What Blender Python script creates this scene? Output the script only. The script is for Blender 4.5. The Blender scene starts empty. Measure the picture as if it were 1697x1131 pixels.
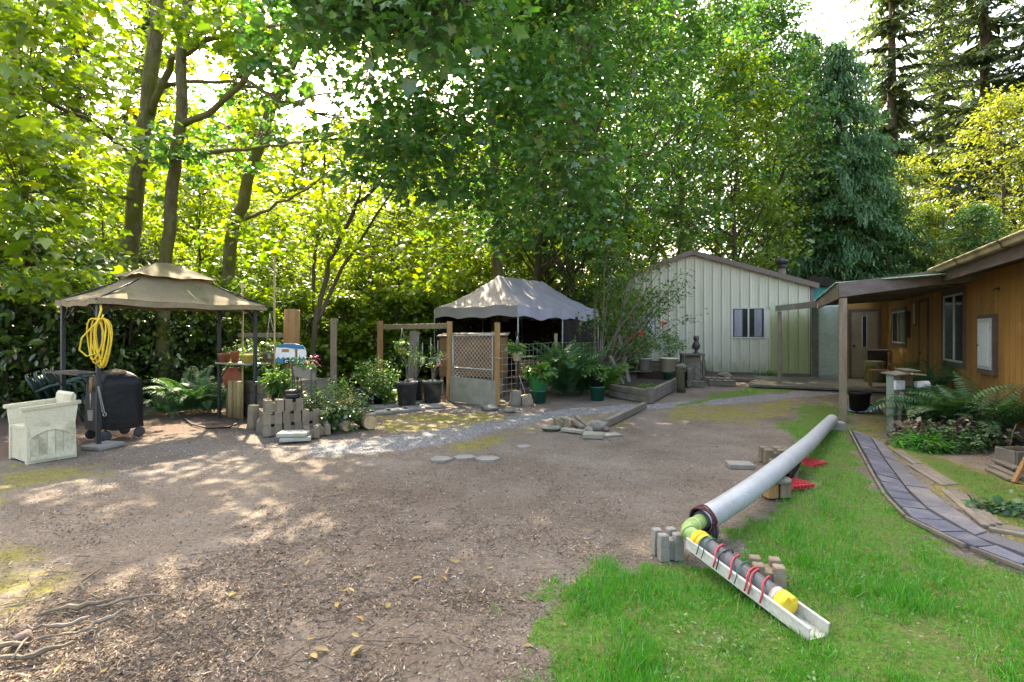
import bpy, bmesh, math, random
import numpy as np
from mathutils import Vector, Matrix, Euler

SC = bpy.context.scene
COL = SC.collection
R = math.radians

# ------------------------------------------------------------------ camera
CAM_H, FPX, HOR, CX = 1.5, 900.0, 550.0, 848.5
cam_d = bpy.data.cameras.new('camera')
cam = bpy.data.objects.new('camera', cam_d)
COL.objects.link(cam)
cam.location = (0, 0, CAM_H)
cam.rotation_euler = (R(90), 0, 0)
cam_d.sensor_width = 36
cam_d.lens = 36 * FPX / 1697
cam_d.shift_y = -(565.5 - HOR) / 1697
cam_d.clip_end = 2000
SC.camera = cam
# ------------------------------------------------------------------ sky and sun
SUN_AZ, SUN_EL = -20.0, 46.0            # degrees left of the view direction, degrees up
world = bpy.data.worlds.new('World')
SC.world = world
world.use_nodes = True
wn = world.node_tree
sky = wn.nodes.new('ShaderNodeTexSky')
sky.sky_type = 'NISHITA'
sky.sun_disc = False
sky.sun_elevation = R(SUN_EL)
sky.sun_rotation = R(SUN_AZ)
sky.dust_density = 6.0
sky.air_density = 1.0
bg = wn.nodes['Background']
bg.inputs['Strength'].default_value = 0.15
wn.links.new(sky.outputs[0], bg.inputs['Color'])
sun_d = bpy.data.lights.new('sun', 'SUN')
sun_d.energy = 3.2
sun_d.angle = R(0.53)
sun_d.color = (1.0, 0.93, 0.82)
sun = bpy.data.objects.new('sun', sun_d)
COL.objects.link(sun)
sdir = Vector((math.sin(R(SUN_AZ)) * math.cos(R(SUN_EL)), math.cos(R(SUN_AZ)) * math.cos(R(SUN_EL)), math.sin(R(SUN_EL))))
sun.rotation_euler = sdir.to_track_quat('Z', 'Y').to_euler()
sun.location = sdir * 60
SC.view_settings.view_transform = 'Standard'
SC.view_settings.look = 'None'
SC.view_settings.gamma = 1.0
SC.view_settings.use_curve_mapping = False
SC.view_settings.exposure = 2.9
SC.view_settings.use_white_balance = True      # camera balanced for open shade
SC.view_settings.white_balance_temperature = 7600
SC.view_settings.white_balance_tint = 10
SC.render.engine = 'CYCLES'
cy = SC.cycles
cy.use_denoising = True
cy.max_bounces = 8
cy.diffuse_bounces = 6
cy.glossy_bounces = 2
cy.transmission_bounces = 6
cy.transparent_max_bounces = 6
cy.caustics_reflective = False
cy.caustics_refractive = False
cy.sample_clamp_indirect = 8.0

# ------------------------------------------------------------------ measuring helpers
def G(px, py, z=0.0):
    """point at height z seen at photo pixel (px, py)"""
    Y = (CAM_H - z) * FPX / (py - HOR)
    return Vector(((px - CX) / FPX * Y, Y, z))

def D(px, py, Y):
    """point at depth Y seen at photo pixel"""
    return Vector(((px - CX) / FPX * Y, Y, CAM_H - (py - HOR) * Y / FPX))

def V(*a):
    return Vector(a)

# ------------------------------------------------------------------ mesh builder
class MB:
    def __init__(s):
        s.v = []; s.f = []; s.sm = []
    def add(s, verts, faces, smooth=False, m=None):
        b = len(s.v)
        for p in verts:
            p = Vector(p)
            s.v.append(m @ p if m is not None else p)
        for f in faces:
            s.f.append([i + b for i in f]); s.sm.append(smooth)
        return s
    def box(s, c, size, rot=None, bev=0.0, taper=1.0):
        hx, hy, hz = size[0] / 2, size[1] / 2, size[2] / 2
        m = Matrix.Translation(Vector(c))
        if rot is not None:
            m = m @ (rot.to_matrix().to_4x4() if isinstance(rot, Euler) else rot.to_4x4())
        if bev <= 0:
            vs = [(-hx, -hy, -hz), (hx, -hy, -hz), (hx, hy, -hz), (-hx, hy, -hz),
                  (-hx * taper, -hy * taper, hz), (hx * taper, -hy * taper, hz), (hx * taper, hy * taper, hz), (-hx * taper, hy * taper, hz)]
            s.add(vs, [(0, 3, 2, 1), (4, 5, 6, 7), (0, 1, 5, 4), (1, 2, 6, 5), (2, 3, 7, 6), (3, 0, 4, 7)], False, m)
        else:
            b = min(bev, hx * .49, hy * .49, hz * .49)
            bm = bmesh.new()
            bmesh.ops.create_cube(bm, size=1.0)
            for v in bm.verts:
                t = taper if v.co.z > 0 else 1.0
                v.co = (v.co.x * hx * 2 * t, v.co.y * hy * 2 * t, v.co.z * hz * 2)
            bmesh.ops.bevel(bm, geom=list(bm.edges), offset=b, segments=1, affect='EDGES', profile=.5)
            bm.verts.index_update()
            s.add([v.co.copy() for v in bm.verts], [[v.index for v in f.verts] for f in bm.faces], False, m)
            bm.free()
        return s
    def bar(s, a, b, w, h=None, bev=0.0, up=(0, 0, 1)):
        a = Vector(a); b = Vector(b); d = b - a; L = d.length
        h = w if h is None else h
        y = d.normalized(); u = Vector(up)
        x = y.cross(u)
        if x.length < 1e-4: x = y.cross(Vector((1, 0, 0)))
        x.normalize(); z = x.cross(y)
        m = Matrix((x, y, z)).transposed()
        return s.box((a + b) / 2, (w, L, h), m, bev)
    def tube(s, pts, rad, n=8, cap=True, smooth=True):
        pts = [Vector(p) for p in pts]
        if not hasattr(rad, '__len__'): rad = [rad] * len(pts)
        b = len(s.v); prev = None
        for i, p in enumerate(pts):
            t = (pts[min(i + 1, len(pts) - 1)] - pts[max(i - 1, 0)]).normalized()
            if prev is None:
                x = t.cross(Vector((0, 0, 1)))
                if x.length < .05: x = t.cross(Vector((1, 0, 0)))
            else:
                x = prev - t * prev.dot(t)
            x.normalize(); prev = x; y = t.cross(x)
            for k in range(n):
                a = 2 * math.pi * k / n
                s.v.append(p + (x * math.cos(a) + y * math.sin(a)) * rad[i])
        for i in range(len(pts) - 1):
            for k in range(n):
                k2 = (k + 1) % n
                s.f.append([b + i * n + k, b + i * n + k2, b + (i + 1) * n + k2, b + (i + 1) * n + k]); s.sm.append(smooth)
        if cap:
            s.f.append([b + k for k in range(n)][::-1]); s.sm.append(False)
            e = b + (len(pts) - 1) * n
            s.f.append([e + k for k in range(n)]); s.sm.append(False)
        return s
    def lathe(s, prof, c=(0, 0, 0), n=16, smooth=True, rot=None, jitter=0.0, rnd=None):
        """prof: list of (r, z)"""
        m = Matrix.Translation(Vector(c))
        if rot is not None: m = m @ rot.to_matrix().to_4x4()
        b = len(s.v)
        for r, z in prof:
            for k in range(n):
                a = 2 * math.pi * k / n
                rr = r * (1 + (rnd.uniform(-jitter, jitter) if rnd else 0))
                s.v.append(m @ Vector((rr * math.cos(a), rr * math.sin(a), z)))
        for i in range(len(prof) - 1):
            for k in range(n):
                k2 = (k + 1) % n
                s.f.append([b + i * n + k, b + i * n + k2, b + (i + 1) * n + k2, b + (i + 1) * n + k]); s.sm.append(smooth)
        if prof[0][0] > 1e-6:
            s.f.append([b + k for k in range(n)][::-1]); s.sm.append(False)
        if prof[-1][0] > 1e-6:
            e = b + (len(prof) - 1) * n
            s.f.append([e + k for k in range(n)]); s.sm.append(False)
        return s
    def prism(s, poly, vec, smooth=False):
        """extrude a polygon (list of 3d points) along vec"""
        vec = Vector(vec); n = len(poly); b = len(s.v)
        for p in poly: s.v.append(Vector(p))
        for p in poly: s.v.append(Vector(p) + vec)
        s.f.append([b + i for i in range(n)][::-1]); s.sm.append(False)
        s.f.append([b + n + i for i in range(n)]); s.sm.append(False)
        for i in range(n):
            j = (i + 1) % n
            s.f.append([b + i, b + j, b + n + j, b + n + i]); s.sm.append(smooth)
        return s
    def sheet(s, fn, nu, nv, thick=0.0, smooth=True):
        """grid surface fn(u,v) -> point; doubled when thick"""
        b = len(s.v)
        g = [[Vector(fn(i / nu, j / nv)) for j in range(nv + 1)] for i in range(nu + 1)]
        for row in g: s.v.extend(row)
        idx = lambda i, j: b + i * (nv + 1) + j
        for i in range(nu):
            for j in range(nv):
                s.f.append([idx(i, j), idx(i + 1, j), idx(i + 1, j + 1), idx(i, j + 1)]); s.sm.append(smooth)
        if thick:
            b2 = len(s.v)
            for row in g: s.v.extend([p - Vector((0, 0, thick)) for p in row])
            idx2 = lambda i, j: b2 + i * (nv + 1) + j
            for i in range(nu):
                for j in range(nv):
                    s.f.append([idx2(i, j), idx2(i, j + 1), idx2(i + 1, j + 1), idx2(i + 1, j)]); s.sm.append(smooth)
        return s
    def build(s, name, mat, parent=None, local=False, recenter=True):
        me = bpy.data.meshes.new(name)
        off = Vector((0, 0, 0))
        o = bpy.data.objects.new(name, me)
        if parent is not None:
            o.parent = parent
            if not local:
                p = parent
                while p is not None:
                    off = off + p.location; p = p.parent
        elif recenter:
            xs = [v.x for v in s.v]; ys = [v.y for v in s.v]; zs = [v.z for v in s.v]
            off = Vector(((min(xs) + max(xs)) / 2, (min(ys) + max(ys)) / 2, min(zs)))
            o.location = off
        me.from_pydata([tuple(v - off) for v in s.v], [], s.f)
        me.polygons.foreach_set('use_smooth', s.sm)
        bm = bmesh.new(); bm.from_mesh(me); bmesh.ops.recalc_face_normals(bm, faces=list(bm.faces)); bm.to_mesh(me); bm.free()
        me.materials.append(mat)
        COL.objects.link(o)
        return o

def tag(o, label=None, cat=None, group=None, kind=None):
    if label: o['label'] = label
    if cat: o['category'] = cat
    if group: o['group'] = group
    if kind: o['kind'] = kind
    return o

def thing(name, label, cat, loc=(0, 0, 0), group=None):
    o = bpy.data.objects.new(name, None)
    o.empty_display_size = .1
    COL.objects.link(o)
    o.location = loc
    return tag(o, label, cat, group)

def child(name, mesh, parent, loc=(0, 0, 0), rot=(0, 0, 0), scale=(1, 1, 1)):
    o = bpy.data.objects.new(name, mesh)
    COL.objects.link(o)
    o.parent = parent
    o.location = loc; o.rotation_euler = rot; o.scale = scale
    return o

def copy_tree(o, parent=None):
    c = o.copy(); COL.objects.link(c); c.parent = parent
    for ch in list(o.children): copy_tree(ch, c)
    return c

def tri_mesh(name, verts, tris, mat, smooth=False):
    """fast mesh from numpy arrays of vertices and triangles"""
    me = bpy.data.meshes.new(name)
    me.vertices.add(len(verts)); me.vertices.foreach_set('co', np.ascontiguousarray(verts, dtype=np.float32).ravel())
    nt = len(tris)
    me.loops.add(nt * 3); me.loops.foreach_set('vertex_index', np.ascontiguousarray(tris, dtype=np.int32).ravel())
    me.polygons.add(nt); me.polygons.foreach_set('loop_start', np.arange(0, nt * 3, 3, dtype=np.int32))
    me.update(calc_edges=True)
    if smooth: me.polygons.foreach_set('use_smooth', np.ones(nt, dtype=bool))
    me.materials.append(mat)
    return me

# ------------------------------------------------------------------ materials
def _new(name):
    m = bpy.data.materials.new(name); m.use_nodes = True
    nt = m.node_tree; bs = nt.nodes['Principled BSDF']
    return m, nt, bs

def ramp(nt, stops, interp='LINEAR'):
    r = nt.nodes.new('ShaderNodeValToRGB'); e = r.color_ramp.elements
    r.color_ramp.interpolation = interp
    e[0].position = stops[0][0]; e[0].color = (*stops[0][1], 1)
    e[1].position = stops[-1][0]; e[1].color = (*stops[-1][1], 1)
    for p, c in stops[1:-1]:
        k = e.new(p); k.color = (*c, 1)
    return r

def coords(nt, scale=(1, 1, 1), rnd=True):
    tc = nt.nodes.new('ShaderNodeTexCoord'); mp = nt.nodes.new('ShaderNodeMapping')
    mp.inputs['Scale'].default_value = scale
    nt.links.new(tc.outputs['Object'], mp.inputs['Vector'])
    if rnd:
        oi = nt.nodes.new('ShaderNodeObjectInfo'); mu = nt.nodes.new('ShaderNodeMath'); mu.operation = 'MULTIPLY'
        mu.inputs[1].default_value = 37.0
        nt.links.new(oi.outputs['Random'], mu.inputs[0]); nt.links.new(mu.outputs[0], mp.inputs['Location'])
    return mp

def noise(nt, mp, scale, detail=5.0, rough=.6):
    n = nt.nodes.new('ShaderNodeTexNoise')
    n.inputs['Scale'].default_value = scale; n.inputs['Detail'].default_value = detail; n.inputs['Roughness'].default_value = rough
    nt.links.new(mp.outputs[0], n.inputs['Vector'])
    return n

def mixc(nt, a, b, fac, mode='MIX'):
    mx = nt.nodes.new('ShaderNodeMix'); mx.data_type = 'RGBA'; mx.blend_type = mode
    for sock, val in ((mx.inputs[6], a), (mx.inputs[7], b)):
        if hasattr(val, 'links'): nt.links.new(val, sock)
        else: sock.default_value = (*val, 1)
    if hasattr(fac, 'links'): nt.links.new(fac, mx.inputs[0])
    else: mx.inputs[0].default_value = fac
    return mx.outputs[2]

def nmat(name, c1, c2, scale=4.0, rough=.8, bump=.3, bscale=40.0, stretch=(1, 1, 1), metal=0.0, dirt=None, dirt_amt=.5, var=.12, spec=.35, dscale=1.6, bdist=.006, dlo=.5):
    """two tones mixed by noise, fine relief, patches of dirt or moss, and a little shade from one object to the next"""
    m, nt, bs = _new(name)
    mp = coords(nt, stretch)
    n1 = noise(nt, mp, scale)
    r1 = ramp(nt, [(.3, (0, 0, 0)), (.7, (1, 1, 1))]); nt.links.new(n1.outputs['Fac'], r1.inputs[0])
    col = mixc(nt, c1, c2, r1.outputs[0])
    n2 = noise(nt, mp, bscale, 4.0, .7)
    r2 = ramp(nt, [(.25, (.72, .72, .72)), (.75, (1.18, 1.18, 1.18))]); nt.links.new(n2.outputs['Fac'], r2.inputs[0])
    col = mixc(nt, col, r2.outputs[0], 1.0, 'MULTIPLY')
    if dirt:
        mp2 = coords(nt, (1, 1, 1))
        n3 = noise(nt, mp2, dscale, 6.0, .65)
        r3 = ramp(nt, [(dlo, (0, 0, 0)), (dlo + .18, (dirt_amt,) * 3)]); nt.links.new(n3.outputs['Fac'], r3.inputs[0])
        col = mixc(nt, col, dirt, r3.outputs[0])
    if var:
        oi = nt.nodes.new('ShaderNodeObjectInfo')
        rv = ramp(nt, [(0, (1 - var,) * 3), (1, (1 + var,) * 3)]); nt.links.new(oi.outputs['Random'], rv.inputs[0])
        col = mixc(nt, col, rv.outputs[0], 1.0, 'MULTIPLY')
    nt.links.new(col, bs.inputs['Base Color'])
    bs.inputs['Roughness'].default_value = rough
    bs.inputs['Metallic'].default_value = metal
    bs.inputs['Specular IOR Level'].default_value = spec
    if bump:
        bp = nt.nodes.new('ShaderNodeBump'); bp.inputs['Strength'].default_value = bump; bp.inputs['Distance'].default_value = bdist
        nt.links.new(n2.outputs['Fac'], bp.inputs['Height']); nt.links.new(bp.outputs[0], bs.inputs['Normal'])
    return m

def leafmat(name, stops, trans=.45, tcol=(1.25, 1.35, .45), gloss=.06, grough=.38, hue_obj=.1):
    """thin leaf: diffuse, light through the blade, a faint waxy shine; each leaf its own tone"""
    m, nt, bs = _new(name)
    nt.nodes.remove(bs)
    out = nt.nodes['Material Output']
    geo = nt.nodes.new('ShaderNodeNewGeometry')
    rp = ramp(nt, stops); nt.links.new(geo.outputs['Random Per Island'], rp.inputs[0])
    col = rp.outputs[0]
    if hue_obj:
        oi = nt.nodes.new('ShaderNodeObjectInfo')
        rv = ramp(nt, [(0, (1 - hue_obj, 1 - hue_obj * .5, 1)), (1, (1 + hue_obj, 1 + hue_obj * .5, 1 - hue_obj))]); nt.links.new(oi.outputs['Random'], rv.inputs[0])
        col = mixc(nt, col, rv.outputs[0], 1.0, 'MULTIPLY')
    df = nt.nodes.new('ShaderNodeBsdfDiffuse'); nt.links.new(col, df.inputs['Color'])
    tr = nt.nodes.new('ShaderNodeBsdfTranslucent'); nt.links.new(mixc(nt, col, tcol, 1.0, 'MULTIPLY'), tr.inputs['Color'])
    m1 = nt.nodes.new('ShaderNodeMixShader'); m1.inputs[0].default_value = trans
    nt.links.new(df.outputs[0], m1.inputs[1]); nt.links.new(tr.outputs[0], m1.inputs[2])
    gl = nt.nodes.new('ShaderNodeBsdfGlossy'); gl.inputs['Roughness'].default_value = grough
    m2 = nt.nodes.new('ShaderNodeMixShader'); m2.inputs[0].default_value = gloss
    nt.links.new(m1.outputs[0], m2.inputs[1]); nt.links.new(gl.outputs[0], m2.inputs[2])
    nt.links.new(m2.outputs[0], out.inputs['Surface'])
    return m

def glassmat(name, tint=(.03, .045, .045), rough=.06):
    m, nt, bs = _new(name)
    bs.inputs['Base Color'].default_value = (*tint, 1); bs.inputs['Roughness'].default_value = rough
    bs.inputs['Specular IOR Level'].default_value = .7; bs.inputs['Alpha'].default_value = .22
    return m

M = {}
M['bark'] = nmat('bark', (.075, .06, .035), (.25, .215, .14), 7, .95, 1.0, 22, (1, 1, .35), dirt=(.13, .13, .02), dirt_amt=.85, dscale=2.2, bdist=.05, dlo=.4)
M['bark_dark'] = nmat('bark_dark', (.06, .045, .03), (.13, .1, .07), 3, .95, 1.0, 14, (1, 1, .2), dirt=(.06, .08, .02), dirt_amt=.7, bdist=.03)
M['twig'] = nmat('twig', (.10, .08, .055), (.2, .165, .12), 6, .9, .5, 30, (1, 1, 1))
M['maple'] = leafmat('maple_leaf', [(0, (.06, .14, .018)), (.35, (.09, .19, .022)), (.7, (.125, .24, .03)), (.96, (.17, .28, .035)), (1, (.27, .25, .03))], .52, (1.75, 1.5, .3), .07)
M['maple_cool'] = leafmat('maple_leaf_cool', [(0, (.035, .12, .036)), (.4, (.052, .165, .042)), (.75, (.078, .21, .05)), (.95, (.12, .25, .045)), (1, (.22, .22, .04))], .44, (1.4, 1.35, .42), .08)
M['under'] = leafmat('understory_leaf', [(0, (.09, .17, .02)), (.5, (.135, .235, .025)), (1, (.2, .3, .035))], .55, (1.75, 1.5, .32), .05)
M['laurel'] = leafmat('laurel_leaf', [(0, (.04, .085, .018)), (.6, (.06, .125, .025)), (1, (.1, .17, .03))], .34, (1.5, 1.35, .4), .12, .3)
M['cedar'] = leafmat('cedar_leaf', [(0, (.03, .095, .04)), (.5, (.062, .165, .066)), (.9, (.11, .23, .09)), (1, (.16, .17, .07))], .38, (1.2, 1.3, .6), .03, .5)
M['spruce'] = leafmat('spruce_leaf', [(0, (.04, .075, .04)), (.6, (.075, .12, .058)), (1, (.2, .225, .1))], .36, (1.2, 1.3, .5), .03, .5)
M['golden'] = leafmat('golden_leaf', [(0, (.12, .19, .03)), (.5, (.19, .26, .045)), (1, (.28, .33, .07))], .42, (1.4, 1.25, .5), .05)
M['fern'] = leafmat('fern_leaf', [(0, (.03, .09, .034)), (.6, (.05, .135, .05)), (1, (.08, .17, .07))], .3, (1.3, 1.35, .5), .035, .45)
M['fern_light'] = leafmat('fern_leaf_light', [(0, (.07, .17, .03)), (1, (.13, .25, .05))], .4, (1.3, 1.3, .5), .05, .4)
M['rose'] = leafmat('rose_leaf', [(0, (.035, .10, .03)), (.6, (.06, .15, .035)), (.9, (.10, .2, .04)), (1, (.3, .24, .04))], .4, (1.4, 1.3, .45), .04)
M['herb'] = leafmat('herb_leaf', [(0, (.05, .14, .025)), (.6, (.085, .2, .04)), (1, (.15, .27, .06))], .42, (1.35, 1.3, .45), .06)
M['flower_pink'] = leafmat('pink_petal', [(0, (.5, .12, .25)), (1, (.7, .3, .42))], .3, (1, 1, 1), .03)
M['flower_red'] = leafmat('red_petal', [(0, (.3, .02, .02)), (1, (.5, .05, .04))], .3, (1, 1, 1), .03)
M['grass'] = leafmat('grass_blade', [(0, (.03, .2, .008)), (.5, (.05, .28, .012)), (.93, (.085, .34, .02)), (1, (.32, .31, .07))], .38, (1.3, 1.25, .4), .05, .4, 0)
M['moss_blade'] = leafmat('moss_blade', [(0, (.14, .17, .015)), (.5, (.2, .22, .022)), (1, (.3, .27, .05))], .35, (1.2, 1.2, .5), .02, .5, 0)
M['litter'] = leafmat('dry_leaf', [(0, (.06, .042, .03)), (.3, (.11, .078, .055)), (.55, (.2, .148, .105)), (.8, (.31, .245, .175)), (.95, (.45, .38, .29)), (1, (.36, .22, .06))], .12, (1, .9, .7), .03, .5, 0)
M['yellow_leaf'] = leafmat('yellow_dry_leaf', [(0, (.22, .12, .025)), (.4, (.30, .19, .05)), (.8, (.34, .26, .11)), (1, (.36, .3, .17))], .15, (1, .9, .6), .04, .5, .15)
M['stone_bits'] = leafmat('gravel_stone', [(0, (.13, .128, .125)), (.5, (.25, .245, .24)), (.85, (.36, .35, .34)), (1, (.5, .49, .47))], .0, (1, 1, 1), .03, .5, 0)
M['wood_grey'] = nmat('weathered_wood', (.125, .102, .08), (.2, .175, .145), 3, .9, .6, 30, (1, 1, 1), dirt=(.13, .13, .07), dirt_amt=.6)
M['wood_post'] = nmat('post_wood', (.19, .145, .095), (.3, .24, .17), 5, .9, .6, 24, (3, 3, .4), dirt=(.12, .13, .05), dirt_amt=.5)
M['wood_orange'] = nmat('orange_wood', (.22, .115, .045), (.36, .2, .08), 4, .85, .5, 24, (3, 3, .4), dirt=(.16, .13, .05), dirt_amt=.5)
M['wood_bed'] = nmat('bed_timber', (.10, .085, .065), (.19, .165, .13), 4, .9, .6, 26, (1, 1, 2), dirt=(.10, .11, .04), dirt_amt=.5)
M['bamboo'] = nmat('edging_roll_wood', (.26, .2, .085), (.36, .29, .14), 4, .85, .4, 24, (2, 2, .5))
M['siding'] = nmat('house_siding', (.27, .135, .034), (.33, .168, .044), 2.2, .8, .35, 40, (4, 4, .4), dirt=(.17, .08, .024), dirt_amt=.6, dscale=.9, var=.07)
M['groove'] = nmat('siding_groove', (.05, .028, .012), (.07, .04, .018), 4, .9, 0)
M['trim'] = nmat('brown_trim', (.07, .052, .042), (.11, .084, .068), 4, .85, .35, 30, dirt=(.14, .12, .1), dirt_amt=.3)
M['beam'] = nmat('porch_beam', (.115, .09, .078), (.20, .165, .145), 3, .9, .6, 26, (1, 1, 3), dirt=(.15, .145, .075), dirt_amt=.7, dscale=2.2)
M['gutter'] = nmat('gutter_cream', (.33, .27, .15), (.44, .37, .23), 6, .6, .2, 30, dirt=(.12, .11, .05), dirt_amt=.9, dscale=3)
M['shop'] = nmat('shop_siding', (.46, .46, .37), (.54, .54, .44), 1.2, .5, .06, 30, (2, 2, .35), dirt=(.33, .34, .22), dirt_amt=.6, dscale=.7, var=.03, spec=.4)
def shop_material(lift=0.0, moss_glow=(.22, .25, .11)):
    m, nt, bs = _new('shop_siding_stain_glow'); L = nt.links.new
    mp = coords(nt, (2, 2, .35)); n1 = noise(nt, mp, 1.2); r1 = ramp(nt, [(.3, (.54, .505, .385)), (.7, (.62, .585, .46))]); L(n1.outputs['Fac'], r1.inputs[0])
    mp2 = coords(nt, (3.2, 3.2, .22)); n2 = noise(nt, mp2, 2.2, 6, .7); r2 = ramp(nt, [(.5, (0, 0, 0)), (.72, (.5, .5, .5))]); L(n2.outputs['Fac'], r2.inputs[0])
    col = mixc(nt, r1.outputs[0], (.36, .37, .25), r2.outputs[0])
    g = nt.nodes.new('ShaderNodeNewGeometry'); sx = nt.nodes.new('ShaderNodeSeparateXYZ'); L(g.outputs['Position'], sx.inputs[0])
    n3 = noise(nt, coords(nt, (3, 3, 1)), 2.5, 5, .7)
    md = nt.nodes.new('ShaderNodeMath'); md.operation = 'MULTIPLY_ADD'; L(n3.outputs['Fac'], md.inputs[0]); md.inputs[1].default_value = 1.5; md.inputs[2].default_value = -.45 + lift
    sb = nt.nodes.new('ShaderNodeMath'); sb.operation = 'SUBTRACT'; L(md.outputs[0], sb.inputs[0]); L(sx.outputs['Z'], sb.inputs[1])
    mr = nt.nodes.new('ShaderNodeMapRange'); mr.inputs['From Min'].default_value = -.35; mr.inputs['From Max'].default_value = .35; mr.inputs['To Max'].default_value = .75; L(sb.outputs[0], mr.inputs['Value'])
    col = mixc(nt, col, moss_glow, mr.outputs[0])
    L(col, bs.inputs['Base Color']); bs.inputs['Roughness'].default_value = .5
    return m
M['shop'] = shop_material()
M['shop_moss_roofglow'] = shop_material(1.9, (.25, .28, .085))  # moss plus green light through the porch roof, painted into the colour
M['shop_trim'] = nmat('shop_trim', (.17, .125, .10), (.22, .165, .135), 3, .6, .1, 30)
M['win_frame'] = nmat('aluminium_frame', (.48, .49, .47), (.6, .6, .58), 6, .45, .05, 30, metal=.4)
M['glass'] = glassmat('window_glass')
M['curtain'] = nmat('curtain_cloth', (.6, .6, .66), (.82, .82, .86), 14, .95, .2, 30, (6, 6, .1))
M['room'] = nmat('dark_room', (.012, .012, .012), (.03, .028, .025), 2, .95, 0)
M['teal'] = nmat('teal_sheet', (.02, .26, .26), (.04, .34, .32), 3, .5, .1, 20)
M['door_pale'] = nmat('pale_door', (.32, .36, .28), (.4, .43, .34), 2, .65, .1, 20, dirt=(.2, .22, .12), dirt_amt=.5)
M['door_tan'] = nmat('tan_door', (.22, .165, .09), (.28, .21, .12), 3, .6, .1, 20)
M['concrete'] = nmat('concrete', (.19, .18, .155), (.27, .255, .225), 5, .95, .6, 60, dirt=(.17, .16, .11), dirt_amt=.6, dscale=4)
M['concrete_tan'] = nmat('tan_concrete', (.17, .135, .09), (.25, .2, .14), 6, .95, .6, 60, dirt=(.17, .15, .09), dirt_amt=.6, dscale=5)
M['concrete_pale'] = nmat('pale_concrete', (.27, .265, .22), (.36, .35, .30), 6, .95, .5, 60, dirt=(.27, .28, .17), dirt_amt=.6, dscale=4)
M['paver_blue'] = nmat('bluish_paver', (.075, .08, .11), (.12, .125, .16), 7, .95, .6, 60, dirt=(.24, .21, .17), dirt_amt=.5, dscale=5, var=.16)
M['shingle'] = nmat('grey_roll_mat', (.095, .094, .108), (.145, .142, .158), 60, .95, .6, 120, dirt=(.25, .225, .18), dirt_amt=.5, dscale=3)
M['rock'] = nmat('rock', (.15, .135, .11), (.26, .235, .195), 5, .95, .8, 20, dirt=(.14, .14, .08), dirt_amt=.6, dscale=6, bdist=.02)
M['rock_pink'] = nmat('pinkish_rock', (.16, .11, .09), (.22, .16, .13), 5, .95, .8, 20, bdist=.02)
M['log_end'] = nmat('log_end', (.36, .25, .12), (.5, .37, .2), 9, .9, .4, 40)
M['pipe'] = nmat('grey_pipe', (.29, .315, .33), (.36, .385, .395), 2, .38, .08, 60, dirt=(.22, .22, .19), dirt_amt=.55, dscale=2.5, spec=.5)
M['black_pl'] = nmat('black_plastic', (.007, .007, .008), (.014, .014, .015), 8, .5, .1, 40, spec=.3)
M['flex'] = nmat('black_corrugated_hose', (.055, .06, .066), (.085, .09, .1), 8, .45, .1, 40, spec=.5, dirt=(.16, .15, .13), dirt_amt=.4, dscale=9)
M['white_pl'] = nmat('white_vinyl', (.42, .42, .385), (.5, .5, .46), 4, .45, .05, 40, dirt=(.33, .34, .24), dirt_amt=.5, dscale=4)
M['cream_pl'] = nmat('cream_resin', (.5, .465, .32), (.58, .54, .39), 3, .55, .08, 60, dirt=(.22, .2, .11), dirt_amt=.7, dscale=3.5)
M['yellow_pl'] = nmat('yellow_plastic', (.68, .46, .03), (.8, .58, .05), 5, .4, .05, 30)
M['yellow_pot'] = nmat('yellow_pot', (.58, .5, .09), (.68, .6, .16), 5, .45, .05, 30)
M['lime_pl'] = nmat('lime_plastic', (.24, .36, .11), (.34, .46, .17), 5, .4, .05, 30)
M['red_cord'] = nmat('red_cord', (.4, .035, .045), (.55, .09, .1), 40, .6, .2, 60)
M['red_pl'] = nmat('red_plastic', (.55, .04, .05), (.7, .09, .09), 8, .4, .1, 30)
M['green_cord'] = nmat('green_cord', (.02, .12, .07), (.04, .18, .11), 40, .6, .2, 60)
M['green_pot'] = nmat('green_pot', (.015, .2, .06), (.025, .27, .085), 5, .4, .05, 30)
M['green_dark'] = nmat('dark_green_plastic', (.008, .075, .05), (.015, .11, .07), 5, .4, .05, 30)
M['grey_pot'] = nmat('grey_pot', (.03, .033, .036), (.055, .058, .06), 5, .55, .1, 30, dirt=(.2, .19, .15), dirt_amt=.6, dscale=4)
M['terra'] = nmat('terracotta', (.28, .075, .04), (.38, .12, .065), 5, .75, .15, 30, dirt=(.3, .2, .14), dirt_amt=.4)
M['brown_pot'] = nmat('brown_pot', (.15, .1, .07), (.22, .15, .1), 5, .6, .15, 30)
M['metal_dark'] = nmat('painted_steel', (.012, .016, .018), (.022, .028, .03), 5, .5, .1, 30, spec=.5)
M['galv'] = nmat('galvanised_steel', (.32, .32, .3), (.46, .455, .42), 8, .5, .1, 40, metal=.5, dirt=(.28, .2, .12), dirt_amt=.5)
M['wire'] = nmat('fence_wire', (.3, .29, .25), (.42, .4, .35), 8, .6, 0, 40)
M['canvas'] = nmat('gazebo_canvas', (.19, .15, .085), (.26, .21, .125), 2, .9, .15, 60, dirt=(.10, .10, .03), dirt_amt=.8, dscale=1.8)
M['tent'] = nmat('tent_cloth', (.27, .26, .305), (.33, .32, .365), 1.5, .75, .1, 60, dirt=(.23, .22, .2), dirt_amt=.6, dscale=1.6)
M['tarp'] = nmat('dark_tarp', (.022, .017, .014), (.036, .029, .024), 3, .8, .2, 14, spec=.15)
M['cover'] = nmat('black_cover', (.005, .0055, .0065), (.011, .012, .013), 3, .5, .4, 9, spec=.3, bdist=.03)
M['resin_green'] = nmat('green_resin', (.006, .028, .02), (.01, .04, .03), 3, .4, .05, 30, spec=.5)
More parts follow.
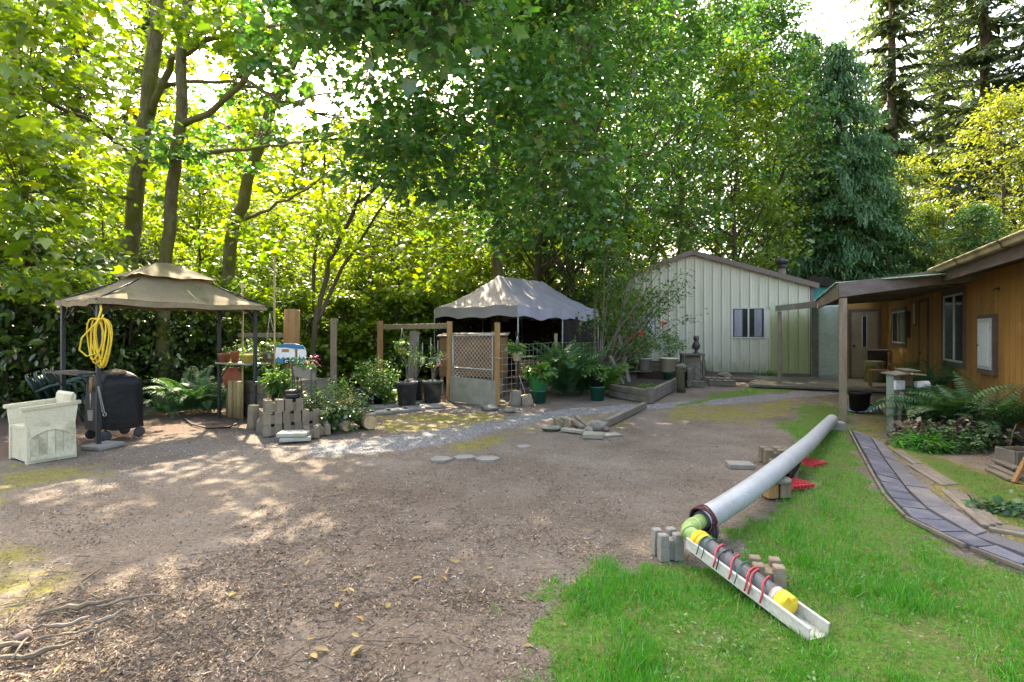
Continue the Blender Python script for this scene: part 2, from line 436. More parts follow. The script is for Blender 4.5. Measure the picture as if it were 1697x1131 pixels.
M['plywood'] = nmat('plywood', (.42, .3, .18), (.5, .37, .235), 3, .8, .15, 40, (1, 8, 1))
M['plywood_old'] = nmat('old_plywood', (.13, .07, .026), (.22, .12, .045), 3, .85, .3, 30, (1, 1, 4), dirt=(.12, .09, .05), dirt_amt=.6)
M['board_grey'] = nmat('mossy_board', (.2, .19, .145), (.29, .275, .22), 5, .9, .5, 40, dirt=(.2, .2, .11), dirt_amt=.7, dscale=3)
M['camper_blue'] = nmat('blue_paint', (.015, .11, .21), (.03, .16, .28), 4, .5, .1, 30)
M['camper_white'] = nmat('white_paint', (.6, .61, .58), (.7, .7, .66), 4, .55, .1, 30, dirt=(.4, .4, .33), dirt_amt=.4)
M['soil'] = nmat('potting_soil', (.03, .022, .016), (.07, .05, .035), 20, .95, 1, 40, bdist=.02)
M['meter'] = nmat('meter_white', (.6, .61, .62), (.72, .72, .72), 5, .35, .05, 30)
M['panel_white'] = nmat('panel_white', (.52, .56, .56), (.6, .63, .62), 3, .5, .05, 30)
M['dark_statue'] = nmat('dark_figurine', (.03, .03, .032), (.07, .07, .07), 6, .5, .3, 20)
M['hose_blue'] = nmat('blue_hose', (.07, .12, .18), (.12, .18, .26), 6, .45, .05, 30)
M['moss'] = nmat('moss', (.13, .15, .02), (.2, .21, .03), 8, .95, .6, 60)

def roofsheet():
    m, nt, bs = _new('green_fibreglass')
    nt.nodes.remove(bs); out = nt.nodes['Material Output']
    mp = coords(nt); n = noise(nt, mp, 3.0); rp = ramp(nt, [(.3, (.10, .34, .2)), (.55, (.2, .48, .33)), (.7, (.26, .36, .16))])
    nt.links.new(n.outputs['Fac'], rp.inputs[0])
    d = nt.nodes.new('ShaderNodeBsdfDiffuse'); t = nt.nodes.new('ShaderNodeBsdfTranslucent'); mx = nt.nodes.new('ShaderNodeMixShader')
    nt.links.new(rp.outputs[0], d.inputs[0]); nt.links.new(rp.outputs[0], t.inputs[0]); mx.inputs[0].default_value = .6
    nt.links.new(d.outputs[0], mx.inputs[1]); nt.links.new(t.outputs[0], mx.inputs[2]); nt.links.new(mx.outputs[0], out.inputs[0])
    return m
M['fibreglass'] = roofsheet()
M['roof_green'] = nmat('mossy_green_roof', (.09, .2, .13), (.16, .3, .2), 3, .7, .2, 30, dirt=(.12, .13, .05), dirt_amt=.7, dscale=2.5)

# ================================================================== GROUND
rng = np.random.default_rng(7)

def poly_px(pts, z=0.0):
    return np.array([[G(x, y, z).x, G(x, y, z).y] for x, y in pts])

def sdf(poly, P):
    """signed distance (positive inside) from points P (n,2) to polygon"""
    n = len(poly); d = np.full(len(P), 1e9); inside = np.zeros(len(P), bool)
    for i in range(n):
        a = poly[i]; b = poly[(i + 1) % n]; ab = b - a
        t = np.clip(((P - a) @ ab) / (ab @ ab + 1e-12), 0, 1)
        q = a + t[:, None] * ab
        d = np.minimum(d, np.hypot(*(P - q).T))
        c = ((a[1] > P[:, 1]) != (b[1] > P[:, 1])) & (P[:, 0] < (b[0] - a[0]) * (P[:, 1] - a[1]) / (b[1] - a[1] + 1e-12) + a[0])
        inside ^= c
    return np.where(inside, d, -d)

def line_d(pts, P):
    d = np.full(len(P), 1e9)
    for a, b in zip(pts[:-1], pts[1:]):
        ab = b - a; t = np.clip(((P - a) @ ab) / (ab @ ab + 1e-12), 0, 1)
        d = np.minimum(d, np.hypot(*(P - (a + t[:, None] * ab)).T))
    return d

_ph = rng.uniform(0, 6.28, (40, 2)); _dr = rng.uniform(0, 6.28, 40)
def wob(P, f=1.0, seed=0, octs=4):
    """cheap smooth noise, about -1..1"""
    out = np.zeros(len(P)); amp = 1.0; tot = 0
    for o in range(octs):
        for k in range(3):
            j = (o * 3 + k + seed * 5) % 40
            a = _dr[j]; fr = f * 2 ** o
            out += amp * np.sin((P[:, 0] * math.cos(a) + P[:, 1] * math.sin(a)) * fr * 2.1 + _ph[j, 0] + 1.7 * np.sin((P[:, 1] * math.cos(a) - P[:, 0] * math.sin(a)) * fr * 1.3 + _ph[j, 1]))
            tot += amp * .62
        amp *= .6
    return out / tot

def sstep(x, a, b):
    t = np.clip((x - a) / (b - a), 0, 1); return t * t * (3 - 2 * t)

LAWN = poly_px([(872, 1200), (880, 1131), (885, 1055), (955, 985), (1010, 958), (1105, 935), (1180, 900), (1250, 868), (1318, 840), (1345, 800), (1352, 765), (1335, 742), (1290, 722), (1300, 700), (1330, 672), (1380, 662), (1400, 690), (1409, 714), (1428, 750), (1448, 788), (1469, 823), (1507, 863), (1558, 888), (1622, 917), (1697, 945), (1800, 985), (1800, 1200)])
LAWN2 = poly_px([(1462, 737), (1500, 740), (1560, 752), (1640, 778), (1697, 800), (1820, 840), (1820, 935), (1697, 905), (1628, 870), (1558, 832), (1500, 775)])
STRIP = poly_px([(1120, 672), (1180, 652), (1240, 640), (1320, 634), (1345, 641), (1300, 650), (1200, 662), (1130, 674)])
MOSSES = [poly_px(p) for p in (
    [(600, 712), (640, 690), (690, 684), (790, 684), (860, 690), (800, 700), (700, 714), (640, 718)],
    [(715, 760), (730, 742), (790, 728), (860, 704), (915, 700), (900, 712), (830, 738), (760, 756)],
    [(-250, 1040), (0, 1020), (60, 975), (120, 930), (60, 905), (0, 900), (-250, 905)],
    [(-250, 870), (-100, 790), (20, 772), (150, 765), (230, 752), (200, 780), (90, 812), (0, 840)],
    [(960, 700), (1040, 683), (1110, 680), (1060, 695), (1000, 706)],
    [(1070, 690), (1120, 672), (1200, 672), (1330, 664), (1340, 690), (1250, 700), (1120, 697)],
    [(1405, 720), (1400, 690), (1440, 672), (1480, 690), (1490, 735), (1440, 735)])]
GPATH = np.array([[G(*p).x, G(*p).y] for p in [(560, 742), (640, 735), (740, 722), (820, 704), (880, 690), (960, 681), (1060, 674), (1180, 667), (1260, 659), (1330, 653), (1390, 648)]])
GYARD = poly_px([(120, 770), (230, 735), (260, 702), (380, 690), (470, 742), (600, 728), (640, 750), (500, 765), (340, 778), (200, 800), (60, 840), (-100, 880), (-100, 850), (60, 815)])
LITTER = poly_px([(-200, 1131), (60, 1010), (200, 965), (330, 930), (420, 870), (560, 820), (760, 780), (900, 800), (860, 880), (720, 930), (660, 1010), (560, 1131), (500, 1250), (-200, 1250)])

def masks(P):
    w1 = wob(P, 1.2, 1) * .16 + wob(P, 5.0, 2) * .06
    grass = np.maximum.reduce([sstep(sdf(LAWN, P) + w1 * 2.0 + wob(P, 11, 17) * .07, -.14, .16), sstep(sdf(LAWN2, P) + w1 - .12, -.1, .25) * .72, sstep(sdf(STRIP, P) + w1, -.1, .25) * .9])
    moss = np.zeros(len(P))
    for m in MOSSES: moss = np.maximum(moss, sstep(sdf(m, P) + w1 * 2, -.25, .3))
    moss = np.maximum(moss, sstep(sdf(LAWN2, P) + w1, -.15, .15))
    moss = moss * (.45 + .55 * sstep(wob(P, 2.3, 15) + .5 * wob(P, 7, 16), -.5, .4))
    gr = np.maximum(sstep(.33 + P[:, 0] * 0 + .10 * (P[:, 0] < -.5) - line_d(GPATH, P) + w1 * .9, -.14, .10), sstep(sdf(GYARD, P) + w1 * 3.5, -.5, .5) * .32)
    lit = sstep(sdf(LITTER, P) + w1 * 4, -.8, .4)
    return gr, moss, grass, lit

N = 380
u = np.linspace(-5.45, 5.45, N)
gx = .95 * np.sinh(u); gy = 4.2 + .95 * np.sinh(u)
XX, YY = np.meshgrid(gx, gy, indexing='ij')
P2 = np.stack([XX.ravel(), YY.ravel()], 1)
gr, ms, gs, lt = masks(P2)
def ground_z(P):
    far = np.clip(1 - np.hypot(P[:, 0], P[:, 1] - 6) / 22, 0, 1)
    g_, m_, s_, l_ = masks(P) if len(P) < 5000 else (gr, ms, gs, lt)
    z = far * (wob(P, .55, 3) * .018 + wob(P, 3.0, 4) * .008 * (1 - .5 * g_)) + wob(P, 9.0, 5) * .004 * far
    z = z + s_ * .012 + m_ * .008 - .012
    return z - .5 * np.clip(np.hypot(P[:, 0], P[:, 1]) - 60, 0, 1e9) * .0
zz = ground_z(P2)
verts = np.column_stack([P2, zz]).astype(np.float32)
ii, jj = np.meshgrid(np.arange(N - 1), np.arange(N - 1), indexing='ij')
a_ = (ii * N + jj).ravel(); b_ = a_ + N; c_ = b_ + 1; d_ = a_ + 1
tris = np.concatenate([np.stack([a_, b_, c_], 1), np.stack([a_, c_, d_], 1)])

def ground_material():
    m, nt, bs = _new('yard_ground')
    L = nt.links.new
    tc = nt.nodes.new('ShaderNodeTexCoord'); mp = nt.nodes.new('ShaderNodeMapping'); L(tc.outputs['Object'], mp.inputs[0])
    at = nt.nodes.new('ShaderNodeAttribute'); at.attribute_name = 'cover'
    sp = nt.nodes.new('ShaderNodeSeparateColor'); L(at.outputs['Color'], sp.inputs[0])
    # bare dirt: broad tone patches, specks, tiny stones
    nA = noise(nt, mp, .9, 6, .65); rA = ramp(nt, [(.3, (.108, .085, .064)), (.5, (.15, .124, .098)), (.72, (.205, .176, .146))]); L(nA.outputs['Fac'], rA.inputs[0])
    nB = noise(nt, mp, 38, 6, .75); rB = ramp(nt, [(.3, (.5, .48, .46)), (.5, (1, 1, 1)), (.7, (1.45, 1.42, 1.38))]); L(nB.outputs['Fac'], rB.inputs[0])
    dirt = mixc(nt, rA.outputs[0], rB.outputs[0], 1.0, 'MULTIPLY')
    vo = nt.nodes.new('ShaderNodeTexVoronoi'); vo.inputs['Scale'].default_value = 55; L(mp.outputs[0], vo.inputs['Vector'])
    rv = ramp(nt, [(.0, (1, 1, 1)), (.16, (1, 1, 1)), (.24, (0, 0, 0))]); L(vo.outputs['Distance'], rv.inputs[0])
    vsel = ramp(nt, [(.72, (0, 0, 0)), (.78, (1, 1, 1))]); L(vo.outputs['Color'], vsel.inputs[0])
    pm = mixc(nt, rv.outputs[0], vsel.outputs[0], 1.0, 'MULTIPLY')
    dirt = mixc(nt, dirt, (.36, .325, .29), pm)
    # gravel
    vg = nt.nodes.new('ShaderNodeTexVoronoi'); vg.inputs['Scale'].default_value = 48; L(mp.outputs[0], vg.inputs['Vector'])
    gray = ramp(nt, [(0, (.14, .138, .135)), (.45, (.235, .232, .228)), (.8, (.33, .322, .312)), (1, (.46, .45, .43))]); L(vg.outputs['Color'], gray.inputs[0])
    rg = ramp(nt, [(.2, (1, 1, 1)), (.75, (.35, .35, .35))]); L(vg.outputs['Distance'], rg.inputs[0])
    gravel = mixc(nt, gray.outputs[0], rg.outputs[0], .8, 'MULTIPLY')
    # moss and grass base
    nM = noise(nt, mp, 7, 6, .7); rM = ramp(nt, [(.3, (.125, .10, .058)), (.48, (.17, .15, .05)), (.7, (.21, .195, .045))]); L(nM.outputs['Fac'], rM.inputs[0])
    moss = mixc(nt, rM.outputs[0], rB.outputs[0], 1.0, 'MULTIPLY')
    nG = noise(nt, mp, 5, 6, .7); rG = ramp(nt, [(.3, (.12, .11, .05)), (.5, (.08, .14, .025)), (.7, (.055, .15, .018))]); L(nG.outputs['Fac'], rG.inputs[0])
    grass = mixc(nt, rG.outputs[0], rB.outputs[0], 1.0, 'MULTIPLY')
    # litter-dark humus
    hum = mixc(nt, (.075, .052, .04), (.15, .105, .078), nB.outputs['Fac'])
    nE = noise(nt, mp, 14, 5, .7)
    def edge(sock, lo=.35, hi=.65):
        ad = nt.nodes.new('ShaderNodeMath'); ad.operation = 'ADD'; L(sock, ad.inputs[0])
        sb = nt.nodes.new('ShaderNodeMath'); sb.operation = 'MULTIPLY_ADD'; L(nE.outputs['Fac'], sb.inputs[0]); sb.inputs[1].default_value = 1.1; sb.inputs[2].default_value = -.55
        L(sb.outputs[0], ad.inputs[1])
        mr = nt.nodes.new('ShaderNodeMapRange'); mr.inputs['From Min'].default_value = lo; mr.inputs['From Max'].default_value = hi; L(ad.outputs[0], mr.inputs['Value'])
        return mr.outputs[0]
    col = mixc(nt, dirt, hum, at.outputs['Alpha'])
    col = mixc(nt, col, gravel, edge(sp.outputs[0]))
    col = mixc(nt, col, moss, edge(sp.outputs[1], .36, .74))
    col = mixc(nt, col, grass, edge(sp.outputs[2]))
    L(col, bs.inputs['Base Color']); bs.inputs['Roughness'].default_value = .97; bs.inputs['Specular IOR Level'].default_value = .2
    b1 = nt.nodes.new('ShaderNodeBump'); b1.inputs['Strength'].default_value = .8; b1.inputs['Distance'].default_value = .018; L(nB.outputs['Fac'], b1.inputs['Height'])
    b2 = nt.nodes.new('ShaderNodeBump'); b2.inputs['Strength'].default_value = .6; b2.inputs['Distance'].default_value = .012; b2.invert = True
    L(vg.outputs['Distance'], b2.inputs['Height']); L(b1.outputs[0], b2.inputs['Normal']); L(b2.outputs[0], bs.inputs['Normal'])
    return m
gme = tri_mesh('ground', verts, tris, ground_material(), smooth=True)
at = gme.color_attributes.new('cover', 'FLOAT_COLOR', 'POINT')
far = np.clip((np.hypot(P2[:, 0], P2[:, 1]) - 14) / 8, 0, 1) * (P2[:, 1] > 8)
woods = np.maximum(far, sstep(-P2[:, 0] - 5.2 - wob(P2, .7, 6) * .4 + np.clip(P2[:, 1] - 7.6, -3, 8) * .8, -.3, .5) * (P2[:, 1] > 6))
at.data.foreach_set('color', np.stack([gr, ms, gs, np.clip(np.maximum(lt * .35, woods), 0, 1)], 1).astype(np.float32).ravel())
ground = bpy.data.objects.new('ground', gme); COL.objects.link(ground); tag(ground, kind='structure')

# ------------------------------------------------------------------ leaf and scatter tools
def rot_mats(yaw, pitch, roll):
    cy_, sy_ = np.cos(yaw), np.sin(yaw); cp, sp_ = np.cos(pitch), np.sin(pitch); cr, sr = np.cos(roll), np.sin(roll)
    z = np.zeros_like(yaw); o = np.ones_like(yaw)
    Rz = np.stack([np.stack([cy_, -sy_, z], -1), np.stack([sy_, cy_, z], -1), np.stack([z, z, o], -1)], -2)
    Rx = np.stack([np.stack([o, z, z], -1), np.stack([z, cp, -sp_], -1), np.stack([z, sp_, cp], -1)], -2)
    Ry = np.stack([np.stack([cr, z, sr], -1), np.stack([z, o, z], -1), np.stack([-sr, z, cr], -1)], -2)
    return Rz @ Rx @ Ry

def scatter(tv, tf, pos, mats, scl):
    """template verts/tris placed n times -> verts, tris"""
    tv = np.asarray(tv, float); tf = np.asarray(tf, int); n = len(pos)
    scl = np.asarray(scl, float)
    s3 = scl[:, None, None] if scl.ndim == 1 else scl[:, None, :]
    v = np.einsum('nij,nkj->nki', mats, tv[None] * s3) + pos[:, None, :]
    f = tf[None] + (np.arange(n) * len(tv))[:, None, None]
    return v.reshape(-1, 3), f.reshape(-1, 3)

def fan(outline, center):
    v = [center] + list(outline); n = len(outline)
    return np.array(v), np.array([[0, 1 + i, 1 + (i + 1) % n] for i in range(n)])

def sym(half, cz=.0):
    """half outline from base to tip on +x, mirrored"""
    r = [(x, y, z) for x, y, z in half]; l = [(-x, y, z) for x, y, z in half[::-1] if x > 1e-6]
    return r + l
T_MAPLE = fan(sym([(0, 0, 0), (.20, -.08, -.02), (.44, .06, -.09), (.34, .22, -.01), (.54, .50, -.12), (.27, .56, -.01), (0, 1.0, -.18)]), (0, .34, .06))
T_LOBE = fan(sym([(0, 0, 0), (.42, .12, -.05), (.24, .36, 0), (.44, .66, -.06), (0, 1, -.08)]), (0, .4, .04))
T_OVAL = (np.array([(0, 0, 0), (.24, .3, .05), (.2, .7, .02), (0, 1, -.08), (-.2, .7, .02), (-.24, .3, .05), (0, .5, 0)]), np.array([[0, 1, 6], [1, 2, 6], [2, 3, 6], [3, 4, 6], [4, 5, 6], [5, 0, 6]]))
T_NARROW = (np.array([(0, 0, 0), (.05, .3, .05), (.045, .7, .0), (0, 1, -.12), (-.045, .7, .0), (-.05, .3, .05), (0, .5, 0)]), np.array([[0, 1, 6], [1, 2, 6], [2, 3, 6], [3, 4, 6], [4, 5, 6], [5, 0, 6]]))
T_DIA = (np.array([(0, 0, 0), (.3, .45, .06), (0, 1, -.05), (-.3, .45, .06)]), np.array([[0, 1, 2], [0, 2, 3]]))
T_CURL = (np.array([(0, 0, 0), (.28, .3, .12), (.22, .7, .16), (0, 1, .05), (-.22, .7, .10), (-.28, .3, .10), (0, .5, 0)]), np.array([[0, 1, 6], [1, 2, 6], [2, 3, 6], [3, 4, 6], [4, 5, 6], [5, 0, 6]]))
T_BLADE = (np.array([(-.5, 0, 0), (.5, 0, 0), (.36, .10, .5), (-.36, .10, .5), (.0, .38, 1.0)]), np.array([[0, 1, 2], [0, 2, 3], [3, 2, 4]]))
_p = np.array([(1, 0, 0), (-1, 0, 0), (0, 1, 0), (0, -1, 0), (0, 0, .7), (0, 0, -.7)], float)
T_PEB = (_p, np.array([[0, 2, 4], [2, 1, 4], [1, 3, 4], [3, 0, 4], [2, 0, 5], [1, 2, 5], [3, 1, 5], [0, 3, 5]]))

def zat(P):
    z = np.zeros(len(P))
    for i in range(0, len(P), 4000):
        z[i:i + 4000] = ground_z(P[i:i + 4000])
    return z

def rand_view(n, y0, y1, power=1.0, xpad=0.3):
    """random ground points inside the view, denser near the camera"""
    q = rng.random(n) ** power
    Y = 1 / (1 / y0 + (1 / y1 - 1 / y0) * q)
    X = (rng.random(n) * 2 - 1) * (Y * .943 + xpad)
    return np.stack([X, Y], 1)

# gravel stones, dry leaves and wood chips, grass and moss: nobody could count them
P = np.concatenate([rand_view(60000, 3.2, 14), rand_view(26000, 6.5, 14)]); g_, m_, s_, l_ = [np.concatenate(x) for x in zip(*[masks(P[i:i + 4000]) for i in range(0, len(P), 4000)])]
keep = rng.random(len(P)) < g_ * .9 * (1 - s_) + .05 * (P[:, 1] < 7) * (1 - s_) * (1 - m_)
P = P[keep]; n = len(P)
v, f = scatter(*T_PEB, np.column_stack([P, zat(P) + .002]), rot_mats(rng.random(n) * 6.28, rng.normal(0, .3, n), rng.normal(0, .3, n)), np.stack([rng.uniform(.004, .012, n), rng.uniform(.004, .010, n), rng.uniform(.004, .009, n)], 1) * (.8 + .04 * P[:, 1:2]))
tag(bpy.data.objects.new('gravel', tri_mesh('gravel', v, f, M['stone_bits'])), 'grey crushed gravel along the curving path and yard', 'gravel', kind='stuff')
COL.objects.link(bpy.data.objects['gravel'])

P = rand_view(120000, 2.2, 13); msk = [np.concatenate(x) for x in zip(*[masks(P[i:i + 4000]) for i in range(0, len(P), 4000)])]
g_, m_, s_, l_ = msk
clump = sstep(wob(P, 1.4, 8) * .9 + l_ * .9, -.2, 1.1)
inyard = ((P[:, 1] < 9.2) & (P[:, 0] > -5.6)).astype(float)
keep = rng.random(len(P)) < (.09 + .75 * clump ** 1.4) * (1 - .92 * g_) * (1 - .93 * s_) * (1 - .7 * m_) * (.35 + .65 * inyard)
P = P[keep]; n = len(P)
v, f = scatter(*T_CURL, np.column_stack([P, zat(P) + .003]), rot_mats(rng.random(n) * 6.28, rng.normal(0, .35, n), rng.normal(0, .45, n)), np.stack([rng.uniform(.005, .019, n), rng.uniform(.009, .030, n) * (1 + 1.0 * (rng.random(n) < .10)), rng.uniform(.012, .034, n)], 1))
o = bpy.data.objects.new('leaf_litter', tri_mesh('leaf_litter', v, f, M['litter'])); COL.objects.link(o); tag(o, 'dry brown leaf litter and chips strewn over the bare dirt', 'leaf litter', kind='stuff')
# thin twigs in the litter
P = rand_view(5200, 2.2, 8); l_ = np.concatenate([masks(P[i:i + 4000])[3] * (1 - masks(P[i:i + 4000])[2]) for i in range(0, len(P), 4000)])
P = P[rng.random(len(P)) < l_ * .7 + .03 * (l_ > 0)]; n = len(P)
T_STICK = (np.array([(-.5, 0, 0), (.5, 0, 0), (0, 0, .9), (-.4, 1, .1), (.4, 1, .1), (0, 1, .8)]), np.array([[0, 1, 4], [0, 4, 3], [1, 2, 5], [1, 5, 4], [2, 0, 3], [2, 3, 5]]))
v, f = scatter(*T_STICK, np.column_stack([P, zat(P) + .002]), rot_mats(rng.random(n) * 6.28, rng.normal(.03, .06, n), rng.normal(0, .1, n)), np.stack([rng.uniform(.002, .006, n), rng.uniform(.04, .2, n), rng.uniform(.002, .006, n)], 1))
o = bpy.data.objects.new('twig_litter', tri_mesh('twig_litter', v, f, M['twig'])); COL.objects.link(o); tag(o, 'thin dead twigs scattered through the leaf litter', 'twigs', kind='stuff')

# lawn blades
def blades(name, P, dens, hmin, hmax, wid, mat, label, cat, lean=.35):
    keep = rng.random(len(P)) < dens
    P = P[keep]; n = len(P)
    tall = .62 + .38 * (wob(P, 1.7, 9) + .6 * wob(P, 6, 10))
    h = rng.uniform(hmin, hmax, n) * np.clip(tall, .35, 1.4)
    w = wid * rng.uniform(.7, 1.3, n) * (1 + P[:, 1] * .06)
    v, f = scatter(*T_BLADE, np.column_stack([P, zat(P) - .004]), rot_mats(rng.random(n) * 6.28, rng.normal(0, lean, n), rng.normal(0, lean * .6, n)), np.stack([w, h, h], 1))
    o = bpy.data.objects.new(name, tri_mesh(name, v, f, mat)); COL.objects.link(o); tag(o, label, cat, kind='stuff')
    return n
P = np.concatenate([rand_view(230000, 2.2, 9, 1.0, .1), rand_view(110000, 6, 18, 1.0)])
P = P[(P[:, 0] > -.2)]
s_ = np.concatenate([masks(P[i:i + 4000])[2] for i in range(0, len(P), 4000)])
patch = sstep(wob(P, .9, 11) + .5 * wob(P, 3.2, 12), -.75, .35)
in2 = sdf(LAWN2, P) > -.1
wear = sstep(wob(P, 2.6, 18) + .6 * wob(P, .8, 19), -1.0, -.1)
dens = np.where(in2, s_ * sstep(wob(P, 1.6, 13), .0, .5) * .8, s_ * (.15 + .85 * patch) * (.25 + .75 * wear))
pathkeep = np.ones(len(P))
blades('lawn_grass', P, dens * .8, .035, .085, .0032, M['grass'], 'bright green lawn grass beside the paver path', 'grass')
P = rand_view(90000, 2.2, 7, 1.0, .1); P = P[P[:, 0] > -.2]
s_ = np.concatenate([masks(P[i:i + 4000])[2] for i in range(0, len(P), 4000)])
tuft = sstep(wob(P, 3.4, 20) + .7 * wob(P, 9, 21), .25, .7)
blades('tall_grass_tufts', P, s_ * tuft * (sdf(LAWN, P) > -.15), .07, .13, .0034, M['grass'], 'longer grass tufts standing out of the lawn', 'grass', .5)
P = rand_view(26000, 2.2, 8, 1.0, .1); P = P[P[:, 0] > -.2]; s_ = np.concatenate([masks(P[i:i + 4000])[2] for i in range(0, len(P), 4000)])
P = P[rng.random(len(P)) < s_ * sstep(wob(P, 2.1, 22) + .5 * wob(P, 6, 23), .2, .7) * .8]; n = len(P)
v, f = scatter(*T_OVAL, np.column_stack([P, zat(P) + rng.uniform(.01, .035, n)]), rot_mats(rng.random(n) * 6.28, rng.normal(0, .4, n), rng.normal(0, .4, n)), rng.uniform(.010, .026, n))
o = bpy.data.objects.new('clover', tri_mesh('clover', v, f, M['herb'])); COL.objects.link(o); tag(o, 'small clover and weed leaves mixed into the lawn', 'weeds', kind='stuff')
P = rand_view(150000, 2.2, 13)
m_ = np.concatenate([masks(P[i:i + 4000])[1] for i in range(0, len(P), 4000)])
blades('moss_tufts', P, m_ * (.35 + .4 * sstep(wob(P, 2.2, 14), -.3, .4)) * .6, .012, .03, .005, M['moss_blade'], 'yellow green moss and dry grass patches at the yard edges', 'moss', .6)

# ================================================================== BUILDINGS
def frame(o, d):
    o = Vector((o[0], o[1], 0)); d = Vector((d[0], d[1], 0)).normalized(); nrm = Vector((-d.y, d.x, 0))
    def W(s, z, off=0.0): return o + d * s + nrm * off + Vector((0, 0, z))
    return W, d, nrm

def wbox(mb, W, s0, s1, z0, z1, o0, o1):
    """box in wall coordinates"""
    q = [W(s0, z0, o0), W(s1, z0, o0), W(s1, z0, o1), W(s0, z0, o1)]
    return mb.prism(q, (0, 0, z1 - z0))

# ---- the metal shop (gable end to the yard)
WS, sd, sn = frame((10.0, 18.2), (-.93, .367))      # s runs left along the wall; positive off = towards the yard?
if (Vector((0, 0, 0)) - Vector((10, 18.2, 0))).dot(sn) < 0:
    _W = WS; sn = -sn
    WS = lambda s, z, off=0.0, _W=_W: _W(s, z, -off)
SHOP_W, PEAK, EAVE_Z, PEAK_Z = 7.55, 3.76, 3.12, 4.36
def gable(s):
    return EAVE_Z + (PEAK_Z - EAVE_Z) * (1 - abs(s - PEAK) / PEAK)
shop = thing('metal_shop', 'pale ribbed metal shop building with brown roof trim and gable end', 'building', WS(SHOP_W / 2, 0))
mb = MB()                                              # body behind the cladding
q = [WS(0.02, .02, -.03), WS(SHOP_W - .02, .02, -.03), WS(SHOP_W - .02, EAVE_Z - .02, -.03), WS(PEAK, PEAK_Z - .03, -.03), WS(.02, EAVE_Z - .02, -.03)]
mb.prism(q, -sn * 8.9).build('wall', M['shop'], shop)
PW = .302
win = (1.42, 2.40, 1.31, 2.30)
def shop_strip(s0, s1, z0, zl=None, zr=None):
    """one ribbed sheet: flat pan with a raised trapezoid rib at its left edge and two small ones"""
    w = s1 - s0
    prof = [(0, .0), (.016, .045), (.046, .045), (.064, .0), (.13, .0), (.14, .006), (.155, .006), (.165, 0), (.215, 0), (.225, .006), (.24, .006), (.25, 0), (.302, 0)]
    k = w / .302
    mb = MB(); b = []
    for x, h in prof:
        s = s0 + x * k
        zt = gable(s) - .06 if zl is None else zl
        mb.v.append(WS(s, z0, h)); mb.v.append(WS(s, zt, h))
    for i in range(len(prof) - 1):
        mb.f.append([2 * i, 2 * i + 2, 2 * i + 3, 2 * i + 1]); mb.sm.append(False)
    return mb
ns = 25
for i in range(ns):
    s0 = .005 + i * PW; s1 = s0 + PW
    if s0 < win[1] - .02 and s1 > win[0] + .02:
        shop_strip(s0, s1, .08, win[2] - .03).build('siding_sheet', M['shop'], shop)
        shop_strip(s0, s1, win[3] + .03).build('siding_sheet', M['shop'], shop)
    else:
        shop_strip(s0, s1, .08).build('siding_sheet', M['shop_moss_roofglow'] if i < 4 else M['shop'], shop)
# screws
mb = MB()
for i in range(ns):
    for z in (.35, 1.0, 1.75, 2.5, 3.2, 3.8):
        s = .005 + i * PW + .19
        if z < gable(s) - .15 and not (win[0] - .1 < s < win[1] + .1 and win[2] - .1 < z < win[3] + .1):
            mb.box(WS(s, z, .008), (.014, .014, .014))
o = mb.build('screws', M['galv'], shop); o['kind'] = 'stuff'
o = thing  # keep name
wroot = MB(); wbox(wroot, WS, win[0], win[1], win[2], win[3], -.012, .0).build('window', M['room'], shop)
wobj = shop.children[-1]
fr = MB()
for (a, b, c, d) in ((win[0] - .04, win[1] + .04, win[3], win[3] + .04), (win[0] - .04, win[1] + .04, win[2] - .04, win[2]), (win[0] - .04, win[0], win[2], win[3]), (win[1], win[1] + .04, win[2], win[3]), (1.88, 1.93, win[2], win[3])):
    wbox(fr, WS, a, b, c, d, .002, .05)
fr.build('window_frame', M['win_frame'], wobj)
for (a, b) in ((win[0] + .05, 1.72), (2.10, 2.36)):
    cu = MB(); cu.sheet(lambda u_, v_: WS(a + (b - a) * u_, win[2] + .02 + (win[3] - win[2] - .04) * v_, .012 + .008 * math.sin(u_ * 30)), 24, 1).build('curtain', M['curtain'], wobj)
wbox(MB(), WS, win[0], win[1], win[2], win[3], .026, .03).build('pane', M['glass'], wobj)
# second window low on the left part, behind the shrub
wbox(MB(), WS, 5.05, 5.75, 1.3, 2.1, .03, .045).build('window', M['room'], shop)
w2 = shop.children[-1]
fr = MB()
for (a, b, c, d) in ((5.0, 5.8, 2.1, 2.15), (5.0, 5.8, 1.25, 1.3), (5.0, 5.05, 1.3, 2.1), (5.75, 5.8, 1.3, 2.1)): wbox(fr, WS, a, b, c, d, .03, .07)
fr.build('window_frame', M['win_frame'], w2)
MB().sheet(lambda u_, v_: WS(5.08 + .64 * u_, 1.32 + .76 * v_, .052 + .008 * math.sin(u_ * 40)), 24, 1).build('curtain', M['curtain'], w2)
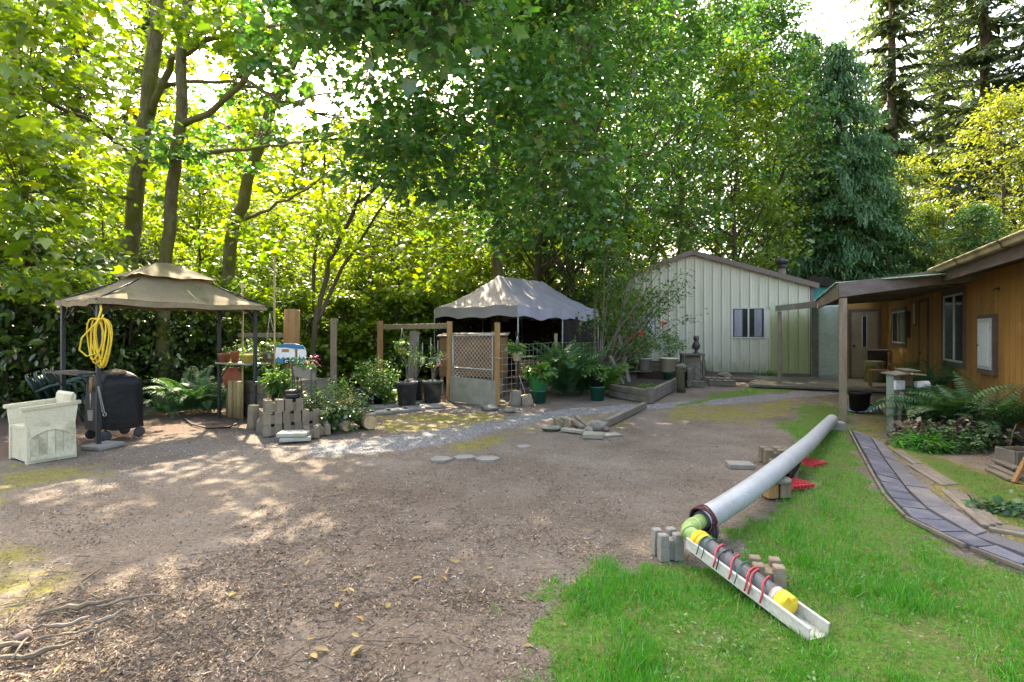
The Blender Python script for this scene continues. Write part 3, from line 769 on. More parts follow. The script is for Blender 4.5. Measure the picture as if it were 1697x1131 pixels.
# roof slabs and rake trim
mb = MB()
for sgn in (0, 1):
    e = -.22 if sgn == 0 else SHOP_W + .22
    ze = EAVE_Z + (PEAK_Z - EAVE_Z) * (-.22 / PEAK)
    q = [WS(e, ze, .16), WS(PEAK, PEAK_Z, .16), WS(PEAK, PEAK_Z + .05, .16), WS(e, ze + .05, .16)]
    mb.prism(q, -sn * 9.3)
mb.build('roof', M['shop_trim'], shop)
for sgn in (0, 1):
    e = -.24 if sgn == 0 else SHOP_W + .24
    ze = EAVE_Z + (PEAK_Z - EAVE_Z) * (-.24 / PEAK)
    MB().prism([WS(e, ze - .12, .165), WS(PEAK, PEAK_Z - .10, .165), WS(PEAK, PEAK_Z + .07, .165), WS(e, ze + .06, .165)], sn * .03).build('rake_trim', M['shop_trim'], shop)
wbox(MB(), WS, -.10, .0, .05, EAVE_Z, -.06, .05).build('corner_trim', M['shop_trim'], shop)
wbox(MB(), WS, -.02, SHOP_W, -.05, .085, -.05, .035).build('sill_timber', M['wood_bed'], shop)
# right-hand side: teal translucent sheet and the dark lean-to flashing above the gap
MB().prism([WS(-.12, 2.4, -.3), WS(-1.25, 2.4, -.3), WS(-1.25, 3.0, -.3), WS(-.12, 3.05, -.3)], -sn * .03).build('teal_sheet', M['teal'], shop)
MB().prism([WS(-.02, 3.08, -.1), WS(-1.7, 2.83, -.1), WS(-1.7, 3.02, -.1), WS(-.02, 3.38, -.1)], -sn * 2.5).build('lean_to_roof', M['tarp'], shop)
# chimney pipe
ch = thing('flue_pipe', 'round metal chimney pipe with cap on shop roof', 'chimney', WS(.72, 3.2, -1.6))
c = ch.location
MB().lathe([(.135, 0), (.135, .78)], c, 18).build('pipe', M['wood_bed'], ch)
MB().lathe([(.16, .62), (.16, .74)], c, 18).build('collar', M['metal_dark'], ch)
MB().lathe([(.15, .76), (.235, .83), (.235, .92), (.12, .97), (.0, .98)], c, 18).build('cap', M['metal_dark'], ch)
MB().tube([c + V(-.1, 0, .45), c + sd * 1.25 + V(0, 0, .18)], .016, 6).build('brace', M['galv'], ch)

# ---- the house on the right
WH, hd, hn = frame((6.7, 7.1), (.440, .898))
if (-Vector((6.7, 7.1, 0))).dot(hn) < 0:
    _H = WH; hn = -hn
    WH = lambda s, z, off=0.0, _H=_H: _H(s, z, -off)
house = thing('house', 'low house with ochre vertical board siding, gutter and brown trim', 'building', WH(3, 0))
T0, T1, HZ = -4.0, 9.95, 2.43
mb = MB(); q = [WH(T0, .05, -.02), WH(T1, .05, -.02), WH(T1, .05, -7), WH(T0, .05, -7)]
mb.prism(q, (0, 0, HZ - .05)).build('wall', M['groove'], house)
openings = [(2.40, 3.88, .86, 2.27), (7.15, 9.15, 1.12, 2.12), (5.0, 5.86, .06, 2.22)]
pw = .203; s = T0
while s < T1 - .05:
    e = min(s + pw, T1); segs = [(.2, HZ - .01)]
    for (a, b, z0, z1) in openings:
        if s + .09 > a and s + .11 < b:
            ns_ = []
            for (p0, p1) in segs:
                if z0 > p0 + .05: ns_.append((p0, z0))
                if z1 < p1 - .05: ns_.append((z1, p1))
            segs = ns_
    for (p0, p1) in segs:
        wbox(MB(), WH, s + .006, e - .006, p0, p1, -.004, .014).build('plank', M['siding'], house)
    s += pw
wbox(MB(), WH, T0, T1, .0, .22, .016, .055).build('skirt_board', M['wood_grey'], house)

def house_window(a, b, z0, z1, mull, trim=.10):
    wbox(MB(), WH, a, b, z0, z1, -.005, .0).build('window', M['room'], house)
    w = house.children[-1]
    fr = MB()
    for (p, q_, r_, t) in ((a, b, z1 - .035, z1), (a, b, z0, z0 + .035), (a, a + .035, z0 + .035, z1 - .035), (b - .035, b, z0 + .035, z1 - .035), (mull - .015, mull + .015, z0 + .035, z1 - .035)):
        wbox(fr, WH, p, q_, r_, t, .003, .03)
    fr.build('window_frame', M['win_frame'], w)
    wbox(MB(), WH, a + .03, mull, z0 + .03, z1 - .03, .012, .016).build('pane', M['glass'], w)
    wbox(MB(), WH, mull, b - .03, z0 + .03, z1 - .03, .018, .022).build('pane', M['glass'], w)
    for (p, q_, r_, t) in ((a - trim, b + trim, z1, z1 + trim), (a - trim, b + trim, z0 - trim, z0), (a - trim, a, z0, z1), (b, b + trim, z0, z1)):
        wbox(MB(), WH, p, q_, r_, t, .016, .04).build('window_trim', M['trim'], w)
house_window(2.5, 3.77, .95, 2.18, 3.1)
house_window(7.24, 9.05, 1.2, 2.04, 8.2)
MB().sheet(lambda u_, v_: WH(7.5 + .6 * u_, 1.22 + .8 * v_, .003 + .004 * math.sin(u_ * 30)), 20, 1).build('curtain', M['door_pale'], house.children[-1])
# side door with grooved face
wbox(MB(), WH, 5.06, 5.8, .1, 2.15, -.004, .012).build('door', M['siding'], house)
dr = house.children[-1]
for (p, q_, r_, t) in ((5.0, 5.06, .1, 2.2), (5.8, 5.86, .1, 2.2), (5.06, 5.8, 2.15, 2.2)): wbox(MB(), WH, p, q_, r_, t, .0, .03).build('door_trim', M['trim'], dr)
MB().lathe([(.02, 0), (.03, .02), (.03, .05), (.0, .06)], WH(5.7, 1.0, .02), 10).build('door_knob', M['metal_dark'], dr)
# eave: soffit, fascia, gutter in sections, low roof
E = .46
mb = MB(); mb.prism([WH(T0, HZ, .02), WH(T0, HZ - .03, E), WH(T0, HZ + .02, E), WH(T0, HZ + .05, .02)], WH(2.6, 0) - WH(T0, 0)).build('soffit', M['trim'], house)
MB().prism([WH(T0, HZ - .12, E), WH(T0, HZ - .12, E + .035), WH(T0, HZ + .09, E + .035), WH(T0, HZ + .09, E)], WH(2.0, 0) - WH(T0, 0)).build('fascia', M['trim'], house)
roof = MB()
roof.prism([WH(T0, HZ + .10, E + .02), WH(T0, HZ + .75, -3.6), WH(T0, HZ + .81, -3.6), WH(T0, HZ + .16, E + .02)], WH(T1 + .3, 0) - WH(T0, 0))
roof.prism([WH(T0, HZ + .75, -3.6), WH(T0, HZ + .1, -7.5), WH(T0, HZ + .16, -7.5), WH(T0, HZ + .81, -3.6)], WH(T1 + .3, 0) - WH(T0, 0))
roof.build('roof', M['shingle'], house)
gprof = [(0.0, .10), (.10, .10), (.115, .085), (.115, .075), (.085, .05), (.075, .01), (.06, .0), (0, .0)]
for (a, b) in ((T0, -1.2), (-1.19, .55), (.56, 2.1)):
    g0 = MB()
    g0.prism([WH(a, HZ + .04 + z, E + .037 + x) for x, z in gprof], WH(b, 0) - WH(a, 0)).build('gutter', M['gutter'], house)
mb = MB()
for sgap in (-1.2, .55):
    mb = MB(); mb.prism([WH(sgap - .03, HZ + .035 + z * 1.08, E + .036 + x * 1.06) for x, z in gprof], WH(.06, 0) - WH(0, 0)).build('gutter_joint', M['trim'], house)
# spot where the soffit steps at the porch
wbox(MB(), WH, 2.05, 6.0, HZ - .12, HZ - .02, .03, .22).build('ledger', M['trim'], house)
# meter cabinet with framed white door
cab = thing('wall_cabinet', 'narrow white panel in brown frame on ochre siding', 'cabinet', WH(1.25, .9, .02))
wbox(MB(), WH, .90, 1.62, .85, 1.76, .018, .07).build('frame', M['trim'], cab)
wbox(MB(), WH, .96, 1.55, .93, 1.70, .0705, .084).build('door', M['win_frame'], cab)
wbox(MB(), WH, 1.03, 1.50, .98, 1.63, .0845, .094).build('panel', M['panel_white'], cab)
MB().lathe([(.012, 0), (.018, .012), (0, .02)], WH(1.47, 1.28, .1), 8).build('knob', M['metal_dark'], cab)
t_ = thing('wall_spigot', 'tiny dark metal spigot sticking out of ochre siding', 'spigot', WH(.85, 2.12, .014))  # spigot on the siding, no lamp
MB().tube([WH(.85, 2.12, .01), WH(.85, 2.13, .05), WH(.86, 2.10, .08)], [.012, .01, .014], 8).build('spout', M['metal_dark'], t_)
MB().lathe([(.035, 0), (.035, .012)], WH(.85, 2.12, .016), 10, rot=Euler((R(90), 0, math.atan2(hn.y, hn.x) - math.pi / 2))).build('plate', M['metal_dark'], t_)
# thermometer and thin tubes on the siding
th = thing('wall_thermometer', 'long white thermometer tube hung beside the side door', 'thermometer', WH(6.15, 1.6, .02))
wbox(MB(), WH, 6.11, 6.19, 1.62, 2.2, .016, .03).build('backing', M['metal_dark'], th)
MB().tube([WH(6.15, 1.68, .045), WH(6.15, 2.16, .045)], .022, 8).build('tube', M['panel_white'], th)
for s_ in (6.75, 6.95):
    o = MB().tube([WH(s_, 1.35, .03), WH(s_, 2.0, .03)], .014, 6).build('wind_chime_rod', M['metal_dark'])
    tag(o, 'slim dark rod hung on ochre siding near thermometer', 'rod', 'dark rods on the siding')

# ---- wall closing the porch at the back with two doors
WB, bd, bn = frame((WH(T1, 0).x, WH(T1, 0).y), (-.898, .44))
if (-Vector((10, 16, 0))).dot(bn) < 0:
    _B = WB; bn = -bn
    WB = lambda s, z, off=0.0, _B=_B: _B(s, z, -off)
bw = thing('porch_back_wall', 'dim board wall closing the covered porch, holding two doors', 'wall', WB(1.2, 0))
wbox(MB(), WB, 0.0, 1.14, .05, 2.5, -.12, 0).build('wall', M['siding'], bw)
wbox(MB(), WB, 1.14, 1.95, .05, 2.4, -.36, -.24).build('panel_wall', M['door_pale'], bw)
wbox(MB(), WB, .24, .90, .14, 2.1, .0, .03).build('door', M['door_tan'], bw); dd = bw.children[-1]
wbox(MB(), WB, .52, .62, 1.05, 1.95, .031, .036).build('door_glass', M['room'], dd)
for (p, q_) in ((.505, .52), (.62, .635)): wbox(MB(), WB, p, q_, 1.03, 1.97, .031, .045).build('glass_bead', M['win_frame'], dd)
MB().lathe([(.02, 0), (.032, .03), (.03, .05), (0, .06)], WB(.84, 1.05, .05), 10).build('door_knob', M['metal_dark'], dd)
for (p, q_, r_, t) in ((.17, .24, .1, 2.18), (.90, .97, .1, 2.18), (.24, .90, 2.1, 2.18)): wbox(MB(), WB, p, q_, r_, t, .0, .05).build('door_trim', M['trim'], dd)
wbox(MB(), WB, 1.2, 1.76, .14, 2.22, -.239, -.2).build('door', M['door_pale'], bw); dd = bw.children[-1]
wbox(MB(), WB, 1.77, 1.94, .1, 2.3, -.239, -.14).build('door_trim', M['wood_bed'], dd)
wbox(MB(), WB, 1.141, 1.195, .1, 2.3, -.239, -.16).build('door_trim', M['trim'], dd)
lampf = thing('porch_light', 'white fluorescent strip light under the porch roof edge', 'light', WB(1.9, 2.24, .6))
wbox(MB(), WB, 1.1, 1.8, 2.24, 2.30, .5, .62).build('diffuser', M['panel_white'], lampf)
wbox(MB(), WB, 1.1, 1.8, 2.302, 2.33, .48, .64).build('housing', M['metal_dark'], lampf)

# ---- covered porch: posts, beams, rafters, green corrugated sheets
porch = thing('porch_cover', 'weathered timber porch cover with green corrugated roof sheets against house', 'porch', (6.3, 11.5, 0))
A0 = G(1397, 699)                                   # near post foot
FP = G(1292, 641)                                   # far post foot
def rpost(p, w, z):
    MB().box((p.x, p.y, z / 2), (w, w, z), Euler((0, 0, math.atan2(hd.y, hd.x))), .008).build('post', M['wood_post'], porch)
rpost(A0, .112, 2.06); rpost(FP, .10, 2.05)
A1 = WH(1.75, 0, E - .02)                          # where the front beam meets the eave
MB().prism([A0 + V(-.09, -.05, 2.07), A1 + V(0, 0, 2.29), A1 + V(0, 0, 2.52), A0 + V(-.09, -.05, 2.31)], hd * .075).build('front_beam', M['beam'], porch)
A2 = A0 + hd * 5.6
MB().prism([A0 + V(-.07, .03, 2.05), A2 + V(-.07, .03, 2.10), A2 + V(-.07, .03, 2.29), A0 + V(-.07, .03, 2.30)], -hn * .05).build('edge_beam', M['beam'], porch)
MB().prism([FP + V(-.14, -.05, 2.055), A2 + V(.0, -.15, 2.14), A2 + V(.0, -.15, 2.31), FP + V(-.14, -.05, 2.20)], hd * .12).build('far_beam', M['wood_grey'], porch)
for k in range(7):
    p = A0 + hd * (.55 + k * .92); e = WH((p - Vector((6.7, 7.1, 0))).dot(hd), 0, .02)
    MB().bar(p + V(0, 0, 2.24), e + V(0, 0, 2.36), .045, .12).build('rafter', M['wood_bed'], porch)
# sheets
def corr(p0, p1, q0, q1, n=10, per=9):
    """corrugated sheet between edge p0->p1 (low) and q0->q1 (high); waves run along the low edge"""
    return MB().sheet(lambda u_, v_: (p0.lerp(p1, u_)).lerp(q0.lerp(q1, u_), v_) + V(0, 0, .016 * math.sin(u_ * per * 6.283)), per * 8, 2)
for k in range(8):
    a = A0 + hd * (.14 + k * .82) + hn * .10 + V(0, 0, 2.325 + .004 * (k % 2)); b = a + hd * .86
    qa = WH((a - Vector((6.7, 7.1, 0))).dot(hd), 2.44 + .004 * (k % 2), .0); qb = qa + hd * .86
    corr(a, b, qa, qb).build('roof_sheet', M['roof_green'], porch)
for k in range(4):
    a = FP + V(-.16, 0, 2.20 + .004 * (k % 2)) + hd * (.02 + k * .8); b = a + hd * .84
    qa = a + (-hn) * 1.35 + V(0, 0, .12); qb = qa + hd * .84
    corr(a, b, qa, qb).build('roof_sheet', M['fibreglass'], porch)
# porch floor: boards and edge
pf = thing('porch_deck', 'low grey weathered boardwalk floor under the porch', 'deck', (8.2, 13.5, 0))
for k in range(16):
    a = WB(-.2, 0, .25 + k * .2)
    b = WB(3.6 - .05 * (k % 3), 0, .25 + k * .2)
    MB().prism([a + V(0, 0, .03), a + bn * .19 + V(0, 0, .03), a + bn * .19 + V(0, 0, .09), a + V(0, 0, .09)], b - a).build('board', M['wood_bed'], pf)
0 and MB().prism([WH(1.2, .0, .02), WH(9.9, .0, .02), WH(9.9, .0, 1.75), WH(1.8, .0, 1.72)], (0, 0, .018)).build('porch_ground_slab', M['concrete'])

# ================================================================== TREES AND SHRUBS
def cluster_leaves(r_, C, CR, per, tmpl, size, pitch=(-.35, .4), roll=.45, flat=.22, droop=.25, jit=.35):
    """leaves in flattened sprays round each centre of C"""
    n = len(C) * per
    ci = np.repeat(np.arange(len(C)), per)
    a = r_.random(n) * 6.283; q = np.sqrt(r_.random(n)); cr = CR[ci]
    rr = q * cr
    pos = C[ci] + np.stack([rr * np.cos(a), rr * np.sin(a), r_.normal(0, flat, n) * cr - droop * q * q * cr], 1)
    sz = size * np.exp(r_.normal(0, jit, n) * .8)
    yaw = a - math.pi / 2 + r_.normal(0, .7, n)
    m = rot_mats(yaw, r_.normal(pitch[0], pitch[1], n), r_.normal(0, roll, n))
    return scatter(*tmpl, pos, m, sz)

def limb_path(p, q, r_, sag=.0, n=6, wig=.06):
    p = np.array(p, float); q = np.array(q, float); L = np.linalg.norm(q - p)
    t = np.linspace(0, 1, n)[:, None]
    pts = p + (q - p) * t
    pts[:, 2] += np.sin(t[:, 0] * math.pi) * sag * L
    pts[1:-1] += r_.normal(0, wig * L / n * 1.6, (n - 2, 3))
    return pts

def wood(limbs, twigs, n_big=9):
    mb = MB()
    for pts, rad in limbs: mb.tube([tuple(p) for p in pts], list(rad), n_big if max(rad) > .06 else 6)
    for a, b, r in twigs:
        mid = (a + b) / 2; mid = mid + np.array([0, 0, .06 * np.linalg.norm(b - a)])
        mb.tube([tuple(a), tuple(mid), tuple(b)], [r, r * .7, r * .3], 3, cap=False)
    return mb

def nearest_twigs(C, limbs, r0=.014, maxl=4.0):
    P_ = []; 
    for pts, rad in limbs:
        for a, b in zip(pts[:-1], pts[1:]):
            for t in (0, .33, .66): P_.append(a + (b - a) * t)
        P_.append(pts[-1])
    P_ = np.array(P_); tw = []
    for c in C:
        e = P_ - c; e[:, 2] += .4
        d = np.linalg.norm(e, axis=1); j = int(np.argmin(d))
        if d[j] < maxl: tw.append((P_[j], c, r0))
    return tw

def broadleaf(name, label, cat, seed, H, z0, Rm, ncl, per, size, crad, tmpl, leaf, bark, r0, group=None, lean=(0, 0), nlimb=14, shape=(.55, .6), gap=.25, pitch=(-.35, .4)):
    r_ = np.random.default_rng(seed)
    root = thing(name, label, cat, (0, 0, 0), group)
    n = 10; t = np.linspace(0, 1, n)
    trunk = np.stack([lean[0] * t * H + r_.normal(0, .05, n) * (t > 0) * H / 12, lean[1] * t * H + r_.normal(0, .05, n) * (t > 0) * H / 12, t * H * .93 - .1], 1)
    limbs = [(trunk, r0 * (1.25 - .25 * np.minimum(t * 8, 1)) * (1 - .85 * t))]
    C = []
    while len(C) < ncl:
        h = r_.random() ; z = z0 + (H - z0) * h
        prof = math.sin(math.pi * min(1, max(0, (h + .12) / 1.18)) ** shape[0]) ** shape[1]
        a = r_.random() * 6.283; rr = Rm * prof * r_.random() ** .45
        lob = .78 + .22 * math.sin(3 * a + seed + h * 5) + .12 * math.sin(7 * a + h * 11)
        k = min(n - 1, int(z / H * (n - 1)))
        p = np.array([trunk[k, 0] + rr * lob * math.cos(a), trunk[k, 1] + rr * lob * math.sin(a), z])
        if math.sin(p[0] * 1.7 + seed) * math.sin(p[1] * 1.6 + seed * 2) * math.sin(p[2] * 1.5 + seed * 3) > gap: continue
        C.append(p)
    C = np.array(C); CR = crad * np.exp(r_.normal(0, .25, len(C)))
    order = np.argsort(-np.hypot(C[:, 0] - lean[0] * C[:, 2], C[:, 1] - lean[1] * C[:, 2]) - r_.random(len(C)) * Rm * .4)
    for j in order[:nlimb]:
        e = C[j]; zr = max(H * .12, e[2] - np.hypot(e[0], e[1]) * r_.uniform(.3, .7)); k = min(n - 1, zr / H * (n - 1) / .93)
        b = trunk[int(k)]
        rb = max(.02, r0 * (1 - .85 * k / n) * .42)
        pts = limb_path(b, e, r_, .06); limbs.append((pts, np.linspace(rb, .014, len(pts))))
    wm = wood(limbs, nearest_twigs(C, limbs))
    wm.build('trunk', bark, root)
    v, f = cluster_leaves(r_, C, CR, per, tmpl, size, pitch)
    child('crown', tri_mesh(name + '_crown', v, f, leaf), root)
    return root

def put(proto, first, x, y, rz, sc=1.0, label=None, group=None, sz=None):
    o = proto if first else copy_tree(proto)
    o.location = (x, y, 0); o.rotation_euler = (0, 0, rz); o.scale = (sc, sc, sc if sz is None else sz)
    if label: o['label'] = label
    if group: o['group'] = group
    return o

def at_px(px, Y): return ((px - CX) / FPX * Y, Y)

rr0 = random.Random(11)
# ---- mossy maples on the left whose trunks and limbs can be followed
def hero(name, label, seed, Y, trunk_px, r_base, r_top, limb_px, boxes, leaf, tmpl, per, size, crad, shade_sprays=None, bark='bark'):
    """trunk and limbs along measured lines, sprays of leaves in the listed volumes (px range, py range, depth range, count)"""
    r_ = np.random.default_rng(seed)
    def pt(q): return np.array(D(q[0], q[1], q[2] if len(q) > 2 else Y))
    tr = [pt(q) for q in trunk_px]
    base = tr[0].copy(); base[2] = -.1
    tr = np.array([base] + tr) if tr[0][2] > .1 else np.array(tr)
    loc = Vector((tr[0][0], tr[0][1], 0)); off = np.array(loc)
    root = thing(name, label, 'tree', loc)
    rad = np.linspace(r_base, r_top, len(tr)); rad[0] *= 1.2
    # finer trunk
    ts = np.linspace(0, len(tr) - 1, len(tr) * 4)
    fine = np.stack([np.interp(ts, np.arange(len(tr)), tr[:, k]) for k in range(3)], 1) + r_.normal(0, .02, (len(ts), 3))
    limbs = [(fine - off, np.interp(ts, np.arange(len(tr)), rad))]
    for pl, ra, rb in limb_px:
        q = np.array([pt(p) for p in pl]); ts = np.linspace(0, len(q) - 1, len(q) * 3)
        fq = np.stack([np.interp(ts, np.arange(len(q)), q[:, k]) for k in range(3)], 1); fq[1:] += r_.normal(0, .025, (len(fq) - 1, 3))
        limbs.append((fq - off, np.linspace(ra, rb, len(ts))))
    C = []
    for (x0, x1, y0, y1, d0, d1, n) in boxes:
        for _ in range(n):
            d = r_.uniform(d0, d1); C.append(np.array(D(r_.uniform(x0, x1), r_.uniform(y0, y1), d)))
    C = np.array(C)
    if shade_sprays is not None: C = np.concatenate([C, shade_sprays(r_)])
    C = C - off
    wood(limbs, nearest_twigs(C, limbs, .013, 3.2)).build('trunk', M[bark], root, local=True)
    v, f = cluster_leaves(r_, C, crad * np.exp(r_.normal(0, .25, len(C))), per, tmpl, size)
    child('crown', tri_mesh(name + '_crown', v, f, leaf), root)
    return root

def high(x0, x1, y0, y1, z0, z1, n):  # unseen leaf sprays above the view, added to shade the yard
    return lambda r_: np.stack([r_.uniform(x0, x1, n), r_.uniform(y0, y1, n), r_.uniform(z0, z1, n)], 1)

hero('maple_tree', 'stout mossy trunk rising behind the gazebo roof, thickest of the maples', 21, 12.5,
     [(208, 600), (212, 440), (228, 300), (245, 160), (262, 40), (270, -80), (280, -260)], .2, .13,
     [([(250, 190, 12.5), (285, 100, 12.0), (340, 70, 11.0), (420, 45, 10.5), (500, 35, 10)], .085, .025),
      ([(255, 150, 12.5), (300, 135, 12.2), (390, 135, 11.5), (470, 165, 11)], .06, .02),
      ([(232, 270, 12.5), (150, 200, 11), (60, 160, 10), (-40, 150, 9.4)], .06, .02),
      ([(225, 330, 12.5), (140, 310, 11), (40, 320, 9.8)], .05, .015)],
     [(-140, 175, -60, 240, 7.5, 12.2, 92), (-120, 165, 230, 470, 8.0, 12, 66), (150, 330, -60, 330, 13, 15, 26), (300, 440, -60, 90, 10, 13.5, 26)],
     M['maple'], T_MAPLE, 46, .14, .62, high(-14, -9, 10, 16, 10, 16, 50))
hero('maple_tree', 'slimmer forked maple trunk with long limbs reaching right over the yard', 22, 11.5,
     [(270, 600), (276, 420), (290, 270), (302, 130), (312, 0), (322, -150), (330, -300)], .135, .09,
     [([(300, 208, 11.5), (350, 185, 11.2), (405, 130, 10.8), (440, 90, 10.4), (475, 45, 10)], .075, .03),
      ([(302, 262, 11.5), (380, 248, 11.2), (450, 240, 10.9), (530, 230, 10.5)], .05, .015),
      ([(405, 130, 10.8), (460, 165, 10.5), (520, 185, 10.1)], .04, .015),
      ([(420, 112, 10.6), (425, 70, 10.4), (430, 30, 10.4)], .035, .015),
      ([(312, 0, 11.5), (345, -60, 11.2), (380, -140, 11)], .08, .05),
      ([(475, 45, 10), (560, 50, 9), (660, 20, 8.2), (760, 20, 7.6)], .035, .012)],
     [(250, 480, 60, 330, 10.5, 13, 18), (440, 640, -60, 70, 7.6, 10.4, 42), (600, 800, -70, 70, 6.8, 9, 40), (430, 640, 90, 240, 9.5, 12.5, 13), (560, 690, 200, 290, 9, 11, 12)],
     M['maple_cool'], T_MAPLE, 40, .135, .55, lambda r_: np.concatenate([high(-4, 2, 8.5, 14, 9, 14, 110)(r_), high(-5.5, -1, 11.5, 18, 9.2, 15, 130)(r_)]))
hero('maple_tree', 'leaning bare maple trunk slanting to the right behind the forked one', 23, 14.0,
     [(370, 600), (385, 390), (415, 285), (450, 180), (505, 60), (555, -60), (600, -200)], .17, .11,
     [([(372, 372, 14), (430, 355, 13.4), (480, 330, 13), (545, 285, 12.5)], .05, .02),
      ([(450, 180, 14), (520, 160, 13.6), (600, 150, 13)], .04, .015)],
     [(330, 560, 330, 470, 12.5, 16, 26), (520, 700, -40, 80, 12, 15, 26)],
     M['maple'], T_MAPLE, 38, .135, .6, high(-4, 1, 12, 18, 10.5, 17, 120))
# slim twin stems leaning over the garden fence
hero('vine_maple', 'pair of slim dark stems leaning right above the garden fence posts', 24, 13.5,
     [(520, 545), (548, 430), (590, 340), (640, 290), (690, 240)], .075, .03,
     [([(520, 545, 13.5), (565, 450, 13.7), (615, 370, 13.7), (660, 300, 13.5)], .055, .02),
      ([(590, 340, 13.5), (600, 290, 13.2), (650, 230, 12.8)], .03, .012)],
     [(520, 760, 190, 420, 11.8, 15, 60), (640, 760, 400, 470, 12, 14, 12)],
     M['under'], T_LOBE, 26, .13, .5, None, 'bark_dark')
hero('vine_maple', 'thin straight sapling with sparse twigs between the leaning maple and fence', 25, 15.0,
     [(515, 600), (522, 430), (532, 330), (540, 240)], .06, .03, [([(525, 400, 15), (560, 360, 14.6), (600, 350, 14.2)], .025, .01)],
     [(440, 640, 240, 430, 13.5, 17, 40)], M['under'], T_LOBE, 26, .12, .5, None, 'bark_dark')
# the maple whose layered sprays hang over the tent
hero('maple_tree', 'tall maple behind tent, layered sprays of blue green leaves hanging low', 26, 17.0,
     [(822, 560), (825, 430), (822, 330), (815, 200), (805, 60), (800, -120)], .2, .13,
     [([(818, 250, 17), (760, 220, 15), (700, 220, 13), (640, 235, 12)], .06, .02),
      ([(820, 290, 17), (880, 270, 15.5), (950, 250, 14), (1010, 270, 13)], .06, .02),
      ([(812, 170, 17), (880, 130, 15.5), (960, 110, 14)], .06, .02)],
     [(620, 1010, 130, 330, 10.5, 14.5, 120), (680, 1020, 310, 410, 12, 16, 26), (690, 1000, 20, 150, 11.5, 16, 60)],
     M['maple_cool'], T_MAPLE, 44, .135, .6, high(-4, 6, 13, 21, 10, 18, 190))

# ---- prototypes copied through the woods
mA = broadleaf('maple_tree', 'big maple in the woods', 'tree', 31, 17, 5.2, 4.6, 330, 52, .145, .75, T_LOBE, M['maple_cool'], M['bark_dark'], .2, nlimb=18)
mB = broadleaf('maple_tree', 'big maple in the woods', 'tree', 32, 15, 2.6, 4.0, 300, 50, .135, .7, T_LOBE, M['maple'], M['bark_dark'], .17, nlimb=16, lean=(.05, .02))
uA = broadleaf('understory_tree', 'small light tree', 'tree', 33, 6.5, .4, 2.2, 170, 30, .115, .5, T_LOBE, M['under'], M['bark_dark'], .06, nlimb=12, gap=.3)
sA = broadleaf('leafy_shrub', 'dense glossy shrub', 'shrub', 34, 2.9, .1, 1.5, 130, 34, .11, .32, T_OVAL, M['laurel'], M['bark_dark'], .05, nlimb=12, shape=(.7, .5), gap=.5, pitch=(-.2, .6))
sB = broadleaf('leafy_shrub', 'light green shrub', 'shrub', 35, 2.6, .1, 1.4, 110, 30, .10, .32, T_LOBE, M['under'], M['bark_dark'], .04, nlimb=12, shape=(.7, .5), gap=.5)
gA = broadleaf('golden_tree', 'pale yellow green tree catching the sun behind the house', 'tree', 36, 12.5, 1.6, 3.4, 330, 34, .14, .55, T_OVAL, M['golden'], M['bark_dark'], .16, nlimb=16, gap=.2)

gt = 'maples of the wood behind the yard'
spots = [(mA, 892, 19, .9, 'dark trunk standing right behind the tent ridge'), (mA, 945, 18, .85, 'dark trunk slanting right behind the shrub and tent'), (mB, 915, 21.5, 1.0, 'maple between the two dark trunks behind the tent'),
         (mA, 1040, 23.5, .95, 'leafy maple hanging over the left end of the metal shop'), (mA, 1128, 26, 1.05, 'broad maple towering over the shop roof peak'), (mB, 1215, 25.5, .95, 'full low maple crown pressing on the shop roof'),
         (mA, 1270, 29, 1.0, 'maple crown between shop chimney and cedar'), (mB, 700, 26, .75, 'backlit maple deep behind the garden fence'), (mA, 760, 34, .7, 'deep wood maple far behind the tent'), (mA, 860, 36, .8, 'deep wood maple behind the slanting trunk'),
         (mA, 980, 36, .95, 'deep wood maple behind shop gable end'), (mB, 1090, 34, 1.1, 'tall deep wood maple beyond the shop'), (mA, 1190, 35, 1.3, 'tallest maple beyond the shop roof ridge'), (mB, 60, 33, .8, 'far maple deep behind the stout mossy trunk')]
used = set()
for k, (pr, px, Y, sc, lb) in enumerate(spots):
    x, y = at_px(px, Y)
    put(pr, pr.name not in used, x, y, rr0.uniform(0, 6.28), sc, lb, gt, sc * rr0.uniform(.95, 1.2)); used.add(pr.name)
# understory: backlit small trees
us = [(-40, 15), (90, 16), (170, 15), (240, 18), (330, 17), (400, 19), (460, 17), (540, 20), (600, 18), (660, 17), (720, 19), (780, 21), (840, 22), (900, 23), (1000, 20), (380, 22), (500, 24), (450, 21), (560, 23), (300, 21), (200, 20), (680, 21), (640, 25), (740, 27), (250, 27), (120, 25), (1060, 24)]
for k, (px, Y) in enumerate(us):
    x, y = at_px(px, Y)
    put(uA, k == 0, x, y, rr0.uniform(0, 6.28), rr0.uniform(.75, 1.15), 'backlit yellow green understory tree in the woods behind the yard', 'understory trees behind the yard')
for k, (px, Y, sc) in enumerate(((130, 30, 2.0), (235, 33, 2.2), (330, 29, 2.1), (420, 33, 2.4), (500, 30, 2.0), (575, 34, 2.3), (650, 31, 2.0), (720, 35, 2.2), (790, 30, 1.9), (40, 27, 1.8))):
    x, y = at_px(px, Y)
    put(uA, False, x, y, rr0.uniform(0, 6.28), sc, 'tall bright green tree far back behind the bare trunks', 'far bright trees filling the wood gaps')
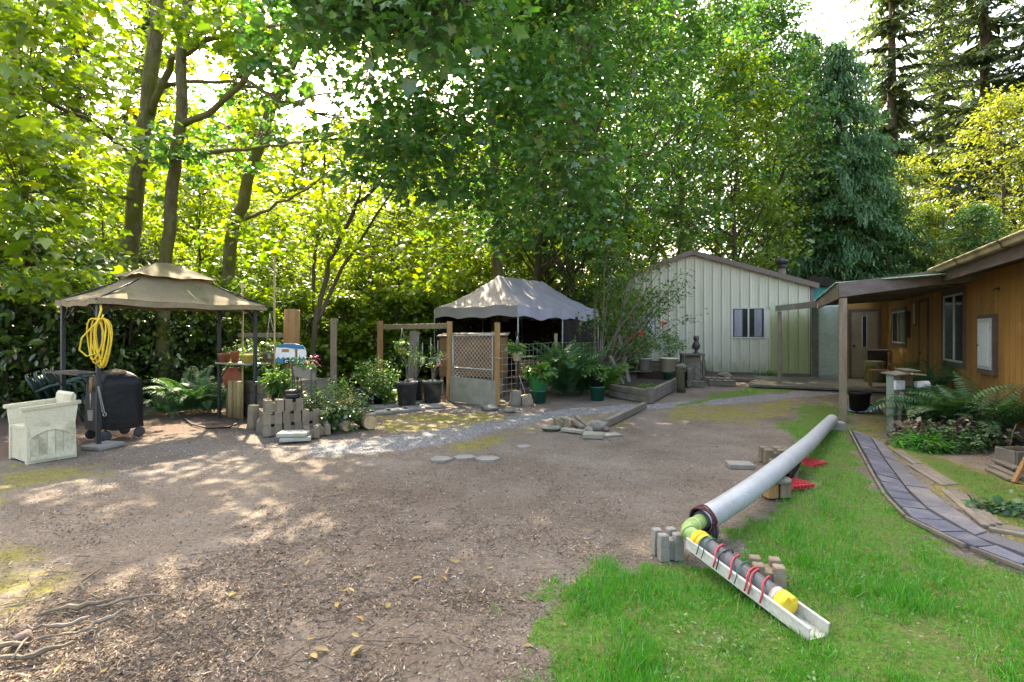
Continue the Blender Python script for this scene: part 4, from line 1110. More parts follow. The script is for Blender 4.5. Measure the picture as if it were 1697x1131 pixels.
# glossy dark shrubs behind the gazebo and garden
ls = [(-120, 10.2, 1.1), (-40, 10.4, 1.2), (50, 10.6, 1.15), (130, 11.2, 1.1), (215, 11.6, 1.0), (285, 12.2, 1.0), (90, 12.6, 1.3), (0, 12.5, 1.4), (230, 13.6, 1.2), (-110, 12.4, 1.5), (330, 13.2, .8)]
for k, (px, Y, sc) in enumerate(ls):
    x, y = at_px(px, Y)
    put(sA, k == 0, x, y, rr0.uniform(0, 6.28), sc, 'dark glossy leaved shrub ' + ['at the wood edge beyond the white bench', 'behind the white bench, front of the hedge', 'behind the nested green chairs', 'right behind the black covered grill', 'behind the yellow hose under the gazebo roof', 'at the foot of the stout mossy trunk', 'deeper in the hedge behind the covered grill', 'deeper in the hedge behind the white bench', 'deeper in the hedge behind the forked trunk', 'deepest of the hedge beyond the white bench', 'behind the far gazebo posts'][k % 11], 'glossy shrubs along the wood edge')
bs_ = [(345, 13.0, .95), (415, 13.4, .95), (490, 14.4, 1.0), (570, 15.3, 1.0), (660, 15.8, 1.0), (730, 16.6, 1.0), (300, 14.5, 1.0), (370, 15, 1.1), (450, 15.5, 1.0), (530, 16.5, 1.1), (610, 17, 1.2), (700, 17.5, 1.1), (780, 18.5, 1.2), (970, 18.8, 1.1), (1010, 20, 1.2), (160, 14, 1.1), (640, 19.5, 1.3)]
for k, (px, Y, sc) in enumerate(bs_):
    x, y = at_px(px, Y)
    put(sB, k == 0, x, y, rr0.uniform(0, 6.28), sc, 'light green shrub filling the wood edge behind the fence', 'light shrubs along the wood edge')
x, y = at_px(1660, 25); put(gA, True, x, y, .4, 1.0)
x, y = at_px(1500, 36); put(gA, False, x, y, 2.4, 1.05, 'pale yellow green tree peeping between cedar and spruces')
x, y = at_px(1780, 24); put(gA, False, x, y, 1.4, 1.1, 'pale yellow green tree beyond the house roof')
for (px, Y, sc, lb) in ((1018, 17.4, .28, 'small leafy tree hiding the left end of the shop wall'), (975, 18.0, .36, 'small leafy tree between tent and shop wall'),):
    x, y = at_px(px, Y); put(mA if px == 985 else mB, False, x, y, px * .1, sc, lb, gt)
x, y = at_px(1545, 27); put(mB, False, x, y, 1.0, .52, 'low dark leafy tree right behind the house roof', gt)
x, y = at_px(1470, 27); put(mA, False, x, y, 2.0, .48, 'low dark leafy tree between cedar and house roof', gt)
x, y = at_px(1620, 24); put(mA, False, x, y, 3.0, .42, 'low leafy tree under the pale tree behind the house', gt)

# ---- conifers
def spruce_mesh(name, seed, H, Rb, leaf, z0=.08, whorls=46, sparse=1.0):
    r_ = np.random.default_rng(seed)
    pos = []; yaw = []; pit = []; sc = []; lb = MB()
    lb.tube([(0, 0, -.2), (0, 0, H * .3), (0, 0, H * .7), (0, 0, H)], [H * .014, H * .011, H * .005, .01], 8)
    for w in range(whorls):
        t = z0 + (1 - z0) * (w + r_.uniform(-.3, .3)) / whorls; t = min(max(t, z0), .995); z = H * t
        nb = r_.integers(5, 8)
        for b in range(nb):
            if r_.random() > sparse: continue
            a = r_.random() * 6.283; L = Rb * (1 - t) ** .8 * r_.uniform(.7, 1.15) + .25
            n = max(4, int(L / .22)); prev = np.array([0, 0, z])
            tt = np.linspace(.06, 1, n)
            up = .25 * t - .05
            px_ = np.stack([L * tt * math.cos(a), L * tt * math.sin(a), z + L * (up * tt - .42 * tt ** 2 + .12 * tt ** 4)], 1)
            if L > .8: lb.tube([(0, 0, z), tuple(px_[n // 2]), tuple(px_[-1])], [.03, .018, .006], 4, cap=False)
            for s in (-1, 1):
                pos.append(px_); yaw.append(np.full(n, a - math.pi / 2 + s * .75) + r_.normal(0, .25, n)); pit.append(r_.normal(-.45, .25, n)); sc.append((.20 + .42 * (1 - tt) * min(1, L / 2.5) + .12) * r_.uniform(.8, 1.25, n))
    pos = np.concatenate(pos); yaw = np.concatenate(yaw); pit = np.concatenate(pit); sc = np.concatenate(sc)
    n = len(pos)
    tm = (np.array([(0, 0, 0), (.15, .25, -.03), (.11, .7, -.06), (0, 1, -.12), (-.11, .7, -.06), (-.15, .25, -.03), (0, .5, .03)]), T_OVAL[1])
    v, f = scatter(*tm, pos, rot_mats(yaw, pit, r_.normal(0, .4, n)), sc * 1.25)
    return lb, tri_mesh(name, v, f, leaf)
def conifer(name, label, seed, H, Rb, leaf, x, y, **k):
    root = thing(name, label, 'tree', (0, 0, 0), None)
    lb, me = spruce_mesh(name + '_needles', seed, H, Rb, leaf, **k)
    lb.build('trunk', M['bark_dark'], root); child('crown', me, root); root.location = (x, y, 0); return root
s1 = conifer('spruce_tree', 'tall open spruce with bare upper twigs beyond the cedar', 41, 42, 9.0, M['spruce'], *at_px(1478, 45), whorls=64, sparse=.8)
s2 = conifer('spruce_tree', 'tall dense spruce with layered drooping boughs above the house', 42, 41, 10.5, M['spruce'], *at_px(1632, 42), whorls=62, sparse=.85)
for (px, Y, rz, sc, lb, pr) in ((1730, 38, 1.0, .8, 'spruce whose boughs reach in beside the layered spruce', s2), (1560, 58, 2.0, 1.0, 'far spruce between the two tall spruces', s1), (130, 38, .7, .7, 'dark conifer deep behind the stout mossy trunk', s1), (250, 42, 2.2, .75, 'dark conifer deep behind the forked trunk', s2), (400, 46, 1.2, .7, 'dark conifer seen through gaps behind the leaning trunk', s1), (720, 50, 3.2, .6, 'dark conifer seen low through the gap beyond fence', s2), (620, 60, .2, .45, 'small far conifer below the bright sky gap', s1), (890, 45, 2.9, .8, 'dark conifer hidden deep behind the tent maples', s2), (20, 34, .2, .65, 'dark conifer deep in the left woods', s2)):
    o = copy_tree(pr); o.location = (*at_px(px, Y), 0); o.rotation_euler = (0, 0, rz); o.scale = (sc, sc, sc); o['label'] = lb

T_FROND = fan(sym([(0, 0, 0), (.17, .22, -.02), (.05, .40, 0), (.15, .64, -.03), (0, 1, -.06)]), (0, .4, .03))
def cedar(name, label, seed, H, Rb, x, y, n_b=700):
    r_ = np.random.default_rng(seed); root = thing(name, label, 'tree', (0, 0, 0))
    pos = []; yaw = []; pit = []; sc = []; lb = MB()
    lb.tube([(0, 0, -.2), (.05, 0, H * .4), (0, .05, H * .8), (0, 0, H)], [H * .02, H * .014, H * .006, .01], 8)
    for _ in range(n_b):
        t = r_.random() ** 1.1 * .97 + .02; z = H * t; a = r_.random() * 6.283
        L = (Rb * (1 - t) ** .62 * (.78 + .2 * math.sin(5 * a + 9 * t) + .16 * math.sin(11 * a - 23 * t)) + .3) * r_.uniform(.62, 1.18)
        n = max(5, int(L / .2)); tt = np.linspace(.25, 1, n)
        pth = np.stack([L * tt * math.cos(a), L * tt * math.sin(a), z + L * (.18 * tt - .62 * tt ** 2.2 + .12 * tt ** 5)], 1)
        if r_.random() < .3: lb.tube([(0, 0, z), tuple(pth[n // 2]), tuple(pth[-1])], [.035, .02, .008], 4, cap=False)
        for s in range(6):
            pos.append(pth + r_.normal(0, .13, (n, 3))); yaw.append(a - math.pi / 2 + r_.normal(0, .8, n)); pit.append(r_.normal(-1.0, .38, n)); sc.append(r_.uniform(.17, .40, n))
    pos = np.concatenate(pos); n = len(pos)
    v, f = scatter(*T_FROND, pos, rot_mats(np.concatenate(yaw), np.concatenate(pit), r_.normal(0, .6, n)), np.concatenate(sc))
    lb.build('trunk', M['bark_dark'], root); child('crown', tri_mesh(name + '_fronds', v, f, M['cedar']), root); root.location = (x, y, 0); return root
c1 = cedar('cedar_tree', 'broad blue green cedar with drooping fronds behind shop and porch', 51, 16.5, 5.3, *at_px(1392, 28))
for (px, Y, rz, sc, lb) in ((1335, 37, 2.0, 1.32, 'taller cedar rising behind the broad drooping cedar'), (1445, 33, 4.0, .8, 'smaller cedar tucked behind the right side of drooping cedar')):
    o = copy_tree(c1); o.location = (*at_px(px, Y), 0); o.rotation_euler = (0, 0, rz); o.scale = (sc * .85, sc * .85, sc); o['label'] = lb

# ================================================================== OBJECTS
rs = random.Random(5)
def foliage(root, C, CR, per, tmpl, size, mat, seed, name='foliage', pitch=(-.2, .5), roll=.5, flat=.4, droop=.2):
    r_ = np.random.default_rng(seed)
    C = np.array([list(c) for c in C], float); off = np.array(root.location)
    v, f = cluster_leaves(r_, C - off, np.full(len(C), CR), per, tmpl, size, pitch, roll, flat, droop)
    return child(name, tri_mesh(name, v, f, mat), root)
def blob(c, rx, rz, n, seed, ry=None):
    r_ = random.Random(seed); out = []
    while len(out) < n:
        p = Vector((r_.uniform(-1, 1), r_.uniform(-1, 1), r_.uniform(-1, 1)))
        if p.length <= 1 and p.length > .25: out.append(Vector(c) + V(p.x * rx, p.y * (ry or rx), p.z * rz))
    return out
def stems(root, base, tips, r=.006, name='stem', mat='twig', sway=.1):
    r_ = random.Random(len(tips) * 7 + 1); mb = MB(); base = Vector(base)
    for t in tips:
        t = Vector(t); m = base.lerp(t, .5) + V(r_.uniform(-sway, sway), r_.uniform(-sway, sway), .05) * (t - base).length
        mb.tube([base + V(r_.uniform(-.02, .02), r_.uniform(-.02, .02), 0), m, t], [r, r * .8, r * .4], 5, cap=False)
    return mb.build(name, M[mat], root)
def pot(root, c, r_top, r_bot, h, mat, rim=.02, soil=True, name='pot'):
    c = Vector(c)
    p = MB().lathe([(r_bot, 0), (r_top * .985, h - rim * 1.6), (r_top * 1.07, h - rim * 1.6), (r_top * 1.07, h), (r_top * .97, h), (r_top * .93, h - .03)], c, 22).build(name, M[mat], root)
    if soil: MB().lathe([(r_top * .94, 0), (0, .02)], c + V(0, 0, h - .035), 18).build('soil', M['soil'], root)
    return p

# ---- gazebo
N_ = G(163, 743); FR = G(423, 701); gu = (FR - N_).normalized(); LG = (FR - N_).length
gv = Vector((-gu.y, gu.x, 0)); WG = .98
gz = thing('gazebo', 'grill gazebo with two tiered olive brown canvas roof on dark steel posts', 'gazebo', N_)
def GP(a, b, z): return N_ + gu * a + gv * b + V(0, 0, z)
yawg = math.atan2(gu.y, gu.x)
EZ = 1.93
for (a, b) in ((0, 0), (LG, 0), (LG, WG), (0, WG)):
    MB().box(GP(a, b, EZ / 2), (.05, .05, EZ), Euler((0, 0, yawg)), .006).build('post', M['metal_dark'], gz)
for (a0, b0, a1, b1) in ((0, 0, LG, 0), (0, WG, LG, WG), (0, 0, 0, WG), (LG, 0, LG, WG)):
    p = GP(a0, b0, EZ - .03); q = GP(a1, b1, EZ - .03)
    MB().bar(p, q, .025, .035).build('top_rail', M['metal_dark'], gz)
    d = (q - p).normalized()
    for (e, sg) in ((p, 1), (q, -1)):
        MB().tube([e + V(0, 0, -.28), e + d * sg * .09 + V(0, 0, -.15), e + d * sg * .16 + V(0, 0, -.06), e + d * sg * .28 + V(0, 0, -.01)], .010, 6).build('corner_brace', M['metal_dark'], gz)
OV = .13; cxg, cyg = LG / 2, WG / 2
def canvas_side(A, B, C_, D_, sag, seed):
    ph = seed * 1.7
    def fn(u_, v_):
        p = A.lerp(B, u_).lerp(D_.lerp(C_, u_), v_)
        p = p + V(0, 0, -sag * math.sin(v_ * math.pi) - .02 * math.sin(u_ * math.pi) * (1 - v_) + .008 * math.sin(u_ * 17 + ph) * (1 - v_) + .006 * math.sin(u_ * 7 + v_ * 9 + ph))
        return p
    return MB().sheet(fn, 22, 10)
ez2 = EZ + .0
cor = [GP(-.07, -.10, ez2), GP(LG + OV, -OV, ez2), GP(LG + OV, WG + .10, ez2), GP(-.07, WG + .06, ez2)]
tw, td = .46, .22
top = [GP(cxg - tw, cyg - td, 2.29), GP(cxg + tw, cyg - td, 2.29), GP(cxg + tw, cyg + td, 2.29), GP(cxg - tw, cyg + td, 2.29)]
for k in range(4):
    canvas_side(cor[k], cor[(k + 1) % 4], top[(k + 1) % 4], top[k], .045, k).build('roof_panel', M['canvas'], gz)
    a, b = cor[k], cor[(k + 1) % 4]
    MB().sheet(lambda u_, v_: a.lerp(b, u_) + V(0, 0, -.075 * v_ - .02 * math.sin(u_ * math.pi) + .008 * math.sin(u_ * 17 + k * 1.7)) + (a.lerp(b, .5) - GP(cxg, cyg, ez2)).normalized() * .012 * math.sin(u_ * 31), 30, 2).build('valance', M['canvas'], gz)
    MB().tube([cor[k] + V(0, 0, -.02), top[k] + V(0, 0, -.02)], .012, 6).build('rafter', M['metal_dark'], gz)
uc = [GP(cxg - tw - .13, cyg - td - .13, 2.31), GP(cxg + tw + .13, cyg - td - .13, 2.31), GP(cxg + tw + .13, cyg + td + .13, 2.31), GP(cxg - tw - .13, cyg + td + .13, 2.31)]
ap = [GP(cxg - .16, cyg, 2.53), GP(cxg + .16, cyg, 2.53), GP(cxg + .16, cyg, 2.53), GP(cxg - .16, cyg, 2.53)]
for k in range(4):
    canvas_side(uc[k], uc[(k + 1) % 4], ap[(k + 1) % 4], ap[k], .02, k + 5).build('top_tier_panel', M['canvas'], gz)
for a in (0, LG):
    sgn = -1 if a == 0 else 1
    MB().box(GP(a + sgn * .06, WG / 2, .96), (.30, WG - .06, .025), Euler((0, 0, yawg))).build('side_shelf', M['galv'] if a else M['metal_dark'], gz)
    for b in (.06, WG - .06): MB().bar(GP(a, b, .72), GP(a + sgn * .17, b, .945), .018).build('shelf_brace', M['metal_dark'], gz)
slab = MB().box(N_ + V(.04, .03, .025), (.36, .3, .06), Euler((0, 0, yawg + .3)), .012).build('footing_block', M['concrete'])
tag(slab, 'grey concrete slab under the gazebo post beside bench', 'slab')
# yellow hose
hs = thing('garden_hose', 'coiled yellow hose hanging from gazebo post', 'hose', N_ + V(.06, -.04, 1.1))
mb = MB(); top_p = N_ + V(.07, -.05, 1.72)
for k in range(8):
    w = rs.uniform(.05, .13); dx = rs.uniform(-.05, .07); L = rs.uniform(.50, .64)
    pts = []
    for i in range(17):
        a = 2 * math.pi * i / 16
        pts.append(top_p + V(dx + w * math.sin(a) * (1 + .25 * math.cos(a)), -.02 - k * .006 + .02 * math.sin(a * 2 + k), -.05 - L * (1 - math.cos(a)) / 2))
    mb.tube(pts, .010, 6, cap=False)
pts = [top_p + V(.02, -.07, -.08), top_p + V(-.18, -.08, -.30), top_p + V(-.21, -.08, -.45), top_p + V(-.12, -.08, -.53), top_p + V(0, -.08, -.50)]
mb.tube(pts, .010, 6)
mb.build('coil', M['yellow_pl'], hs)
MB().tube([top_p + V(-.01, .01, .12), top_p + V(.02, -.02, .06), top_p + V(.0, -.04, -.05), top_p + V(.05, -.05, -.08), top_p + V(.06, -.04, .0)], .012, 6).build('tie', M['yellow_pl'], hs)

# ---- cream storage bench
b0 = G(40, 771); b1 = G(127, 757); bu = (b1 - b0).normalized(); bv = Vector((-bu.y, bu.x, 0)); BD = .50; BL_ = .56
bench = thing('storage_bench', 'cream resin storage bench with arched plank pattern on its side', 'bench', b0)
def BP(a, b, z): return b0 + bu * a + bv * b + V(0, 0, z)
def bprism(pts, b_, t, name, mat='cream_pl'):
    return MB().prism([BP(a, b_, z) for a, z in pts], bv * t).build(name, M[mat], bench)
for b_ in (0.0, BL_ - .05):
    sp = bprism([(0.02, 0), (.49, 0), (.475, .42), (.505, .66), (.0, .62), (.0, .58), (.02, .40)], b_, .05, 'side_panel')
    MB().prism([BP(-.03, b_ - .012, .60), BP(.53, b_ - .012, .635), BP(.53, b_ - .012, .675), BP(-.03, b_ - .012, .64)], bv * .075).build('arm_rail', M['cream_pl'], sp)
    if b_ == 0.0:
        arch = [(.06, .07)] + [(.06, .27)] + [(.06 + .36 * k / 10, .27 + .075 * math.sin(math.pi * k / 10) + .005) for k in range(11)] + [(.42, .27), (.42, .07)]
        # raised surround made of four strips, planks inside
        MB().prism([BP(a, -.02, z) for a, z in ((.05, .03), (.46, .03), (.46, .085), (.05, .085))], bv * .02).build('trim', M['cream_pl'], sp)
        MB().prism([BP(a, -.02, z) for a, z in [(.05, .405)] + [(.05, .29)] + [(.05 + .38 * k / 12, .29 + .075 * math.sin(math.pi * k / 12)) for k in range(13)] + [(.43, .405)]], bv * .02).build('arch_trim', M['cream_pl'], sp)
        for k in range(5):
            x0 = .052 + k * .0765
            zt = lambda x: .288 + .075 * math.sin(math.pi * min(1, max(0, (x - .05) / .38)))
            MB().prism([BP(x0 + .003, -.005, .088), BP(x0 + .073, -.005, .088), BP(x0 + .073, -.005, zt(x0 + .073)), BP(x0 + .038, -.005, zt(x0 + .038)), BP(x0 + .003, -.005, zt(x0 + .003))], bv * .005).build('plank', M['cream_pl'], sp)
bprism([(.03, .02), (.46, .02), (.46, .38), (.03, .38)], .05, BL_ - .1, 'seat_box')
bprism([(.02, .381), (.45, .381), (.45, .415), (.02, .415)], .05, BL_ - .1, 'seat_lid')
bprism([(.42, .42), (.475, .42), (.50, .66), (.50, .74), (.478, .77), (.455, .74)], .051, BL_ - .102, 'backrest')

# ---- nested green chairs
def resin_chair():
    c = thing('resin_chair', 'dark green resin armchair', 'chair')
    MB().sheet(lambda u_, v_: V(-.21 + .42 * u_, -.2 + .42 * v_, .42 - .03 * math.sin(u_ * math.pi) + .02 * (1 - v_)), 6, 6, .02).build('seat', M['resin_green'], c, local=True)
    for k in range(5):
        x = -.17 + k * .085
        MB().tube([(x, .21, .42), (x * 1.05, .27, .62), (x * 1.02, .33, .84 - abs(k - 2) * .015)], [.024, .022, .02], 6).build('back_slat', M['resin_green'], c, local=True)
    MB().tube([(-.22, .24, .60), (-.21, .32, .82), (-.1, .345, .88), (.1, .345, .88), (.21, .32, .82), (.22, .24, .60)], .022, 8).build('back_frame', M['resin_green'], c, local=True)
    for s_ in (-1, 1):
        MB().tube([(s_ * .24, .24, .60), (s_ * .27, .05, .655), (s_ * .27, -.15, .66), (s_ * .26, -.24, .62), (s_ * .25, -.25, .40)], [.024, .028, .03, .026, .02], 8).build('arm', M['resin_green'], c, local=True)
        for y_, tw_ in ((-.2, -.05), (.2, .08)):
            MB().tube([(s_ * .2, y_, .42), (s_ * .25, y_ + tw_, .0)], [.03, .02], 6).build('leg', M['resin_green'], c, local=True)
    return c
chp = resin_chair(); base_c = D(112, 700, 8.9); base_c.z = 0
for k in range(4):
    o = chp if k == 0 else copy_tree(chp)
    o.location = base_c + V(-.02 * k, .0, .0) + V(.11 * k, .05 * k, .035 * k); o.rotation_euler = (R(-10), 0, R(118))
    o['label'] = ['dark green resin armchair, lowest of the nested chairs behind bench', 'dark green resin armchair, second up in the nested chairs', 'dark green resin armchair, third up in the nested chairs', 'dark green resin armchair, topmost of the nested chairs behind bench'][k]; o['group'] = 'nested green chairs'

# ---- covered grill
gc = GP(.44, .56, 0)
gr_ = thing('covered_grill', 'barbecue grill under a sagging black cover inside the gazebo', 'grill', gc)
r_ = np.random.default_rng(3)
def cover_fn(u_, v_):
    a = u_ * 2 * math.pi
    w, d = .27, .25
    c_, s_ = math.cos(a), math.sin(a); ex = .42
    x = w * math.copysign(abs(c_) ** ex, c_); y = d * math.copysign(abs(s_) ** ex, s_)
    z = .16 + .82 * v_
    k = 1.0 if v_ < .72 else math.cos((v_ - .72) / .28 * math.pi / 2) ** .55
    fold = 1 + .035 * math.sin(a * 9 + v_ * 3) * (1 - v_) + .02 * math.sin(a * 4 + v_ * 7)
    x *= k * fold * (1 + .10 * (1 - v_)); y *= k * fold
    z = z + .02 * math.sin(a * 5) * (1 - v_) - (.0 if v_ < .72 else .08 * (1 - k) * 0)
    z = min(z, .98 - .10 * (abs(x) / .29) ** 2)
    q = gu * x + gv * y
    return gc + q + V(0, 0, z)
MB().sheet(cover_fn, 64, 26).build('cover', M['cover'], gr_)
for (a, b) in ((-.2, -.2), (.22, -.2), (.22, .2), (-.2, .2)):
    p = gc + gu * a + gv * b
    MB().tube([p + V(0, 0, .09), p + V(0, 0, .3)], .014, 6).build('leg', M['metal_dark'], gr_)
    rot = Euler((R(90), 0, yawg))
    MB().lathe([(.03, -.015), (.065, -.015), (.075, -.006), (.075, .006), (.065, .015), (.03, .015)], p + V(0, 0, .076), 16, rot=rot).build('wheel', M['grey_pot'], gr_)
# hanging tools on the near post
tl = thing('grill_spatula', 'grill spatula with orange wooden handle hanging on the gazebo post', 'spatula', N_ + V(-.05, -.02, .5))
MB().tube([N_ + V(-.06, -.045, .92), N_ + V(-.062, -.05, .72)], [.018, .016], 8).build('handle', M['wood_orange'], tl)
MB().tube([N_ + V(-.062, -.05, .72), N_ + V(-.065, -.05, .52)], .006, 6).build('shaft', M['galv'], tl)
MB().prism([N_ + V(-.105, -.05, .50), N_ + V(-.035, -.05, .50), N_ + V(-.04, -.05, .36), N_ + V(-.095, -.05, .36)], (0, .006, 0)).build('blade', M['galv'], tl)
tg = thing('grill_tongs', 'long pale metal tongs hanging slantwise by the black cover', 'tongs', N_ + V(.08, -.03, .45))
for s_ in (-1, 1): MB().bar(N_ + V(.03 + s_ * .006, -.045, .80), N_ + V(.10 + s_ * .012, -.045, .47), .012, .004).build('arm', M['galv'], tg)
MB().tube([N_ + V(.115 + .022 * math.cos(a * .785), -.045, .44 + .022 * math.sin(a * .785)) for a in range(9)], .006, 6).build('loop', M['galv'], tg)

# ---- left garden: stump, rock, deck blocks, slabs, logs
def log_upright(name, label, c, r0, h, tilt=(0, 0), mat='bark', seed=0, cat='log'):
    r__ = random.Random(seed); root = thing(name, label, cat, c)
    rot = Euler((tilt[0], tilt[1], 0))
    MB().lathe([(r0 * 1.08, -.03), (r0, h * .2), (r0 * .97, h * .7), (r0 * .96, h)], c, 18, True, rot, .05, r__).build('bark', M[mat], root)
    m = Matrix.Translation(Vector(c)) @ rot.to_matrix().to_4x4()
    MB().lathe([(r0 * .93, h + .002), (r0 * .6, h + .006), (0, h + .008)], c, 18, True, rot, .03, r__).build('cut_face', M['log_end'], root)
    return root
log_upright('wood_log', 'short upright round log leaning by the gazebo post', G(419, 710), .088, .36, (R(3), R(5)), 'wood_post', 2)
def rock(name, label, c, sx, sy, sz, mat='rock', seed=0, group=None, rz=0.0, cat='rock'):
    bm = bmesh.new(); bmesh.ops.create_icosphere(bm, subdivisions=3, radius=1)
    rk = np.random.default_rng(seed); d1 = rk.normal(0, 1, (5, 3)); ph = rk.uniform(0, 6, 5)
    pl = rk.normal(0, 1, (7, 3)); pl /= np.linalg.norm(pl, axis=1)[:, None]
    for v in bm.verts:
        p = np.array(v.co)
        for q in pl:
            h = p @ q
            if h > .72: p = p - q * (h - .72) * .85
        k = 1 + .05 * sum(math.sin(2.2 * float(p @ d1[i]) + ph[i]) for i in range(5))
        v.co = Vector(p) * k
    mb = MB(); m = Matrix.Rotation(rz, 4, 'Z')
    bm.verts.index_update()
    mb.add([m @ Vector((v.co.x * sx, v.co.y * sy, v.co.z * sz)) + Vector(c) + V(0, 0, sz * .55) for v in bm.verts], [[v.index for v in f.verts] for f in bm.faces], True)
    bm.free()
    return tag(mb.build(name, M[mat]), label, cat, group)
rock('arched_rock', 'grey arched rock slab propped beside the deck block stack', G(440, 716), .17, .07, .2, 'rock', 4, None, .3)
def deck_block(c, w=.25, h=.17, rz=0.0, mat='concrete_tan', g=.05, label=None, group=None):
    c = Vector(c); mb = MB(); m = Matrix.Translation(c) @ Matrix.Rotation(rz, 4, 'Z')
    a = w / 2; b = g / 2; n_ = .022
    o_ = [(-a, -a), (-b, -a), (-b, -a + n_), (b, -a + n_), (b, -a), (a, -a), (a, -b), (a - n_, -b), (a - n_, b), (a, b), (a, a), (b, a), (b, a - n_), (-b, a - n_), (-b, a), (-a, a), (-a, b), (-a + n_, b), (-a + n_, -b), (-a, -b)]
    mb.prism([m @ V(x, y, 0) for x, y in o_], (0, 0, h - .045))
    for sx in (-1, 1):
        for sy in (-1, 1):
            q = a - b - .0
            mb.box(m @ V(sx * (b + q / 2), sy * (b + q / 2), h - .03), (q - .002, q - .002, .062), Matrix.Rotation(rz, 3, 'Z'), .006)
    o = mb.build('deck_block', M[mat])
    return tag(o, label, 'concrete block', group)
bb = G(455, 722); brz = .55; ux = V(math.cos(brz), math.sin(brz), 0); uy = V(-math.sin(brz), math.cos(brz), 0)
for lv in range(2):
    for i in range(3):
        for j in range(2):
            deck_block(bb + ux * (.262 * i - .02) + uy * (.262 * j + .1) + V(rs.uniform(-.006, .006), rs.uniform(-.006, .006), .17 * lv), rz=brz + rs.uniform(-.03, .03),
                       label='tan concrete deck block in the %s layer of the stack by the gazebo' % ['lower', 'upper'][lv], group='stacked deck blocks by the gazebo')
deck_block(bb + ux * .0 + uy * .11 + V(0, 0, .34), rz=brz, label='single tan deck block topping the stack beside the gazebo', group='stacked deck blocks by the gazebo')
deck_block(bb + ux * .265 + uy * .11 + V(0, 0, .34), rz=brz + .02, label='deck block on the stack under the round black lantern', group='stacked deck blocks by the gazebo')
for k, (px, py) in enumerate(((512, 727), (530, 722))):
    deck_block(G(px, py) + V(0, .1, 0), .2, .15, .4 + .1 * k, label=['low tan deck block on gravel next to pale slabs', 'low tan deck block on gravel between slabs and shrub'][k], group='loose deck blocks on gravel')
pc = G(484, 733)
for k, (dz, rz, dx) in enumerate(((0, .32, 0), (.062, .12, -.03))):
    tag(MB().box(pc + V(dx, .13, .03 + dz), (.4 - .01 * k, .28, .056), Euler((0, 0, rz)), .01).build('paving_stone', M['concrete_pale']), ['pale concrete slab lying on gravel, lower of two', 'pale concrete slab lying on another slab by deck blocks'][k], 'slab', 'pale slabs by deck blocks')
ln = thing('black_lantern', 'round black metal lantern lying on the deck block stack', 'lantern', bb + ux * .26 + uy * .1 + V(0, 0, .51))
l0 = Vector(ln.location)
MB().lathe([(.08, 0), (.11, .015), (.11, .05), (.095, .055)], l0, 18).build('base', M['black_pl'], ln)
MB().lathe([(.085, .055), (.085, .075)], l0, 18).build('glass', M['galv'], ln)
MB().lathe([(.10, .076), (.115, .09), (.10, .12), (.04, .135), (0, .137)], l0, 18).build('lid', M['black_pl'], ln)
def log_lying(name, label, a, b, r0, seed, mat='bark', cat='log'):
    a = Vector(a); b = Vector(b); rk = random.Random(seed); root = thing(name, label, cat, (a.x, a.y, 0)); d = (b - a)
    n = 7; mb = MB(); pts = [a + d * (i / n) + V(0, 0, r0) for i in range(n + 1)]
    mb.tube(pts, [r0 * rk.uniform(.93, 1.06) for _ in pts], 14).build('bark', M[mat], root)
    dn = d.normalized()
    for e, sg in ((a, -1), (b, 1)):
        x = dn.cross(V(0, 0, 1)).normalized(); z = V(0, 0, 1); cc = e + V(0, 0, r0) + dn * sg * .004
        mm = MB(); ring = [cc + (x * math.cos(k * .4488) + z * math.sin(k * .4488)) * r0 * .9 for k in range(14)]
        mm.prism(ring, dn * sg * .004).build('cut_face', M['log_end'], root)
    return root
log_lying('wood_log', 'cut log lying with its pale round end towards the yard', G(614, 713), G(614, 713) + V(-.28, .45, 0), .115, 3)
log_lying('wood_log', 'grey weathered log edging the shrub bed beside the cut log', G(575, 716), G(545, 712), .09, 4, 'wood_grey')
log_upright('wood_log', 'dark rotting stump at the foot of the flowering shrub', G(533, 716) + V(0, .12, 0), .12, .30, (0, R(4)), 'bark_dark', 6)
log_upright('wood_log', 'brown split stump piece beside the rotting stump', G(560, 716) + V(0, .1, 0), .10, .22, (0, R(-4)), 'wood_post', 7)
log_upright('tree_snag', 'tall bare orange snag stump standing behind the camper sign', D(480, 700, 11.0) * Vector((1, 1, 0)), .165, 1.95, (0, R(1.5)), 'wood_orange', 8, 'stump')

# ---- raised vegetable bed with planks, rolls of log edging
rb0 = D(397, 0, 9.9); rb0.z = 0; rb1 = D(447, 0, 9.2); rb1.z = 0
rbed = thing('raised_bed', 'dark plank raised bed behind the gazebo post with plants', 'planter', rb0)
for k in range(3):
    a = rb0 + V(0, 0, .11 + .21 * k); b = rb1 + V(0, 0, .11 + .21 * k)
    MB().bar(a, b, .04, .2, .006).build('plank', M['wood_bed'], rbed)
    MB().bar(rb1 + V(0, .03, .11 + .21 * k), rb1 + V(.75, 1.2, .11 + .21 * k), .04, .2, .006).build('plank', M['wood_bed'], rbed)
MB().prism([rb0 + V(.02, .05, .5), rb1 + V(.0, .06, .5), rb1 + V(.7, 1.2, .5), rb0 + V(.7, 1.6, .5)], (0, 0, .06)).build('soil', M['soil'], rbed)
for p in (rb0, rb1): MB().box(p + V(0, -.04, .33), (.07, .07, .68), None, .005).build('corner_post', M['wood_post'], rbed)
